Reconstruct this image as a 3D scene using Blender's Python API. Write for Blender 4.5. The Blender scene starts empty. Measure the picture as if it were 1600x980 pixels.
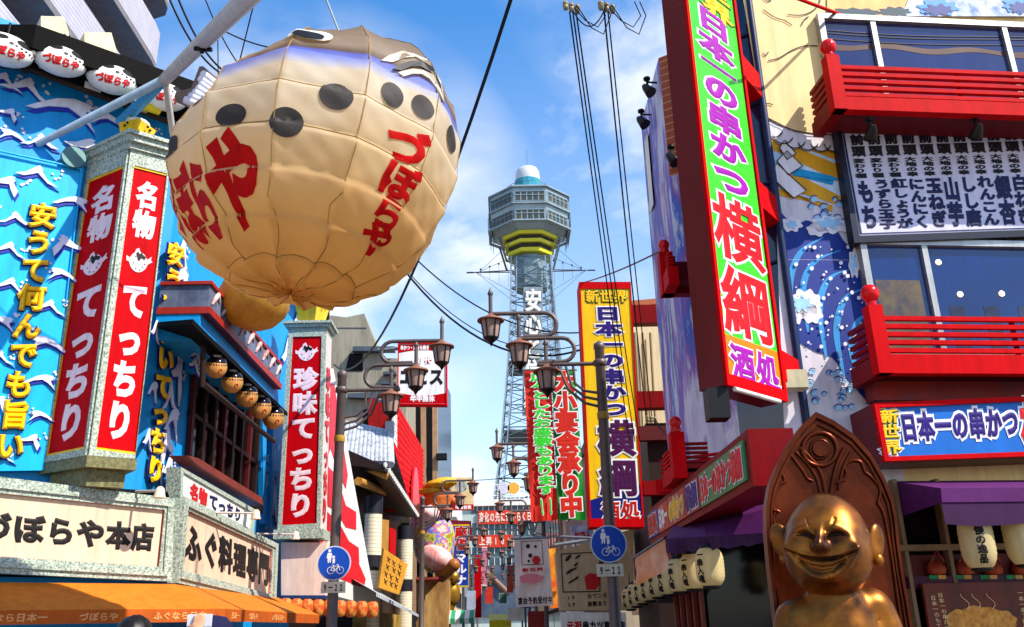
import bpy, math, random
from mathutils import Vector as V, Matrix
random.seed(7)
R = math.radians
SC = bpy.context.scene
COL = SC.collection

# ------------------------------------------------------------------ camera
F_PX = 1380.0
dz = V((-95, -3890, 1380)).normalized()            # world Z seen from the camera (x right, y down, z forward)
dy = V((-10, 490, 1380)); dy = (dy - dz * dy.dot(dz)).normalized()
dx = dy.cross(dz)
CAM = V((0, 0, 1.6))
cam_data = bpy.data.cameras.new("camera")
cam = bpy.data.objects.new("camera", cam_data); COL.objects.link(cam)
m3 = Matrix(((dx.x, -dx.y, -dx.z), (dy.x, -dy.y, -dy.z), (dz.x, -dz.y, -dz.z)))
cam.matrix_world = Matrix.Translation(CAM) @ m3.to_4x4()
cam_data.sensor_width = 36.0; cam_data.lens = F_PX / 1600 * 36
cam_data.clip_start = 0.1; cam_data.clip_end = 5000
SC.camera = cam

# ------------------------------------------------------------------ sky and sun
SUN_EL, SUN_AZ = R(47), R(120)                      # azimuth from +Y towards +X
S = V((math.sin(SUN_AZ) * math.cos(SUN_EL), math.cos(SUN_AZ) * math.cos(SUN_EL), math.sin(SUN_EL)))
world = bpy.data.worlds.new("World"); SC.world = world; world.use_nodes = True
nt = world.node_tree; nt.nodes.clear()
wo = nt.nodes.new("ShaderNodeOutputWorld"); bg = nt.nodes.new("ShaderNodeBackground")
sky = nt.nodes.new("ShaderNodeTexSky"); sky.sky_type = 'NISHITA'; sky.sun_disc = False
sky.sun_elevation = SUN_EL; sky.sun_rotation = SUN_AZ; sky.altitude = 0; sky.air_density = 1.0; sky.dust_density = 0.3; sky.ozone_density = 2.5
hs = nt.nodes.new("ShaderNodeHueSaturation"); hs.inputs['Saturation'].default_value = 1.3; hs.inputs['Value'].default_value = 2.1
tc = nt.nodes.new("ShaderNodeTexCoord"); mp = nt.nodes.new("ShaderNodeMapping")
mp.inputs['Scale'].default_value = (2.0, 2.0, 3.4); mp.inputs['Location'].default_value = (1.3, 0.4, 0.55); mp.inputs['Rotation'].default_value = (0.2, 0.35, 0)
no = nt.nodes.new("ShaderNodeTexNoise"); no.inputs['Scale'].default_value = 1.35; no.inputs['Detail'].default_value = 9; no.inputs['Roughness'].default_value = 0.58
no.inputs['Distortion'].default_value = 0.35
rp = nt.nodes.new("ShaderNodeValToRGB"); rp.color_ramp.elements[0].position = 0.53; rp.color_ramp.elements[1].position = 0.78
sep = nt.nodes.new("ShaderNodeSeparateXYZ"); mr = nt.nodes.new("ShaderNodeMapRange")
mr.inputs['From Min'].default_value = 0.62; mr.inputs['From Max'].default_value = 0.12; mr.inputs['To Min'].default_value = 0.0; mr.inputs['To Max'].default_value = 0.5
ad = nt.nodes.new("ShaderNodeMath"); ad.operation = 'ADD'; ad.use_clamp = True
mx = nt.nodes.new("ShaderNodeMixRGB"); mx.inputs[2].default_value = (7.6, 7.9, 8.3, 1)
L = nt.links.new
L(tc.outputs['Generated'], mp.inputs[0]); L(mp.outputs[0], no.inputs['Vector']); L(no.outputs['Fac'], rp.inputs[0])
L(tc.outputs['Generated'], sep.inputs[0]); L(sep.outputs['Z'], mr.inputs['Value'])
# two brighter cloud banks: one high over the right roofs, one low beside the tower
n2 = nt.nodes.new("ShaderNodeTexNoise"); n2.inputs['Scale'].default_value = 3.2; n2.inputs['Detail'].default_value = 8; n2.inputs['Roughness'].default_value = .55
L(mp.outputs[0], n2.inputs['Vector']); last = rp.outputs['Color']
for d_, lo_, hi_ in (((.30, .66, .70), .945, .997), ((-.20, .88, .40), .965, .999), ((-.34, .62, .70), .985, .999)):
    dv_ = V(d_).normalized(); vm = nt.nodes.new("ShaderNodeVectorMath"); vm.operation = 'DOT_PRODUCT'; vm.inputs[1].default_value = dv_; L(tc.outputs['Generated'], vm.inputs[0])
    mm = nt.nodes.new("ShaderNodeMapRange"); mm.inputs['From Min'].default_value = lo_; mm.inputs['From Max'].default_value = hi_; L(vm.outputs['Value'], mm.inputs['Value'])
    r2 = nt.nodes.new("ShaderNodeMapRange"); r2.inputs['From Min'].default_value = .36; r2.inputs['From Max'].default_value = .66; L(n2.outputs['Fac'], r2.inputs['Value'])
    ml = nt.nodes.new("ShaderNodeMath"); ml.operation = 'MULTIPLY'; L(mm.outputs[0], ml.inputs[0]); L(r2.outputs[0], ml.inputs[1])
    aa = nt.nodes.new("ShaderNodeMath"); aa.operation = 'ADD'; aa.use_clamp = True; L(last, aa.inputs[0]); L(ml.outputs[0], aa.inputs[1]); last = aa.outputs[0]
L(last, ad.inputs[0]); L(mr.outputs[0], ad.inputs[1])
L(sky.outputs[0], hs.inputs['Color']); L(hs.outputs[0], mx.inputs[1]); L(ad.outputs[0], mx.inputs[0])
L(mx.outputs[0], bg.inputs['Color']); bg.inputs['Strength'].default_value = 0.09
L(bg.outputs[0], wo.inputs['Surface'])
sd = bpy.data.lights.new("sun", 'SUN'); sd.energy = 5.0; sd.angle = R(0.5); sd.color = (1.0, 0.93, 0.82)
so = bpy.data.objects.new("sun", sd); COL.objects.link(so); so.rotation_euler = S.to_track_quat('Z', 'Y').to_euler(); so.location = (0, 0, 60)
SC.view_settings.view_transform = 'Standard'; SC.view_settings.look = 'None'
SC.view_settings.exposure = 0.72; SC.view_settings.gamma = 1.0; SC.view_settings.use_curve_mapping = False

# ------------------------------------------------------------------ helpers
def lin(h):
    if isinstance(h, str):
        c = [int(h[i:i + 2], 16) / 255 for i in (0, 2, 4)]
        return tuple(x / 12.92 if x <= .04045 else ((x + .055) / 1.055) ** 2.4 for x in c)
    return h

MATS = {}
def mat(name, col, rough=.55, metal=0, var=.25, scale=3.0, bump=.0, emit=0, second=None, kind='noise', trans=0, spec=.25, streak=False, detail=6, grime=.28):
    """procedural painted/dirty surface: two colours mixed by a noise pattern of the thing itself"""
    if name in MATS: return MATS[name]
    m = bpy.data.materials.new(name); m.use_nodes = True
    t = m.node_tree; b = t.nodes['Principled BSDF']; c = lin(col)
    b.inputs['Roughness'].default_value = rough; b.inputs['Metallic'].default_value = metal
    b.inputs['Specular IOR Level'].default_value = spec
    d = lin(second) if second is not None else tuple(x * (1 - var) for x in c)
    co = t.nodes.new("ShaderNodeTexCoord"); ma = t.nodes.new("ShaderNodeMapping")
    ma.inputs['Scale'].default_value = (scale, scale, scale * (.22 if streak else 1))
    if kind == 'voronoi':
        n = t.nodes.new("ShaderNodeTexVoronoi"); n.inputs['Scale'].default_value = 1; fo = n.outputs['Color']
    elif kind == 'wave':
        n = t.nodes.new("ShaderNodeTexWave"); n.inputs['Scale'].default_value = 1; n.inputs['Distortion'].default_value = 1.2; fo = n.outputs['Fac']
    else:
        n = t.nodes.new("ShaderNodeTexNoise"); n.inputs['Scale'].default_value = 1; n.inputs['Detail'].default_value = detail; n.inputs['Roughness'].default_value = .65; fo = n.outputs['Fac']
    r = t.nodes.new("ShaderNodeValToRGB")
    lo, hi = (.35, .7) if kind == 'noise' else (.42, .58)
    r.color_ramp.elements[0].position = lo; r.color_ramp.elements[1].position = hi
    r.color_ramp.elements[0].color = (*c, 1); r.color_ramp.elements[1].color = (*d, 1)
    t.links.new(co.outputs['Object'], ma.inputs[0]); t.links.new(ma.outputs[0], n.inputs['Vector'])
    t.links.new(fo, r.inputs[0])
    # a second, finer layer of rain streaks and dust
    mg = t.nodes.new("ShaderNodeMapping"); mg.inputs['Scale'].default_value = (7, 7, .9); ng = t.nodes.new("ShaderNodeTexNoise"); ng.inputs['Scale'].default_value = 1; ng.inputs['Detail'].default_value = 7; ng.inputs['Roughness'].default_value = .7
    rg = t.nodes.new("ShaderNodeMapRange"); rg.inputs['From Min'].default_value = .38; rg.inputs['From Max'].default_value = .72; rg.inputs['To Min'].default_value = 1; rg.inputs['To Max'].default_value = 1 - grime
    xg = t.nodes.new("ShaderNodeMixRGB"); xg.blend_type = 'MULTIPLY'; xg.inputs[0].default_value = 1
    t.links.new(co.outputs['Object'], mg.inputs[0]); t.links.new(mg.outputs[0], ng.inputs['Vector']); t.links.new(ng.outputs['Fac'], rg.inputs['Value']); t.links.new(r.outputs[0], xg.inputs[1]); t.links.new(rg.outputs[0], xg.inputs[2])
    r = xg; t.links.new(r.outputs[0], b.inputs['Base Color'])
    if bump:
        n2 = t.nodes.new("ShaderNodeTexNoise"); n2.inputs['Scale'].default_value = 4; n2.inputs['Detail'].default_value = 5
        bp = t.nodes.new("ShaderNodeBump"); bp.inputs['Strength'].default_value = bump; bp.inputs['Distance'].default_value = .02
        t.links.new(ma.outputs[0], n2.inputs['Vector']); t.links.new(n2.outputs['Fac'], bp.inputs['Height']); t.links.new(bp.outputs[0], b.inputs['Normal'])
    if emit:
        b.inputs['Emission Color'].default_value = (*c, 1); b.inputs['Emission Strength'].default_value = emit
    if trans:
        o = t.nodes['Material Output']; tr = t.nodes.new("ShaderNodeBsdfTranslucent"); mi = t.nodes.new("ShaderNodeMixShader"); mi.inputs[0].default_value = trans
        t.links.new(r.outputs[0], tr.inputs['Color']); t.links.new(b.outputs[0], mi.inputs[1]); t.links.new(tr.outputs[0], mi.inputs[2]); t.links.new(mi.outputs[0], o.inputs['Surface'])
    MATS[name] = m; return m

def stripes(name, a, b, scale, axis='Z', rough=.6, ratio=.5, metal=0, bump=0.):
    """regular bands along one object axis (boards, corrugation, tiles, bricks in rows)"""
    if name in MATS: return MATS[name]
    m = bpy.data.materials.new(name); m.use_nodes = True; t = m.node_tree; p = t.nodes['Principled BSDF']
    p.inputs['Roughness'].default_value = rough; p.inputs['Metallic'].default_value = metal
    co = t.nodes.new("ShaderNodeTexCoord"); se = t.nodes.new("ShaderNodeSeparateXYZ")
    mu = t.nodes.new("ShaderNodeMath"); mu.operation = 'MULTIPLY'; mu.inputs[1].default_value = scale
    fr = t.nodes.new("ShaderNodeMath"); fr.operation = 'FRACT'
    gt = t.nodes.new("ShaderNodeMath"); gt.operation = 'GREATER_THAN'; gt.inputs[1].default_value = ratio
    mi = t.nodes.new("ShaderNodeMixRGB"); mi.inputs[1].default_value = (*lin(a), 1); mi.inputs[2].default_value = (*lin(b), 1)
    n = t.nodes.new("ShaderNodeTexNoise"); n.inputs['Scale'].default_value = 2.5; n.inputs['Detail'].default_value = 7
    m2 = t.nodes.new("ShaderNodeMixRGB"); m2.blend_type = 'MULTIPLY'; m2.inputs[0].default_value = .35
    t.links.new(co.outputs['Object'], se.inputs[0]); t.links.new(se.outputs[axis], mu.inputs[0]); t.links.new(mu.outputs[0], fr.inputs[0]); t.links.new(fr.outputs[0], gt.inputs[0])
    t.links.new(gt.outputs[0], mi.inputs[0]); t.links.new(co.outputs['Object'], n.inputs['Vector'])
    t.links.new(mi.outputs[0], m2.inputs[1]); t.links.new(n.outputs['Fac'], m2.inputs[2]); t.links.new(m2.outputs[0], p.inputs['Base Color'])
    if bump:
        bp = t.nodes.new("ShaderNodeBump"); bp.inputs['Strength'].default_value = bump; bp.inputs['Distance'].default_value = .03
        t.links.new(fr.outputs[0], bp.inputs['Height']); t.links.new(bp.outputs[0], p.inputs['Normal'])
    MATS[name] = m; return m

def ray(u, v):
    c = V(((u - 800) / F_PX, (v - 490) / F_PX, 1.0)); return V((c.dot(dx), c.dot(dy), c.dot(dz)))
def atY(u, v, y): r = ray(u, v); return CAM + r * (y / r.y)
def atX(u, v, x): r = ray(u, v); return CAM + r * (x / r.x)
def along(u, v, dist): return CAM + ray(u, v).normalized() * dist
def px(p):
    q = V(p) - CAM; c = V((dx.x * q.x + dy.x * q.y + dz.x * q.z, dx.y * q.x + dy.y * q.y + dz.y * q.z, dx.z * q.x + dy.z * q.y + dz.z * q.z))
    return c.x / c.z * F_PX + 800, c.y / c.z * F_PX + 490

class Pl:
    """upright plane: point o, horizontal direction d (left to right as one faces it), normal n to the viewer"""
    def __init__(s, x, y, dx_, dy_):
        s.o = V((x, y, 0)); s.d = V((dx_, dy_, 0)).normalized(); s.n = V((s.d.y, -s.d.x, 0))
    def fwd(s, t): q = s.o + s.n * t; return Pl(q.x, q.y, s.d.x, s.d.y)
    def hit(s, u, v):
        r = ray(u, v); return CAM + r * ((s.o - CAM).dot(s.n) / r.dot(s.n))
    def q(s, *pts): return [s.hit(*p) for p in pts]
    def P(s, a, z, off=0): return s.o + s.d * a + V((0, 0, z)) + s.n * off
    def a(s, u, v): return (s.hit(u, v) - s.o).dot(s.d)
    def rect(s, u0, v0, u1, v1):
        """true rectangle on the plane from two opposite pixels"""
        p, q = s.hit(u0, v0), s.hit(u1, v1); a0, a1 = (p - s.o).dot(s.d), (q - s.o).dot(s.d)
        return [s.P(a0, p.z), s.P(a1, p.z), s.P(a1, q.z), s.P(a0, q.z)]

class MB:
    def __init__(s): s.v = []; s.f = []; s.mi = []; s.sm = []; s.cur = 0; s.smooth = False
    def add(s, vs, fs):
        b = len(s.v); s.v += [V(p) for p in vs]
        for f in fs: s.f.append([b + i for i in f]); s.mi.append(s.cur); s.sm.append(s.smooth)
        return s
    def box(s, c, size, rot=None):
        x, y, z = (k / 2 for k in size); c = V(c)
        p = [V((i * x, j * y, k * z)) for k in (-1, 1) for j in (-1, 1) for i in (-1, 1)]
        if rot is not None: p = [rot @ q for q in p]
        return s.add([c + q for q in p], [(0, 2, 3, 1), (4, 5, 7, 6), (0, 1, 5, 4), (2, 6, 7, 3), (0, 4, 6, 2), (1, 3, 7, 5)])
    def bb(s, a, b): 
        a, b = V(a), V(b); return s.box((a + b) / 2, [abs(q) for q in (b - a)])
    def slab(s, pts, n, t0, t1):
        k = len(pts); A = [p + n * t0 for p in pts]; B = [p + n * t1 for p in pts]
        fs = [tuple(range(k))[::-1], tuple(range(k, 2 * k))]
        fs += [(i, (i + 1) % k, k + (i + 1) % k, k + i) for i in range(k)]
        return s.add(A + B, fs)
    def sheet(s, pts, n, off): return s.add([p + n * off for p in pts], [tuple(range(len(pts)))])
    def frame(s, outer, inner, n, t0, t1):
        k = len(outer)
        for i in range(k):
            j = (i + 1) % k; s.slab([outer[i], outer[j], inner[j], inner[i]], n, t0, t1)
        return s
    def tube(s, pts, r, seg=8, caps=True):
        pts = [V(p) for p in pts]; k = len(pts); rr = r if isinstance(r, (list, tuple)) else [r] * k
        b = len(s.v); up = None; vs = []
        for i, p in enumerate(pts):
            t = (pts[min(i + 1, k - 1)] - pts[max(i - 1, 0)]).normalized()
            if up is None: up = t.orthogonal().normalized()
            up = (up - t * up.dot(t)); up = up.normalized() if up.length > 1e-6 else t.orthogonal().normalized()
            w = t.cross(up)
            for j in range(seg):
                a = 2 * math.pi * j / seg; vs.append(p + (up * math.cos(a) + w * math.sin(a)) * rr[i])
        fs = [(i * seg + j, i * seg + (j + 1) % seg, (i + 1) * seg + (j + 1) % seg, (i + 1) * seg + j) for i in range(k - 1) for j in range(seg)]
        sm = s.smooth; s.smooth = seg > 5; s.add(vs, fs); s.smooth = False
        if caps: s.add(vs[:seg], [tuple(range(seg))[::-1]]); s.add(vs[-seg:], [tuple(range(seg))])
        s.smooth = sm; return s
    def lathe(s, c, prof, seg=20, rot=None, smooth=True):
        c = V(c); vs = []
        for r, z in prof:
            for j in range(seg):
                a = 2 * math.pi * j / seg; p = V((r * math.cos(a), r * math.sin(a), z)); vs.append(c + (rot @ p if rot is not None else p))
        k = len(prof); fs = [(i * seg + j, i * seg + (j + 1) % seg, (i + 1) * seg + (j + 1) % seg, (i + 1) * seg + j) for i in range(k - 1) for j in range(seg)]
        sm = s.smooth; s.smooth = smooth; s.add(vs, fs); s.smooth = sm
        if prof[0][0] > 1e-4: s.add(vs[:seg], [tuple(range(seg))[::-1]])
        if prof[-1][0] > 1e-4: s.add(vs[-seg:], [tuple(range(seg))])
        return s
    def ell(s, c, rad, rot=None, seg=20, rings=12, fn=None):
        c = V(c); vs = []; 
        for i in range(rings + 1):
            th = math.pi * i / rings
            for j in range(seg):
                ph = 2 * math.pi * j / seg
                d = V((math.sin(th) * math.cos(ph), math.sin(th) * math.sin(ph), math.cos(th)))
                k = fn(d) if fn else 1.0
                p = V((d.x * rad[0], d.y * rad[1], d.z * rad[2])) * k
                vs.append(c + (rot @ p if rot is not None else p))
        fs = [(i * seg + j, (i + 1) * seg + j, (i + 1) * seg + (j + 1) % seg, i * seg + (j + 1) % seg) for i in range(rings) for j in range(seg)]
        sm = s.smooth; s.smooth = True; s.add(vs, fs); s.smooth = sm; return s
    def disc(s, c, r, n, t0, t1, seg=24):
        n = V(n).normalized(); u = n.orthogonal().normalized(); w = n.cross(u)
        return s.slab([V(c) + (u * math.cos(2 * math.pi * i / seg) + w * math.sin(2 * math.pi * i / seg)) * r for i in range(seg)], n, t0, t1)
    def build(s, name, mats, parent=None, **kw):
        if not isinstance(mats, (list, tuple)): mats = [mats]
        if parent is None:
            lo = [min(p[k] for p in s.v) for k in range(3)]; hi = [max(p[k] for p in s.v) for k in range(3)]
            w = V(((lo[0] + hi[0]) / 2, (lo[1] + hi[1]) / 2, lo[2]))
        else: w = WLOC[parent.name]
        me = bpy.data.meshes.new(name); me.from_pydata([p - w for p in s.v], [], s.f)
        for m in mats: me.materials.append(m)
        me.polygons.foreach_set('material_index', s.mi); me.polygons.foreach_set('use_smooth', s.sm)
        me.validate(); me.update()
        o = bpy.data.objects.new(name, me); COL.objects.link(o)
        if parent is None: o.location = w
        else: o.parent = parent
        WLOC[o.name] = w
        for k, x in kw.items(): o[k] = x
        return o
WLOC = {}
def thing(name, label, cat, loc=(0, 0, 0), group=None):
    o = bpy.data.objects.new(name, None); COL.objects.link(o); o.location = loc; o.empty_display_size = .2
    o['label'] = label; o['category'] = cat
    if group: o['group'] = group
    WLOC[o.name] = V(loc); return o
def tag(o, label, cat, group=None):
    o['label'] = label; o['category'] = cat
    if group: o['group'] = group
    return o
def kids(o): return [c for c in ALLKIDS.get(o.name, [])] if ALLKIDS else list(o.children)
ALLKIDS = {}
def dup(root, loc, label, group=None, rz=None):
    r = root.copy(); COL.objects.link(r); r.location = loc; r['label'] = label
    if rz is not None: r.rotation_euler = (0, 0, rz)
    if group: r['group'] = group
    WLOC[r.name] = V(loc)
    for ch in list(root.children):
        c = ch.copy(); COL.objects.link(c); c.parent = r
        for g in list(ch.children):
            d = g.copy(); COL.objects.link(d); d.parent = c
    return r

# ---- lettering: glyph outlines become meshes laid bilinearly on a board
GL = {}
def glyph(ch, b):
    k = (ch, b)
    if k in GL: return GL[k]
    c = bpy.data.curves.new('glyph', 'FONT'); c.body = ch; c.size = 1; c.bevel_depth = b; c.bevel_resolution = 0; c.resolution_u = 3
    o = bpy.data.objects.new('glyph', c)
    me = bpy.data.meshes.new_from_object(o)
    vs = [tuple(v.co) for v in me.vertices]; half = ord(ch) < 256
    fs = [tuple(p.vertices) for p in me.polygons if min(vs[i][2] for i in p.vertices) > -b * .5]
    if half and vs:
        x0 = min(v[0] for v in vs); x1 = max(v[0] for v in vs); sh = .5 - (x0 + x1) / 2
    else: sh = 0
    vs = [(v[0] + sh, v[1] + .12, max(v[2], 0) / b) for v in vs]
    used = sorted({i for f in fs for i in f}); mp_ = {i: n for n, i in enumerate(used)}
    GL[k] = ([vs[i] for i in used], [tuple(mp_[i] for i in f) for f in fs])
    bpy.data.objects.remove(o); bpy.data.meshes.remove(me); bpy.data.curves.remove(c)
    return GL[k]
def bil(q, u, v):
    return q[0].lerp(q[1], u).lerp(q[3].lerp(q[2], u), v)
def T(mb, s, q, n, bold=.04, off=.006, th=.004, vert=True, size=.94, cells=None):
    N = len(s); w = cells or [1] * N; tot = sum(w); acc = 0
    for ch, ww in zip(s, w):
        a, b = acc / tot, (acc + ww) / tot; acc += ww
        if ch == ' ': continue
        vs, fs = glyph(ch, bold); out = []
        for x, y, z in vs:
            x = .5 + (x - .5) * size; y = .5 + (y - .5) * size
            u, v = (x, a + (b - a) * (1 - y)) if vert else (a + (b - a) * x, 1 - y)
            out.append(bil(q, u, v) + n * (off + z * th))
        mb.add(out, fs)
    return mb
def letters(parent, s, q, n, m, bold=.04, halo=None, vert=True, off=.006, th=.004, size=.94, cells=None, name='lettering'):
    if halo:
        T(h := MB(), s, q, n, halo[1], off, th, vert, size, cells); h.build(name + '_outline', halo[0], parent); off += th + .003
    T(t := MB(), s, q, n, bold, off, th, vert, size, cells)
    return t.build(name, m, parent)
def sub(q, u0, v0, u1, v1): return [bil(q, u0, v0), bil(q, u1, v0), bil(q, u1, v1), bil(q, u0, v1)]

# ------------------------------------------------------------------ materials
BLACK = mat('black_paint', '0c0b0c', .5); WHITE = mat('white_paint', 'e8e4da', .5, var=.12)
RED = mat('red_paint', 'c8000a', .6, var=.14, spec=.05); DKRED = mat('dark_red_paint', '800209', .5, var=.2, spec=.1)
CRIM = mat('crimson_panel', 'c0000c', .6, var=.12, scale=1.2, spec=.05)
BLUEW = mat('cyan_wall_paint', '0394dd', .5, var=.14, scale=.9, streak=True); NAVY = mat('navy_paint', '0b1a78', .5)
WAVEW = mat('wave_white', 'e0dff2', .5, var=.1); YEL = mat('yellow_lettering', 'ffc400', .4, var=.08)
GRAN = mat('speckled_granite', 'cfd6c6', .5, second='3d5a4c', scale=34, detail=3)
GOLD = mat('gilt_yellow', 'f4c21c', .35, var=.2); CREAM = mat('cream_board', 'dfc3a6', .5, var=.1, scale=1)
LET_R = mat('red_lettering', 'c40a10', .45, var=.1); LET_P = mat('pale_pink_lettering', 'f3d6dc', .45, var=.06)
LET_K = mat('black_lettering', '18100f', .5); LET_W = mat('white_lettering', 'f4f0ee', .45, var=.05)
LET_PU = mat('purple_lettering', '8a0684', .4, var=.08); LET_IN = mat('indigo_lettering', '2b0a78', .45)
LET_GR = mat('green_lettering', '36d22a', .45, var=.08)
WOODD = mat('dark_brown_wood', '2a1610', .55, var=.4, scale=6, streak=True); WOODR = mat('red_brown_wood', '7c2c1c', .5, var=.3, scale=5)
OAK = mat('honey_wood', 'c48a34', .55, var=.35, scale=6, streak=True)
STEEL = mat('grey_brown_post_paint', '6a5d5a', .45, metal=.3, var=.2, scale=8); COPPER = mat('copper_cap', '8e5e4a', .6, metal=.15, var=.3, scale=9)
LGLASS = mat('frosted_lamp_glass', 'c9a89a', .3, var=.15, trans=.3)
CONC = mat('weathered_concrete', '9d9684', .85, var=.35, scale=1.6, streak=True, bump=.15)
GREY = mat('grey_steel', '7d8489', .5, metal=.3, var=.2); PIPE = mat('pale_pole_paint', 'b9b0a8', .4, var=.15)
RUBBER = mat('cable_black', '0a0a0c', .6); WINGL = mat('dark_blue_window_glass', '141c58', .05, second='2c2a5a', scale=.5, spec=.9)
WINGD = mat('dark_window_glass', '08080b', .12, var=.2, spec=.25)

# ------------------------------------------------------------------ ground
g = MB(); g.bb((-1500, -600, -.3), (1500, 2500, -.02)); g.build('ground', mat('city_ground', '6d6a66', .9, var=.2, scale=.1), kind='structure')
g = MB(); g.add([(-4.2, -30, 0), (2.2, -30, 0), (2.2, 150, 0), (-4.2, 150, 0)], [(0, 1, 2, 3)]); g.build('street', stripes('street_pavers', '6e6258', '5d534b', 1.6, 'Y', .8, .96), kind='structure')
g = MB(); g.bb((-60, -30, -.02), (-4.2, 150, .03)); g.build('left_pavement', mat('pavement_grey', '85807a', .85, var=.2), kind='structure')
g = MB(); g.bb((2.2, -30, -.02), (60, 150, .03)); g.build('right_pavement', mat('pavement_grey', '85807a', .85, var=.2), kind='structure')

# ================================================================== LEFT: the blue pufferfish restaurant
C1 = atX(279, 845, -4.8)
U = (-5.55, C1.y + .30)
PF = Pl(U[0], U[1], .777, .629); PFS = Pl(U[0], U[1], 0, 1)          # facade towards the crossing, facade along the street
PBF = Pl(-4.8, C1.y, .777, .629); PBS = Pl(-4.8, C1.y, 0, 1)       # fascia boards in front of them
rest = thing('fish_restaurant', 'bright blue corner restaurant covered with white wave cutouts', 'restaurant', (-6.5, 16, 0))
ztop = 11.0
w = MB()
A0 = PF.P(-9, 0); A1 = V((U[0], U[1], 0)); A2 = V((U[0], 24.0, 0)); A3 = V((-16, 24.0, 0))
w.add([p + V((0, 0, 0)) for p in (A0, A1, A2, A3)] + [p + V((0, 0, ztop)) for p in (A0, A1, A2, A3)],
      [(0, 1, 5, 4), (1, 2, 6, 5), (2, 3, 7, 6), (3, 0, 4, 7), (7, 6, 5, 4)])
w.build('wall', BLUEW, rest)
# roof with its black eave
PE = PF.fwd(.75)
k0 = PE.hit(60, 24); k1 = PE.hit(295, 122); zr = (k0.z + k1.z) / 2 - .1
e0 = k0 + (k1 - k0) * -.0; eL = V((k0.x - 4.5, k0.y - .2, 0)); eR = V((k1.x, k1.y, 0)) + (k1 - k0).normalized() * .35
r_ = MB(); pts = [V((eL.x, eL.y, zr)), V((k0.x, k0.y, zr)), V((eR.x, eR.y, zr)), V((eR.x, 24.5, zr)), V((-16, 24.5, zr)), V((-16, eL.y, zr))]
r_.slab(pts, V((0, 0, 1)), -.42, .0)
pt2 = [p + V((-1.2 if i in (2, 3) else .3, .9 if i < 3 else 0, .12)) for i, p in enumerate(pts)]
r_.add([p + V((0, 0, .002)) for p in pts] + pt2, [(i, (i + 1) % 6, 6 + (i + 1) % 6, 6 + i) for i in range(6)] + [(6, 7, 8, 9, 10, 11)])
r_.build('roof', mat('black_roof_tin', '0a0807', .8, var=.4, spec=.1), rest)
# posts and rail under the eave
r_ = MB(); q0 = PF.fwd(.35)
r_.tube([q0.hit(47, 62), q0.hit(40, 112)], .07, 8)
r_.tube([q0.hit(-40, 96), q0.hit(45, 108), q0.hit(300, 205)], .05, 6)
r_.build('eave_rail', WOODD, rest)
for (u, v) in ((72, 107), (143, 138), (215, 170)):
    b = MB(); b.slab(q0.rect(u - 11, v - 9, u + 13, v + 9), q0.n, .03, .06); b.build('valance_board', mat('pale_slat_board', 'cfc6c4', .6), rest)
# protruding panel of the facade with yellow lettering
PP = PF.fwd(.12)
b = MB(); pan = PP.q((-60, 222), (131, 262), (68, 735), (-60, 737)); b.slab(pan, PF.n, -.1, 0); b.build('front_panel', mat('cyan_panel_paint', '06aef2', .4, var=.1, scale=.8, streak=True), rest)
b = MB(); b.tube(PP.fwd(.05).q((-20, 232), (128, 264)), .018, 6); b.tube(PP.fwd(.03).q((128, 264), (103, 475)), .012, 6); b.build('pipe', mat('cyan_panel_paint', ''), rest)
letters(rest, '安うて何んでも旨い', PP.q((45, 316), (91, 322), (35, 722), (-12, 722)), PF.n, YEL, .055, (NAVY, .085), off=.03, th=.03)
# navy shadow plate makes the letters stand off
# strip along the street with the second text
PS = PFS.fwd(.02)
letters(rest, '安うて旨いてっちり', PS.q((257, 374), (284, 384), (247, 762), (221, 752)), PFS.n, YEL, .06, (NAVY, .09), off=.03, th=.03)

# white wave cutouts with navy undersides, all one pattern per wall face
WS = [[(-1, -.15), (-.55, .05), (-.2, .42), (.02, .62), (.14, .5), (.1, .42), (.2, .46), (.18, .3), (.45, -.1), (1, -.42), (.5, -.3), (.2, -.02), (-.02, .16), (-.3, -.02), (-.6, -.18)],
      [(-1, -.3), (-.7, -.05), (-.25, .28), (.2, .45), (.62, .42), (.8, .3), (.66, .26), (.74, .16), (.58, .12), (.62, -.05), (.9, -.5), (.45, -.08), (.1, .1), (-.4, -.05), (-.75, -.28)],
      [(-1, .05), (-.5, .2), (-.1, .5), (.1, .6), (.3, .55), (.2, .42), (.34, .36), (.25, .2), (.55, -.3), (.42, -.75), (.15, -.25), (.05, .05), (-.3, -.02), (-.7, -.08)]]
def waves(name, plane, spots, px_per, parent):
    for i, (u, v, wd, k, fl) in enumerate(spots):
        c = plane.hit(u, v); s = (plane.hit(u + wd / 2, v) - plane.hit(u - wd / 2, v)).length / 2
        sh = WS[k]; hs_ = .95 if plane is not PS else 1.9
        pts = [c + plane.d * (x * s * (-1 if fl else 1)) + V((0, 0, y * s * hs_)) for x, y in sh]
        b = MB(); b.cur = 1; b.slab([p + V((0, 0, -.09 * s - .02)) + plane.d * .03 for p in pts], plane.n, .004, .021)
        b.cur = 0; b.slab(pts, plane.n, .02, .045)
        for j in range(5):
            a = random.uniform(.5, 1.1) * s; b_ = random.uniform(.1, .75) * s
            b.disc(c + plane.d * a * (-1 if fl else 1) + V((0, 0, b_)), random.uniform(.03, .07) * s + .008, plane.n, .004, .02, 9)
        b.build('wave_cutout', [WAVEW, mat('wave_navy_edge', '1b2aa8', .5)], parent)
waves('wave_relief', PF, [(42, 142, 84, 0, 0), (100, 172, 112, 1, 0), (62, 224, 60, 0, 1), (135, 234, 70, 2, 0), (190, 232, 60, 0, 0), (15, 180, 40, 2, 0), (5, 128, 60, 0, 0), (170, 190, 60, 1, 1), (225, 205, 60, 0, 0), (20, 215, 50, 1, 1)], 1, rest)
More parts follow.
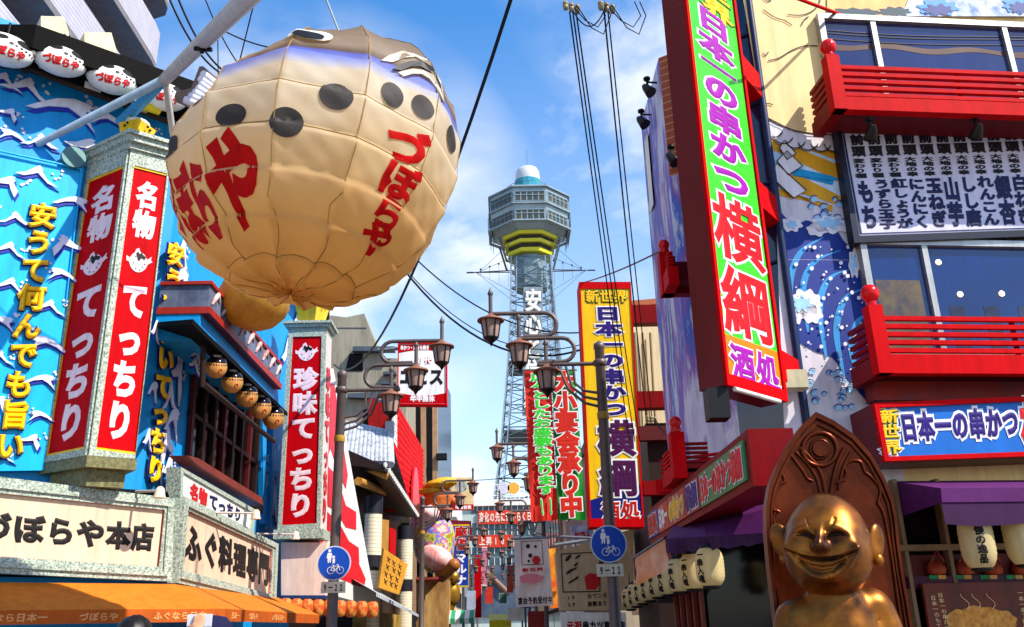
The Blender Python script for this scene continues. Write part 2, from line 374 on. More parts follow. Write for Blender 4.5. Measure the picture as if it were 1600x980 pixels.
waves('panel_wave_relief', PP, [(58, 276, 68, 0, 0), (12, 290, 60, 2, 0), (112, 318, 60, 1, 0), (22, 345, 56, 0, 1), (100, 385, 64, 2, 1), (14, 392, 56, 0, 0), (98, 432, 52, 1, 1), (16, 448, 56, 0, 0), (77, 482, 52, 0, 0), (-4, 505, 60, 1, 0), (74, 540, 66, 1, 1), (-2, 560, 50, 0, 0), (62, 596, 56, 1, 0), (-2, 632, 52, 2, 0), (64, 652, 44, 1, 1), (50, 690, 44, 2, 0), (4, 715, 40, 0, 0)], 1, rest)
waves('street_wave_relief', PS, [(283, 400, 20, 0, 0), (281, 440, 22, 1, 0), (276, 478, 22, 2, 1), (279, 516, 20, 0, 0), (271, 548, 20, 1, 1), (276, 590, 22, 2, 0), (262, 625, 20, 0, 1), (266, 660, 22, 1, 0), (240, 520, 14, 0, 0), (236, 610, 14, 1, 0), (257, 700, 22, 2, 1), (262, 735, 20, 0, 0), (228, 690, 14, 0, 0), (244, 742, 18, 1, 0),
      (448, 560, 18, 0, 0), (455, 600, 14, 1, 1), (424, 715, 20, 0, 0), (418, 760, 22, 1, 0), (425, 800, 20, 0, 1), (462, 520, 16, 2, 0)], 1, rest)
# bracket box with small waves by the bay
b = MB(); b.slab(PS.q((291, 523), (318, 533), (311, 590), (288, 582)), PFS.n, 0, .35); b.build('corner_box', BLUEW, rest)
waves('box_wave_relief', PFS.fwd(.375), [(305, 538, 18, 0, 0), (304, 556, 16, 1, 0), (302, 572, 18, 0, 0)], 1, rest)
# dark window bay along the street
bay = MB(); q = PFS.q((300, 560), (412, 655), (402, 800), (289, 722))
bay.slab(q, PFS.n, .01, .03); bay.build('window_bay', WINGD, rest)
for i in range(9):
    t = i / 8; b = MB(); b.slab(sub(q, t - .012, 0, t + .012, 1), PFS.n, .03, .1); b.build('bay_mullion', WOODD if i % 3 else mat('faded_red_wood', '5a1512', .5), rest)
b = MB(); b.slab(sub(q, -.02, .52, 1.0, .56), PFS.n, .035, .09); b.slab(sub(q, -.02, .95, 1.02, 1.02), PFS.n, .03, .12); b.build('bay_rail', WOODD, rest)
q2 = PFS.q((392, 560), (440, 600), (424, 830), (398, 815))
b = MB(); b.slab(sub(q2, .15, .3, .3, 1), PFS.n, .02, .14); b.slab(sub(q2, .55, .3, .65, 1), PFS.n, .02, .14); b.slab(sub(q2, .1, .62, 1, .66), PFS.n, .03, .12); b.build('blue_window_frame', mat('bright_blue_paint', '1a9ae6', .4), rest)
# painted balcony parapet above
PB = PFS.fwd(.8); y0, y1 = PB.hit(326, 470).y, PB.hit(438, 585).y
zt = (PB.hit(326, 441).z + PB.hit(437, 572).z) / 2; zb = (PB.hit(330, 482).z + PB.hit(436, 602).z) / 2
b = MB(); b.bb((U[0] - .01, y0, zb), (-4.75, y1, zt)); b.build('balcony_parapet', mat('painted_panel', '6f7890', .5, second='2e3550', scale=2.2, detail=9), rest)
b = MB()
for i in range(9):
    y = y0 + (y1 - y0) * (i + .5) / 9
    b.tube([V((-4.742, y - .12, zb + .1)), V((-4.742, y + .1, zb + .35)), V((-4.742, y + .25, zt - .15))], [.02, .06, .015], 6)
b.build('painted_figure', mat('pale_figure_paint', 'd8d2cc', .5, second='b04a3a', scale=4), rest)
b = MB(); b.bb((U[0] - .01, y0 - .05, zb - .12), (-4.70, y1, zb - .004)); b.bb((U[0] - .01, y0 - .04, zt + .002), (-4.71, y1, zt + .06)); b.build('balcony_trim', mat('brick_red_trim', 'a8281c', .5), rest)
b = MB(); b.bb((U[0] - .01, y0 - .03, zb - .55), (-4.85, y1, zb - .123)); b.build('balcony_skirt', BLUEW, rest)
# canopy over the lanterns
PCn = PFS.fwd(U[0] * -1 - 4.55); c0, c1 = PCn.hit(300, 512), PCn.hit(450, 635); zc = (c0.z + c1.z) / 2
b = MB(); b.add([V((U[0], c0.y + 1.1, zc + .35)), V((-4.55, c0.y, zc)), V((-4.55, c1.y, zc)), V((U[0], c1.y, zc + .35)), V((U[0], c0.y + 1.1, zc + .27)), V((-4.55, c0.y, zc - .08)), V((-4.55, c1.y, zc - .08)), V((U[0], c1.y, zc + .27))],
      [(0, 1, 2, 3), (7, 6, 5, 4), (0, 4, 5, 1), (1, 5, 6, 2), (2, 6, 7, 3)]); b.build('canopy', mat('black_roof_tin', ''), rest)
b = MB(); b.tube([PB.hit(318, 600), PB.hit(428, 690)], .05, 6); b.tube([PB.hit(318, 540), PB.hit(316, 605)], .05, 6); b.build('canopy_beam', WOODD, rest)
b = MB(); b.slab(PFS.fwd(.45).q((283, 712), (300, 728), (404, 790), (402, 778), (300, 716)), PFS.n, -.2, .1); b.build('sill_roof', WOODR, rest)
# windowless upper part: vent in the wall
b = MB(); b.disc(PP.hit(113, 249), .18, PF.n, 0, .1, 20); b.build('vent_hood', mat('green_grey_metal', '5d7f7c', .4, metal=.4), rest)
b = MB(); b.slab(PF.fwd(.06).rect(-80, 744, 262, 905), PF.n, -.05, .0); b.build('shop_front', WINGD, rest)

# ---------- fascia signs over the shop front
def fish_emblem(parent, q, n, off):
    """small white pufferfish: body, tail fin, snout, black back patch and dots, drawn on the unit square q"""
    body = [(.5 + .36 * math.cos(a) * (1 + .06 * math.cos(2 * a)), .56 + .34 * math.sin(a)) for a in [i * math.pi / 14 for i in range(28)]]
    b = MB(); b.slab([bil(q, x, y) for x, y in body], n, off, off + .004)
    b.slab([bil(q, x, y) for x, y in [(.78, .5), (1.02, .3), (1.0, .42), (1.08, .48), (.98, .52), (.8, .66)]], n, off, off + .003)
    b.slab([bil(q, x, y) for x, y in [(.2, .5), (-.02, .42), (0, .58), (.18, .62)]], n, off, off + .003)
    b.slab([bil(q, x, y) for x, y in [(.3, .3), (.34, .16), (.46, .1), (.52, .22)]], n, off, off + .003)
    o = b.build('fish_emblem', LET_P, parent)
    k = MB(); k.slab([bil(q, x, y) for x, y in [(.36, .3), (.42, .22), (.52, .3), (.6, .2), (.64, .3), (.8, .36), (.74, .46), (.6, .42), (.52, .54), (.46, .5)]], n, off + .006, off + .009)
    for x, y in [(.3, .62), (.42, .78), (.58, .82), (.68, .7), (.36, .4), (.76, .6)]:
        k.slab([bil(q, x + .025 * math.cos(a), y + .025 * math.sin(a)) for a in [i * math.pi / 4 for i in range(8)]], n, off + .006, off + .009)
    k.build('emblem_marking', LET_K, o)
def board(parent, q_out, q_in, n, face, framem, depth=.14, lip=.05):
    b = MB(); b.slab(q_in, n, -depth, -.03); b.build('panel', face, parent)
    f = MB(); f.frame(q_out, q_in, n, -depth, lip * .4)
    m1 = [a.lerp(c, .35) for a, c in zip(q_out, q_in)]; m2 = [a.lerp(c, .7) for a, c in zip(q_out, q_in)]
    f.frame(m1, m2, n, lip * .4 - .004, lip); f.build('frame', framem, parent)
fs = thing('fascia_sign', 'long white shop sign in stone frame above the orange awning, facing the crossing', 'sign', PBF.hit(130, 890) * 1.0)
fo = PBF.q((-60, 738), (272, 779), (268, 909), (-60, 893)); fi = PBF.q((-60, 765), (257, 797), (248, 886), (-60, 866))
board(fs, fo, fi, PBF.n, CREAM, GRAN)
lq = PBF.fwd(-.03).q((-32, 797), (243, 818), (239, 863), (-32, 846))
letters(fs, 'づぼらや本店', lq, PBF.n, LET_K, .055, vert=False, cells=[1.0, 1.05, 1, 1.02, .9, .85])
b = MB(); li = [a.lerp(sum(fi, V()) / 4, .06) for a in fi]; b.frame(fi, [a.lerp(sum(fi, V()) / 4, .012) for a in fi], PBF.n, -.028, -.02); b.build('pinstripe', LET_R, fs)
f2 = thing('fascia_sign', 'white sign in stone frame running along the street side beyond the restaurant corner', 'sign', PBS.hit(360, 930))
so_, si = PBS.q((287, 778), (434, 850), (430, 945), (276, 911)), PBS.q((291, 797), (425, 859), (422, 929), (284, 891))
so_[0] = so_[0].lerp(so_[3], 0); board(f2, so_, si, PBS.n, CREAM, GRAN)
letters(f2, 'ふぐ料理専門', PBS.fwd(-.03).q((288, 812), (422, 866), (419, 918), (286, 876)), PBS.n, LET_K, .055, vert=False)
b = MB(); b.frame(si, [a.lerp(sum(si, V()) / 4, .015) for a in si], PBS.n, -.028, -.02); b.build('pinstripe', LET_R, f2)
f3 = thing('wall_sign', 'small pale sign with red and navy lettering under the red sill roof', 'sign', PFS.hit(340, 800))
PSm = PFS.fwd(.5)
n0, n1 = PSm.q((280, 730), (398, 797), (394, 835), (279, 780)), PSm.q((284, 738), (393, 801), (390, 827), (283, 774))
b = MB(); b.slab(n1, PSm.n, -.2, 0); b.build('panel', WHITE, f3); b = MB(); b.frame(n0, n1, PSm.n, -.2, .03); b.build('frame', GRAN, f3)
nq = PSm.q((297, 752), (378, 796), (376, 818), (296, 781))
letters(f3, '名物', sub(nq, 0, 0, .3, 1), PSm.n, LET_R, .07, vert=False); letters(f3, 'てっちり', sub(nq, .33, 0, 1, 1), PSm.n, mat('navy_lettering', '161a50', .5), .06, vert=False)

# ---------- V-shaped red corner sign
def meet(p, d, u, v):
    """where the upright line of sight through a pixel crosses the ground line p + t d"""
    r = ray(u, v); k = (d.x * (p.y) - d.y * (p.x)) / (d.x * r.y - d.y * r.x); return V((r.x * k, r.y * k, 0))
AP = atY(170, 477, 12.3); AP.z = 0
LW = meet(AP, V((-.86, .51)), 103, 500); RW = meet(AP, V((.82, .57)), 236, 500)
PWL = Pl(LW.x, LW.y, *(AP - LW).to_2d()); PWR = Pl(AP.x, AP.y, *(RW - AP).to_2d())
cs = thing('corner_sign', 'tall V-shaped red sign with white lettering in speckled stone frame at the restaurant corner', 'sign', AP)
zt_l = PWL.hit(201, 236).z; zb_l = PWL.hit(138, 712).z
b = MB(); bk = [LW + V((0, 0, 0)), AP, RW, V((RW.x - .4, RW.y + .45, 0)), LW + V((.5, .55, 0))]
inn = [p.lerp(sum(bk, V()) / 5, .04) for p in bk]
b.slab([p + V((0, 0, zb_l)) for p in inn], V((0, 0, 1)), 0, zt_l - zb_l); b.build('core', GRAN, cs)
for P_, t1, t2, b1, b2, nm in ((PWL, (141, 283), (197, 260), (135, 702), (76, 714), 0), (PWR, (209, 260), (260, 273), (211, 711), (149, 703), 1)):
    q = P_.q(t1, t2, b1, b2)
    o = [P_.o + P_.d * ((q[i] - P_.o).dot(P_.d)) + V((0, 0, q[i].z)) for i in range(4)]
    end0 = LW if nm == 0 else AP; end1 = AP if nm == 0 else RW
    outer = [end0 + V((0, 0, zt_l)), end1 + V((0, 0, zt_l)), end1 + V((0, 0, zb_l)), end0 + V((0, 0, zb_l))]
    b = MB(); b.slab(q, P_.n, -.03, .012); b.build('panel', mat('crimson_panel', ''), cs)
    b = MB(); b.frame(outer, q, P_.n, -.02, .045); b.build('frame', GRAN, cs)
    b = MB(); b.frame(q, [a.lerp(sum(q, V()) / 4, .015) for a in q], P_.n, .013, .03); b.build('gold_bead', GOLD, cs)
    letters(cs, '名物', sub(q, .16, .045, .86, .265), P_.n, LET_P, .05, off=.016)
    fish_emblem(cs, sub(q, .14, .29, .82, .4), P_.n, .016)
    letters(cs, 'てっちり', sub(q, .12, .42, .88, .965), P_.n, LET_P, .055, off=.016)
b = MB()
for k, (h0, h1, e) in enumerate(((0, .1, .10), (.1, .2, .18), (.2, .26, .24))):
    cc = sum(bk, V()) / 5; b.slab([p + (p - cc).normalized() * e + V((0, 0, zt_l)) for p in bk], V((0, 0, 1)), h0, h1)
b.build('cornice', GRAN, cs)
b = MB(); cc = sum(bk, V()) / 5
b.slab([p + (p - cc).normalized() * .05 + V((0, 0, zb_l)) for p in bk], V((0, 0, 1)), -.16, 0); b.slab([p + (p - cc).normalized() * -.12 + V((0, 0, zb_l)) for p in bk], V((0, 0, 1)), -.4, -.16); b.build('base', mat('bronze_green_stone', '8a8456', .5, second='4a4a34', scale=20), cs)
# gilt tub with a fish on the top of the sign
def gilt_tub(c, s, label):
    t = thing('gilt_tub', label, 'ornament', c)
    b = MB(); c = V(c); rot = Matrix.Rotation(R(45 - 18), 3, 'Z')
    b.lathe(c, [(.30 * s, 0), (.46 * s, .62 * s), (.40 * s, .62 * s)], 4, rot, smooth=False); b.build('tub', GOLD, t)
    b = MB(); b.ell(c + V((0, 0, .66 * s)), (.33 * s, .33 * s, .16 * s), seg=14, rings=8); b.build('fish_back', mat('white_fish_skin', 'e9e3d6', .4), t)
    b = MB()
    for i in range(14):
        a = 2 * math.pi * i / 14; r = .43 * s * (1 / max(abs(math.cos(a - R(27))), abs(math.sin(a - R(27))))) * .72
        b.ell(c + V((r * math.cos(a), r * math.sin(a), .5 * s)), (.035 * s,) * 3, seg=8, rings=5)
    b.build('spot', BLACK, t); return t
gilt_tub((AP + V((-.1, .35, 0))) + V((0, 0, zt_l + .26)), .62, 'gilt square tub with a fish on top of the V-shaped corner sign')
b = MB(); c = PF.fwd(.5).hit(232, 160)
b.tube([c + PF.d * -.15, c + PF.d * .2], .16, 12); b.slab([c + PF.d * -.2 + V((0, 0, .1)), c + PF.d * -.1 + V((0, 0, .16)), c + PF.d * -.28 + V((0, 0, -.75)), c + PF.d * -.36 + V((0, 0, -.72))], PF.n, -.1, .1)
tag(b.build('ornament_scroll', mat('bright_yellow_paint', 'f2d40c', .4)), 'bright yellow rolled scroll ornament on the blue wall behind the pole', 'ornament')

# ---------- second red box sign hanging over the street
PX = Pl(-4.8, 20.0, 1, -.02)
bs = thing('box_sign', 'narrow red box sign with pufferfish emblem and white lettering, topped by a gilt tub', 'sign', PX.hit(470, 845))
q = PX.q((458, 527), (503, 526), (495, 818), (441, 821)); o = PX.q((451, 520), (510, 519), (500, 826), (434, 829))
b = MB(); b.slab(o, PX.n, -.62, -.04); b.build('core', mat('pale_sign_side', 'd9c6c0', .5), bs)
b = MB(); b.slab(q, PX.n, -.05, .01); b.build('panel', CRIM, bs); b = MB(); b.frame(o, q, PX.n, -.05, .035); b.build('frame', GRAN, bs)
fish_emblem(bs, sub(q, .12, .02, .85, .15), PX.n, .014)
letters(bs, '珍味てっちり', sub(q, .08, .17, .92, .97), PX.n, LET_P, .055, off=.014)
PXs = Pl(o[1].x, o[1].y, 0, 1); sd_ = [o[1] - PX.n * .06, o[1] - PX.n * .6, o[2] - PX.n * .6, o[2] - PX.n * .06]
letters(bs, '珍味てっちり', sub(sd_, .1, .17, .9, .97), V((1, 0, 0)), LET_R, .07, off=.02)
b = MB(); n0 = (o[0] + o[1]) / 2 - PX.n * .33
for k, (h0, h1, e) in enumerate(((0, .12, .0), (.12, .2, .07), (.2, .26, .13))):
    wx = (o[1] - o[0]).length / 2 + e; b.box(n0 + V((0, 0, (h0 + h1) / 2)), (2 * wx, .66 + 2 * e, h1 - h0))
b.build('cornice', GRAN, bs); b = MB(); n2 = (o[2] + o[3]) / 2 - PX.n * .33; wx = (o[2] - o[3]).length / 2; b.box(n2 + V((0, 0, -.1)), (2 * wx + .16, .8, .2)); b.build('base_block', GRAN, bs)
gilt_tub(n0 + V((0, 0, .262)), .98, 'gilt square tub with a fish on top of the narrow red box sign')
lo_ = thing('lower_sign', 'plain cream lightbox sign hung below the narrow red box sign', 'sign', PX.hit(475, 930))
b = MB(); b.slab(PX.q((437, 847), (508, 847), (505, 930), (437, 930)), PX.n, -.7, -.12); b.build('box', mat('cream_lightbox', 'e9cfc0', .5, var=.12), lo_)
b = MB(); b.slab(PX.q((436, 930), (506, 930), (506, 935), (436, 935)), PX.n, -.72, -.1); b.build('bottom_trim', mat('blue_trim', '1c3a70', .5), lo_)
for i in range(9):
    b = MB(); x, y = 446 + i * 17, 948 + i * .6; c = atY(x, y, 19.6 + .1 * i)
    b.lathe(c + V((0, 0, -.17)), [(.06, 0), (.11, .03), (.125, .1), (.135, .17), (.125, .24), (.11, .31), (.06, .34)], 12); o_ = b.build('paper_lantern', mat('red_orange_paper', 'd8301a', .5, second='f0b050', scale=9, detail=2, trans=.2))
    tag(o_, ['leftmost', 'second', 'third', 'fourth', 'middle', 'sixth', 'seventh', 'eighth', 'rightmost'][i] + ' small red paper lantern in the row under the cream lightbox', 'lantern', 'small red lanterns under the lightbox')

# ---------- orange awning over the shop front
aw = thing('shop_awning', 'long orange fabric awning wrapping the restaurant corner', 'awning', (-5, 13.2, 2.0))
PAo = PBF.fwd(.9); xs = PBS.fwd(.9)
cor = PBF.o + PBF.d * .0; n1 = (PBF.n + PBS.n) ; m_ = V((cor.x, cor.y, 0)) + n1 * (.9 / (1 + PBF.n.dot(PBS.n)))
zt_, zm, zb_ = PBF.hit(200, 912).z, PAo.hit(100, 953).z, PAo.hit(100, 975).z
Lb, Lf = PBF.P(-7, zt_), PBF.P(-7, zm, .9); Cb, Cf = V((cor.x, cor.y, zt_)), V((m_.x, m_.y, zm)); Rb, Rf = V((-4.8, 19.6, zt_)), V((-3.9, 19.6, zm))
b = MB(); b.add([Lb, Cb, Rb, Lf, Cf, Rf], [(0, 3, 4, 1), (1, 4, 5, 2)]); dn = V((0, 0, -.04)); b.add([p + dn for p in (Lb, Cb, Rb, Lf, Cf, Rf)], [(1, 4, 3, 0), (2, 5, 4, 1)])
b.build('canopy', mat('orange_canvas', 'e8801c', .7, var=.12, trans=.25), aw)
b = MB(); dv = V((0, 0, zb_ - zm)); b.add([Lf, Cf, Rf, Lf + dv, Cf + dv, Rf + dv, Rb + V((0, 0, -.02)), Rb + V((0, 0, -.1))], [(0, 3, 4, 1), (1, 4, 5, 2), (2, 5, 7, 6)]); b.build('valance', mat('orange_valance', 'cf5f14', .7, trans=.2), aw)
PV = PBF.fwd(.9); vq = [Lf, Cf, Cf + dv, Lf + dv]; LA = (Cf - Lf).length
lt = MB()
for s0, txt in ((LA - 3.1, 'ふぐなら日本一'), (LA - 1.9, 'づぼらや'), (LA - .98, 'ふぐなら日本一')):
    u0 = s0 / LA; ln = .12 * len(txt) / LA; T(lt, txt, sub(vq, u0, .18, u0 + ln, .85), PBF.n, .04, .004, .003, False)
vq2 = [Cf, Rf, Rf + dv, Cf + dv]
for s0, txt in ((.3, '日本一'), (1.2, 'づぼらや'), (2.6, 'ふぐなら日本一')):
    LB = (Rf - Cf).length; T(lt, txt, sub(vq2, s0 / LB, .18, (s0 + .13 * len(txt)) / LB, .85), V((1, 0, 0)), .04, .004, .003, False)
lt.build('lettering', mat('faded_orange_lettering', 'f0a060', .6), aw)
# little arm lights over the signs
def arm_light(p, q_, label):
    t = thing('sign_light', label, 'lamp', p); b = MB(); b.tube([p, q_], .018, 6); b.build('arm', PIPE, t)
    b = MB(); b.lathe(q_ + V((0, 0, -.1)), [(.09, 0), (.075, .05), (.06, .13), (.03, .16)], 12); b.build('lamp_head', mat('cream_lamp', 'e8d2b8', .4), t)
PLt = PBS.fwd(.55)
arm_light(PBF.hit(212, 768), PBF.fwd(.5).hit(250, 767), 'short arm light over the sign facing the crossing')
arm_light(PBS.hit(335, 801), PLt.hit(400, 802), 'cream arm light reaching out over the street side sign')
arm_light(PBS.hit(400, 834), PLt.hit(462, 835), 'cream arm light beside the foot of the narrow red box sign')

# ---------- pufferfish lanterns
def fish_lantern(c, s, face, label, group, text=True, warm=False):
    """egg-shaped fish: pale belly, dark back, dots and a tail; face = direction it shows to the viewer"""
    t = thing('fish_lantern', label, 'lantern', c, group); c = V(c); f = V(face).normalized(); r = V((0, 0, 1)).cross(f).normalized(); up = V((0, 0, 1))
    M_ = Matrix((r, f * -1, up)).transposed()
    rad = (.5 * s, .4 * s, .36 * s) if not warm else (.42 * s, .42 * s, .46 * s)
    b = MB(); b.ell(c, rad, M_, 22, 14); b.build('body', mat('white_fish_lantern', 'e6e2dc', .35, var=.08) if not warm else mat('warm_fish_lantern', 'e9b46a', .45, second='d98a3a', trans=.35), t)
    k = MB()
    def on(a, e, eps=1.012): return c + M_ @ V((rad[0] * math.sin(a) * math.cos(e), -rad[1] * math.cos(a) * math.cos(e) * 1, rad[2] * math.sin(e))) * eps
    def patch(a0, e0, ra, re, eps=1.014):
        pts = [on(a0 + ra * math.cos(x), e0 + re * math.sin(x), eps) for x in [i * math.pi / 6 for i in range(12)]]
        k.add([on(a0, e0, eps)] + pts, [(0, 1 + i, 1 + (i + 1) % 12) for i in range(12)])
    if warm:
        for i in range(13): patch(-1.5 + i * .25, .22, .07, .085)
        k2, k = k, MB(); bb_ = MB(); bb_.ell(c + V((0, 0, .2 * s)), (rad[0] * .93, rad[1] * .93, rad[2] * .62), M_, 20, 10); bb_.build('back', mat('glossy_black_back', '17131a', .15), t)
        b = MB(); b.ell(c + V((0, 0, .455 * s)) + f * .05 * s, (.17 * s, .2 * s, .09 * s), M_, 14, 8); b.build('brow', mat('white_fish_skin', 'e9e3d6', .4), t)
        b = MB(); b.tube([on(.42 + .16 * math.cos(x), -.32 + .17 * math.sin(x), 1.02) for x in [i * .6 for i in range(9)]], .018 * s, 5); b.build('emblem', LET_R, t); k = k2
    else:
        patch(-.3, .62, .3, .2); patch(.75, .5, .42, .26); patch(-1.0, .45, .3, .16); patch(.12, .28, .09, .1)
        for i in range(5): patch(.3 + i * .2, .22 - i * .07, .06, .06)
        for i in range(5): patch(-1.35 + i * .16, .1 + i * .05, .05, .05)
        b = MB(); b.ell(on(1.25, .3, 1.0), (.07 * s, .07 * s, .06 * s), M_, 10, 6); b.build('snout', mat('white_fish_skin', 'e9e3d6', .4), t)
        if text:
            lt = MB()
            for j, ch in enumerate('づぼらや'):
                vs, fs = glyph(ch, .06); lt.add([on(-.72 + j * .36 + x * .36, -.38 + (y - .5) * .62 + .1, 1.012 + z * .01) for x, y, z in vs], fs)
            lt.build('lettering', LET_R, t)
    k.build('spot', BLACK, t)
    b = MB(); b.tube([c + up * rad[2], c + up * (rad[2] + .25 * s)], .02, 6); b.build('hanger', BLACK, t); return t
PFL = PF.fwd(.55)
for (u, v), lab in zip(((8, 78), (94, 94), (175, 123), (255, 150)), ('white pufferfish lantern under the black eave farthest from the yellow scroll', 'white pufferfish lantern under the black eave between two like it, above the wave wall', 'white pufferfish lantern fully in view under the eave, nearest to the yellow scroll', 'white pufferfish lantern half hidden behind the pale pole joint')):
    fish_lantern(PFL.hit(u, v), .80, -PFL.hit(u, v) + CAM + V((1.2, 0, 3)), lab, 'white pufferfish lanterns under the eave')
for (u, v), lab in zip(((338, 574), (363, 597), (386, 619), (407, 637), (427, 653)), ('nearest amber fish lantern in the row beneath the canopy', 'second amber fish lantern in the row beneath the canopy', 'middle amber fish lantern of five beneath the canopy', 'fourth amber fish lantern in the row beneath the canopy', 'farthest amber fish lantern beside the narrow red box sign')):
    p = PFS.fwd(.87).hit(u, v); fish_lantern(p, .44 * p.y / 15, (CAM - p), lab, 'amber fish lanterns under the canopy', warm=True)
# lantern balloon farther back on the wall
c = PFS.fwd(1.2).hit(398, 468)
t = thing('paper_balloon', 'yellow paper balloon with a red mark, half hidden behind the big pufferfish', 'balloon', c)
b = MB(); b.ell(c, (.62, .75, .55), seg=14, rings=9); b.build('body', mat('yellow_paper', 'e0b050', .6, second='c8903a', trans=.4), t)
b = MB(); b.disc(c + V((.40, -.48, .05)), .12, (CAM - c), .12, .14, 16); b.build('mark', LET_R, t)

# ================================================================== the big pufferfish balloon and its pole
BR = 1.58
BC = along(489, 256, 9.8 / math.cos(math.atan(math.hypot(489 - 800, 256 - 490) / F_PX)))
rv = (BC - CAM).normalized()
tilt = Matrix.Rotation(R(5), 3, 'Y') @ Matrix.Rotation(R(-2), 3, 'X')
a0 = math.atan2((CAM - BC).y, (CAM - BC).x)            # azimuth of the viewer as seen from the fish
NS, NL = 12, 11
_up = V((0, 0, 1)); _rt = rv.cross(_up).normalized(); _up = _rt.cross(rv).normalized()
D_UL = (_rt * -.72 + _up * .69 + rv * .08).normalized(); D_UR = (_rt * .74 + _up * .64 - rv * .2).normalized()
def brad(lon, lat):
    a = (lon / (2 * math.pi) * NS) % 1 - .5; b_ = (lat / math.pi * NL) % 1 - .5
    k = math.cos(math.pi / NS) / math.cos(a * 2 * math.pi / NS) * (math.cos(math.pi / NL / 2) / math.cos(b_ * math.pi / NL)) ** .8
    k *= 1 + .006 * (abs(a) * 2) ** 5 - .013 * (abs(b_) * 2) ** 4 + .022 * (b_ + .5) - .011 + .004 * math.sin(lon * 23 + lat * 9) * math.cos(lat * 31 + lon * 5)
    if lat > .25:                                       # the head slopes back on one side, bulges over the mouth
        t_ = lat - .25; k *= 1 - .10 * t_ * (math.cos(lon - a0 + 1.1)) - .02 * t_
    dv = tilt @ V((math.cos(lat) * math.cos(lon), math.cos(lat) * math.sin(lon), math.sin(lat)))
    k *= 1 - .23 * math.exp(-((math.acos(max(-1, min(1, dv.dot(D_UL)))) / .62) ** 2)) + .09 * math.exp(-((math.acos(max(-1, min(1, dv.dot(D_UR)))) / .5) ** 2))
    if lat < -.5: k *= 1 + .035 * math.sin((-.5 - lat) * 3)
    return BR * k
def bpt(lon, lat, off=0):
    r = brad(lon, lat) + off
    return BC + tilt @ V((r * math.cos(lat) * math.cos(lon), r * math.cos(lat) * math.sin(lon), r * math.sin(lat)))
def lonlat(u, v):
    d = ray(u, v).normalized(); o = CAM - BC; rad = BR
    for _ in range(8):
        b_ = o.dot(d); q = b_ * b_ - (o.length_squared - rad ** 2); t_ = -b_ - math.sqrt(max(q, 0)); p = tilt.transposed() @ (o + d * t_)
        lo, la = math.atan2(p.y, p.x), math.asin(max(-1, min(1, p.z / p.length))); rad = .5 * rad + .5 * brad(lo, la)
    return lo, la
ball = thing('pufferfish_balloon', 'giant cream pufferfish paper balloon with red lettering hanging over the street', 'balloon', BC - V((0, 0, BR)))
# the painted skin: cream belly, glow of light from inside coloured orange into its bottom, bluish band, grey back
sk = bpy.data.materials.new('pufferfish_skin'); sk.use_nodes = True; t = sk.node_tree; p_ = t.nodes['Principled BSDF']; p_.inputs['Roughness'].default_value = .6
co = t.nodes.new("ShaderNodeTexCoord"); se = t.nodes.new("ShaderNodeSeparateXYZ"); nz = t.nodes.new("ShaderNodeTexNoise"); nz.inputs['Scale'].default_value = 1.3; nz.inputs['Detail'].default_value = 6
ma = t.nodes.new("ShaderNodeMath"); ma.operation = 'MULTIPLY_ADD'; ma.inputs[1].default_value = .16
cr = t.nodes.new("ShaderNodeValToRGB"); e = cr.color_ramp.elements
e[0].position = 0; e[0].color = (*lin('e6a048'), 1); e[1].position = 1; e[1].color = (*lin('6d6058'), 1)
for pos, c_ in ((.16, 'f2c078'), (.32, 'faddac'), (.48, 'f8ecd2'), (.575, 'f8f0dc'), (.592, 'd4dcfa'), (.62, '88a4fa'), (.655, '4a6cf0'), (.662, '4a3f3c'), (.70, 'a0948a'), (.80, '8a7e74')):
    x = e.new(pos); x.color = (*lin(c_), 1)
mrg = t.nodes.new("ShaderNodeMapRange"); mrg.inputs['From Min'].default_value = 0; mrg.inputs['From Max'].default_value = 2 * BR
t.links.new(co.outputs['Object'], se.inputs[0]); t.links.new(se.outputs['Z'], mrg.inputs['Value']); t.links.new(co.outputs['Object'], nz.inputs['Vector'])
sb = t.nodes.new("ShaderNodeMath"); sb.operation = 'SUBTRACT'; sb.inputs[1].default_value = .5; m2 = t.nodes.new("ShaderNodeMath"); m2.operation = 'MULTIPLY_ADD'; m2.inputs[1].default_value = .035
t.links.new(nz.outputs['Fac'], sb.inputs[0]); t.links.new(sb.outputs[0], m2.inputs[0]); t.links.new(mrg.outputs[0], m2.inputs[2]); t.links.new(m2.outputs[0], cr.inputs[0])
nz2 = t.nodes.new("ShaderNodeTexNoise"); nz2.inputs['Scale'].default_value = 2.6; nz2.inputs['Detail'].default_value = 8; nz2.inputs['Roughness'].default_value = .7
cr2 = t.nodes.new("ShaderNodeValToRGB"); cr2.color_ramp.elements[0].position = .3; cr2.color_ramp.elements[0].color = (.88, .80, .68, 1); cr2.color_ramp.elements[1].position = .62; cr2.color_ramp.elements[1].color = (1, 1, 1, 1)
mu = t.nodes.new("ShaderNodeMixRGB"); mu.blend_type = 'MULTIPLY'; mu.inputs[0].default_value = .8
t.links.new(co.outputs['Object'], nz2.inputs['Vector']); t.links.new(nz2.outputs['Fac'], cr2.inputs[0]); t.links.new(cr.outputs[0], mu.inputs[1]); t.links.new(cr2.outputs[0], mu.inputs[2]); t.links.new(mu.outputs[0], p_.inputs['Base Color'])
tr = t.nodes.new("ShaderNodeBsdfTranslucent"); mi = t.nodes.new("ShaderNodeMixShader"); mi.inputs[0].default_value = .62; hs2 = t.nodes.new("ShaderNodeHueSaturation"); hs2.inputs['Saturation'].default_value = 1.15
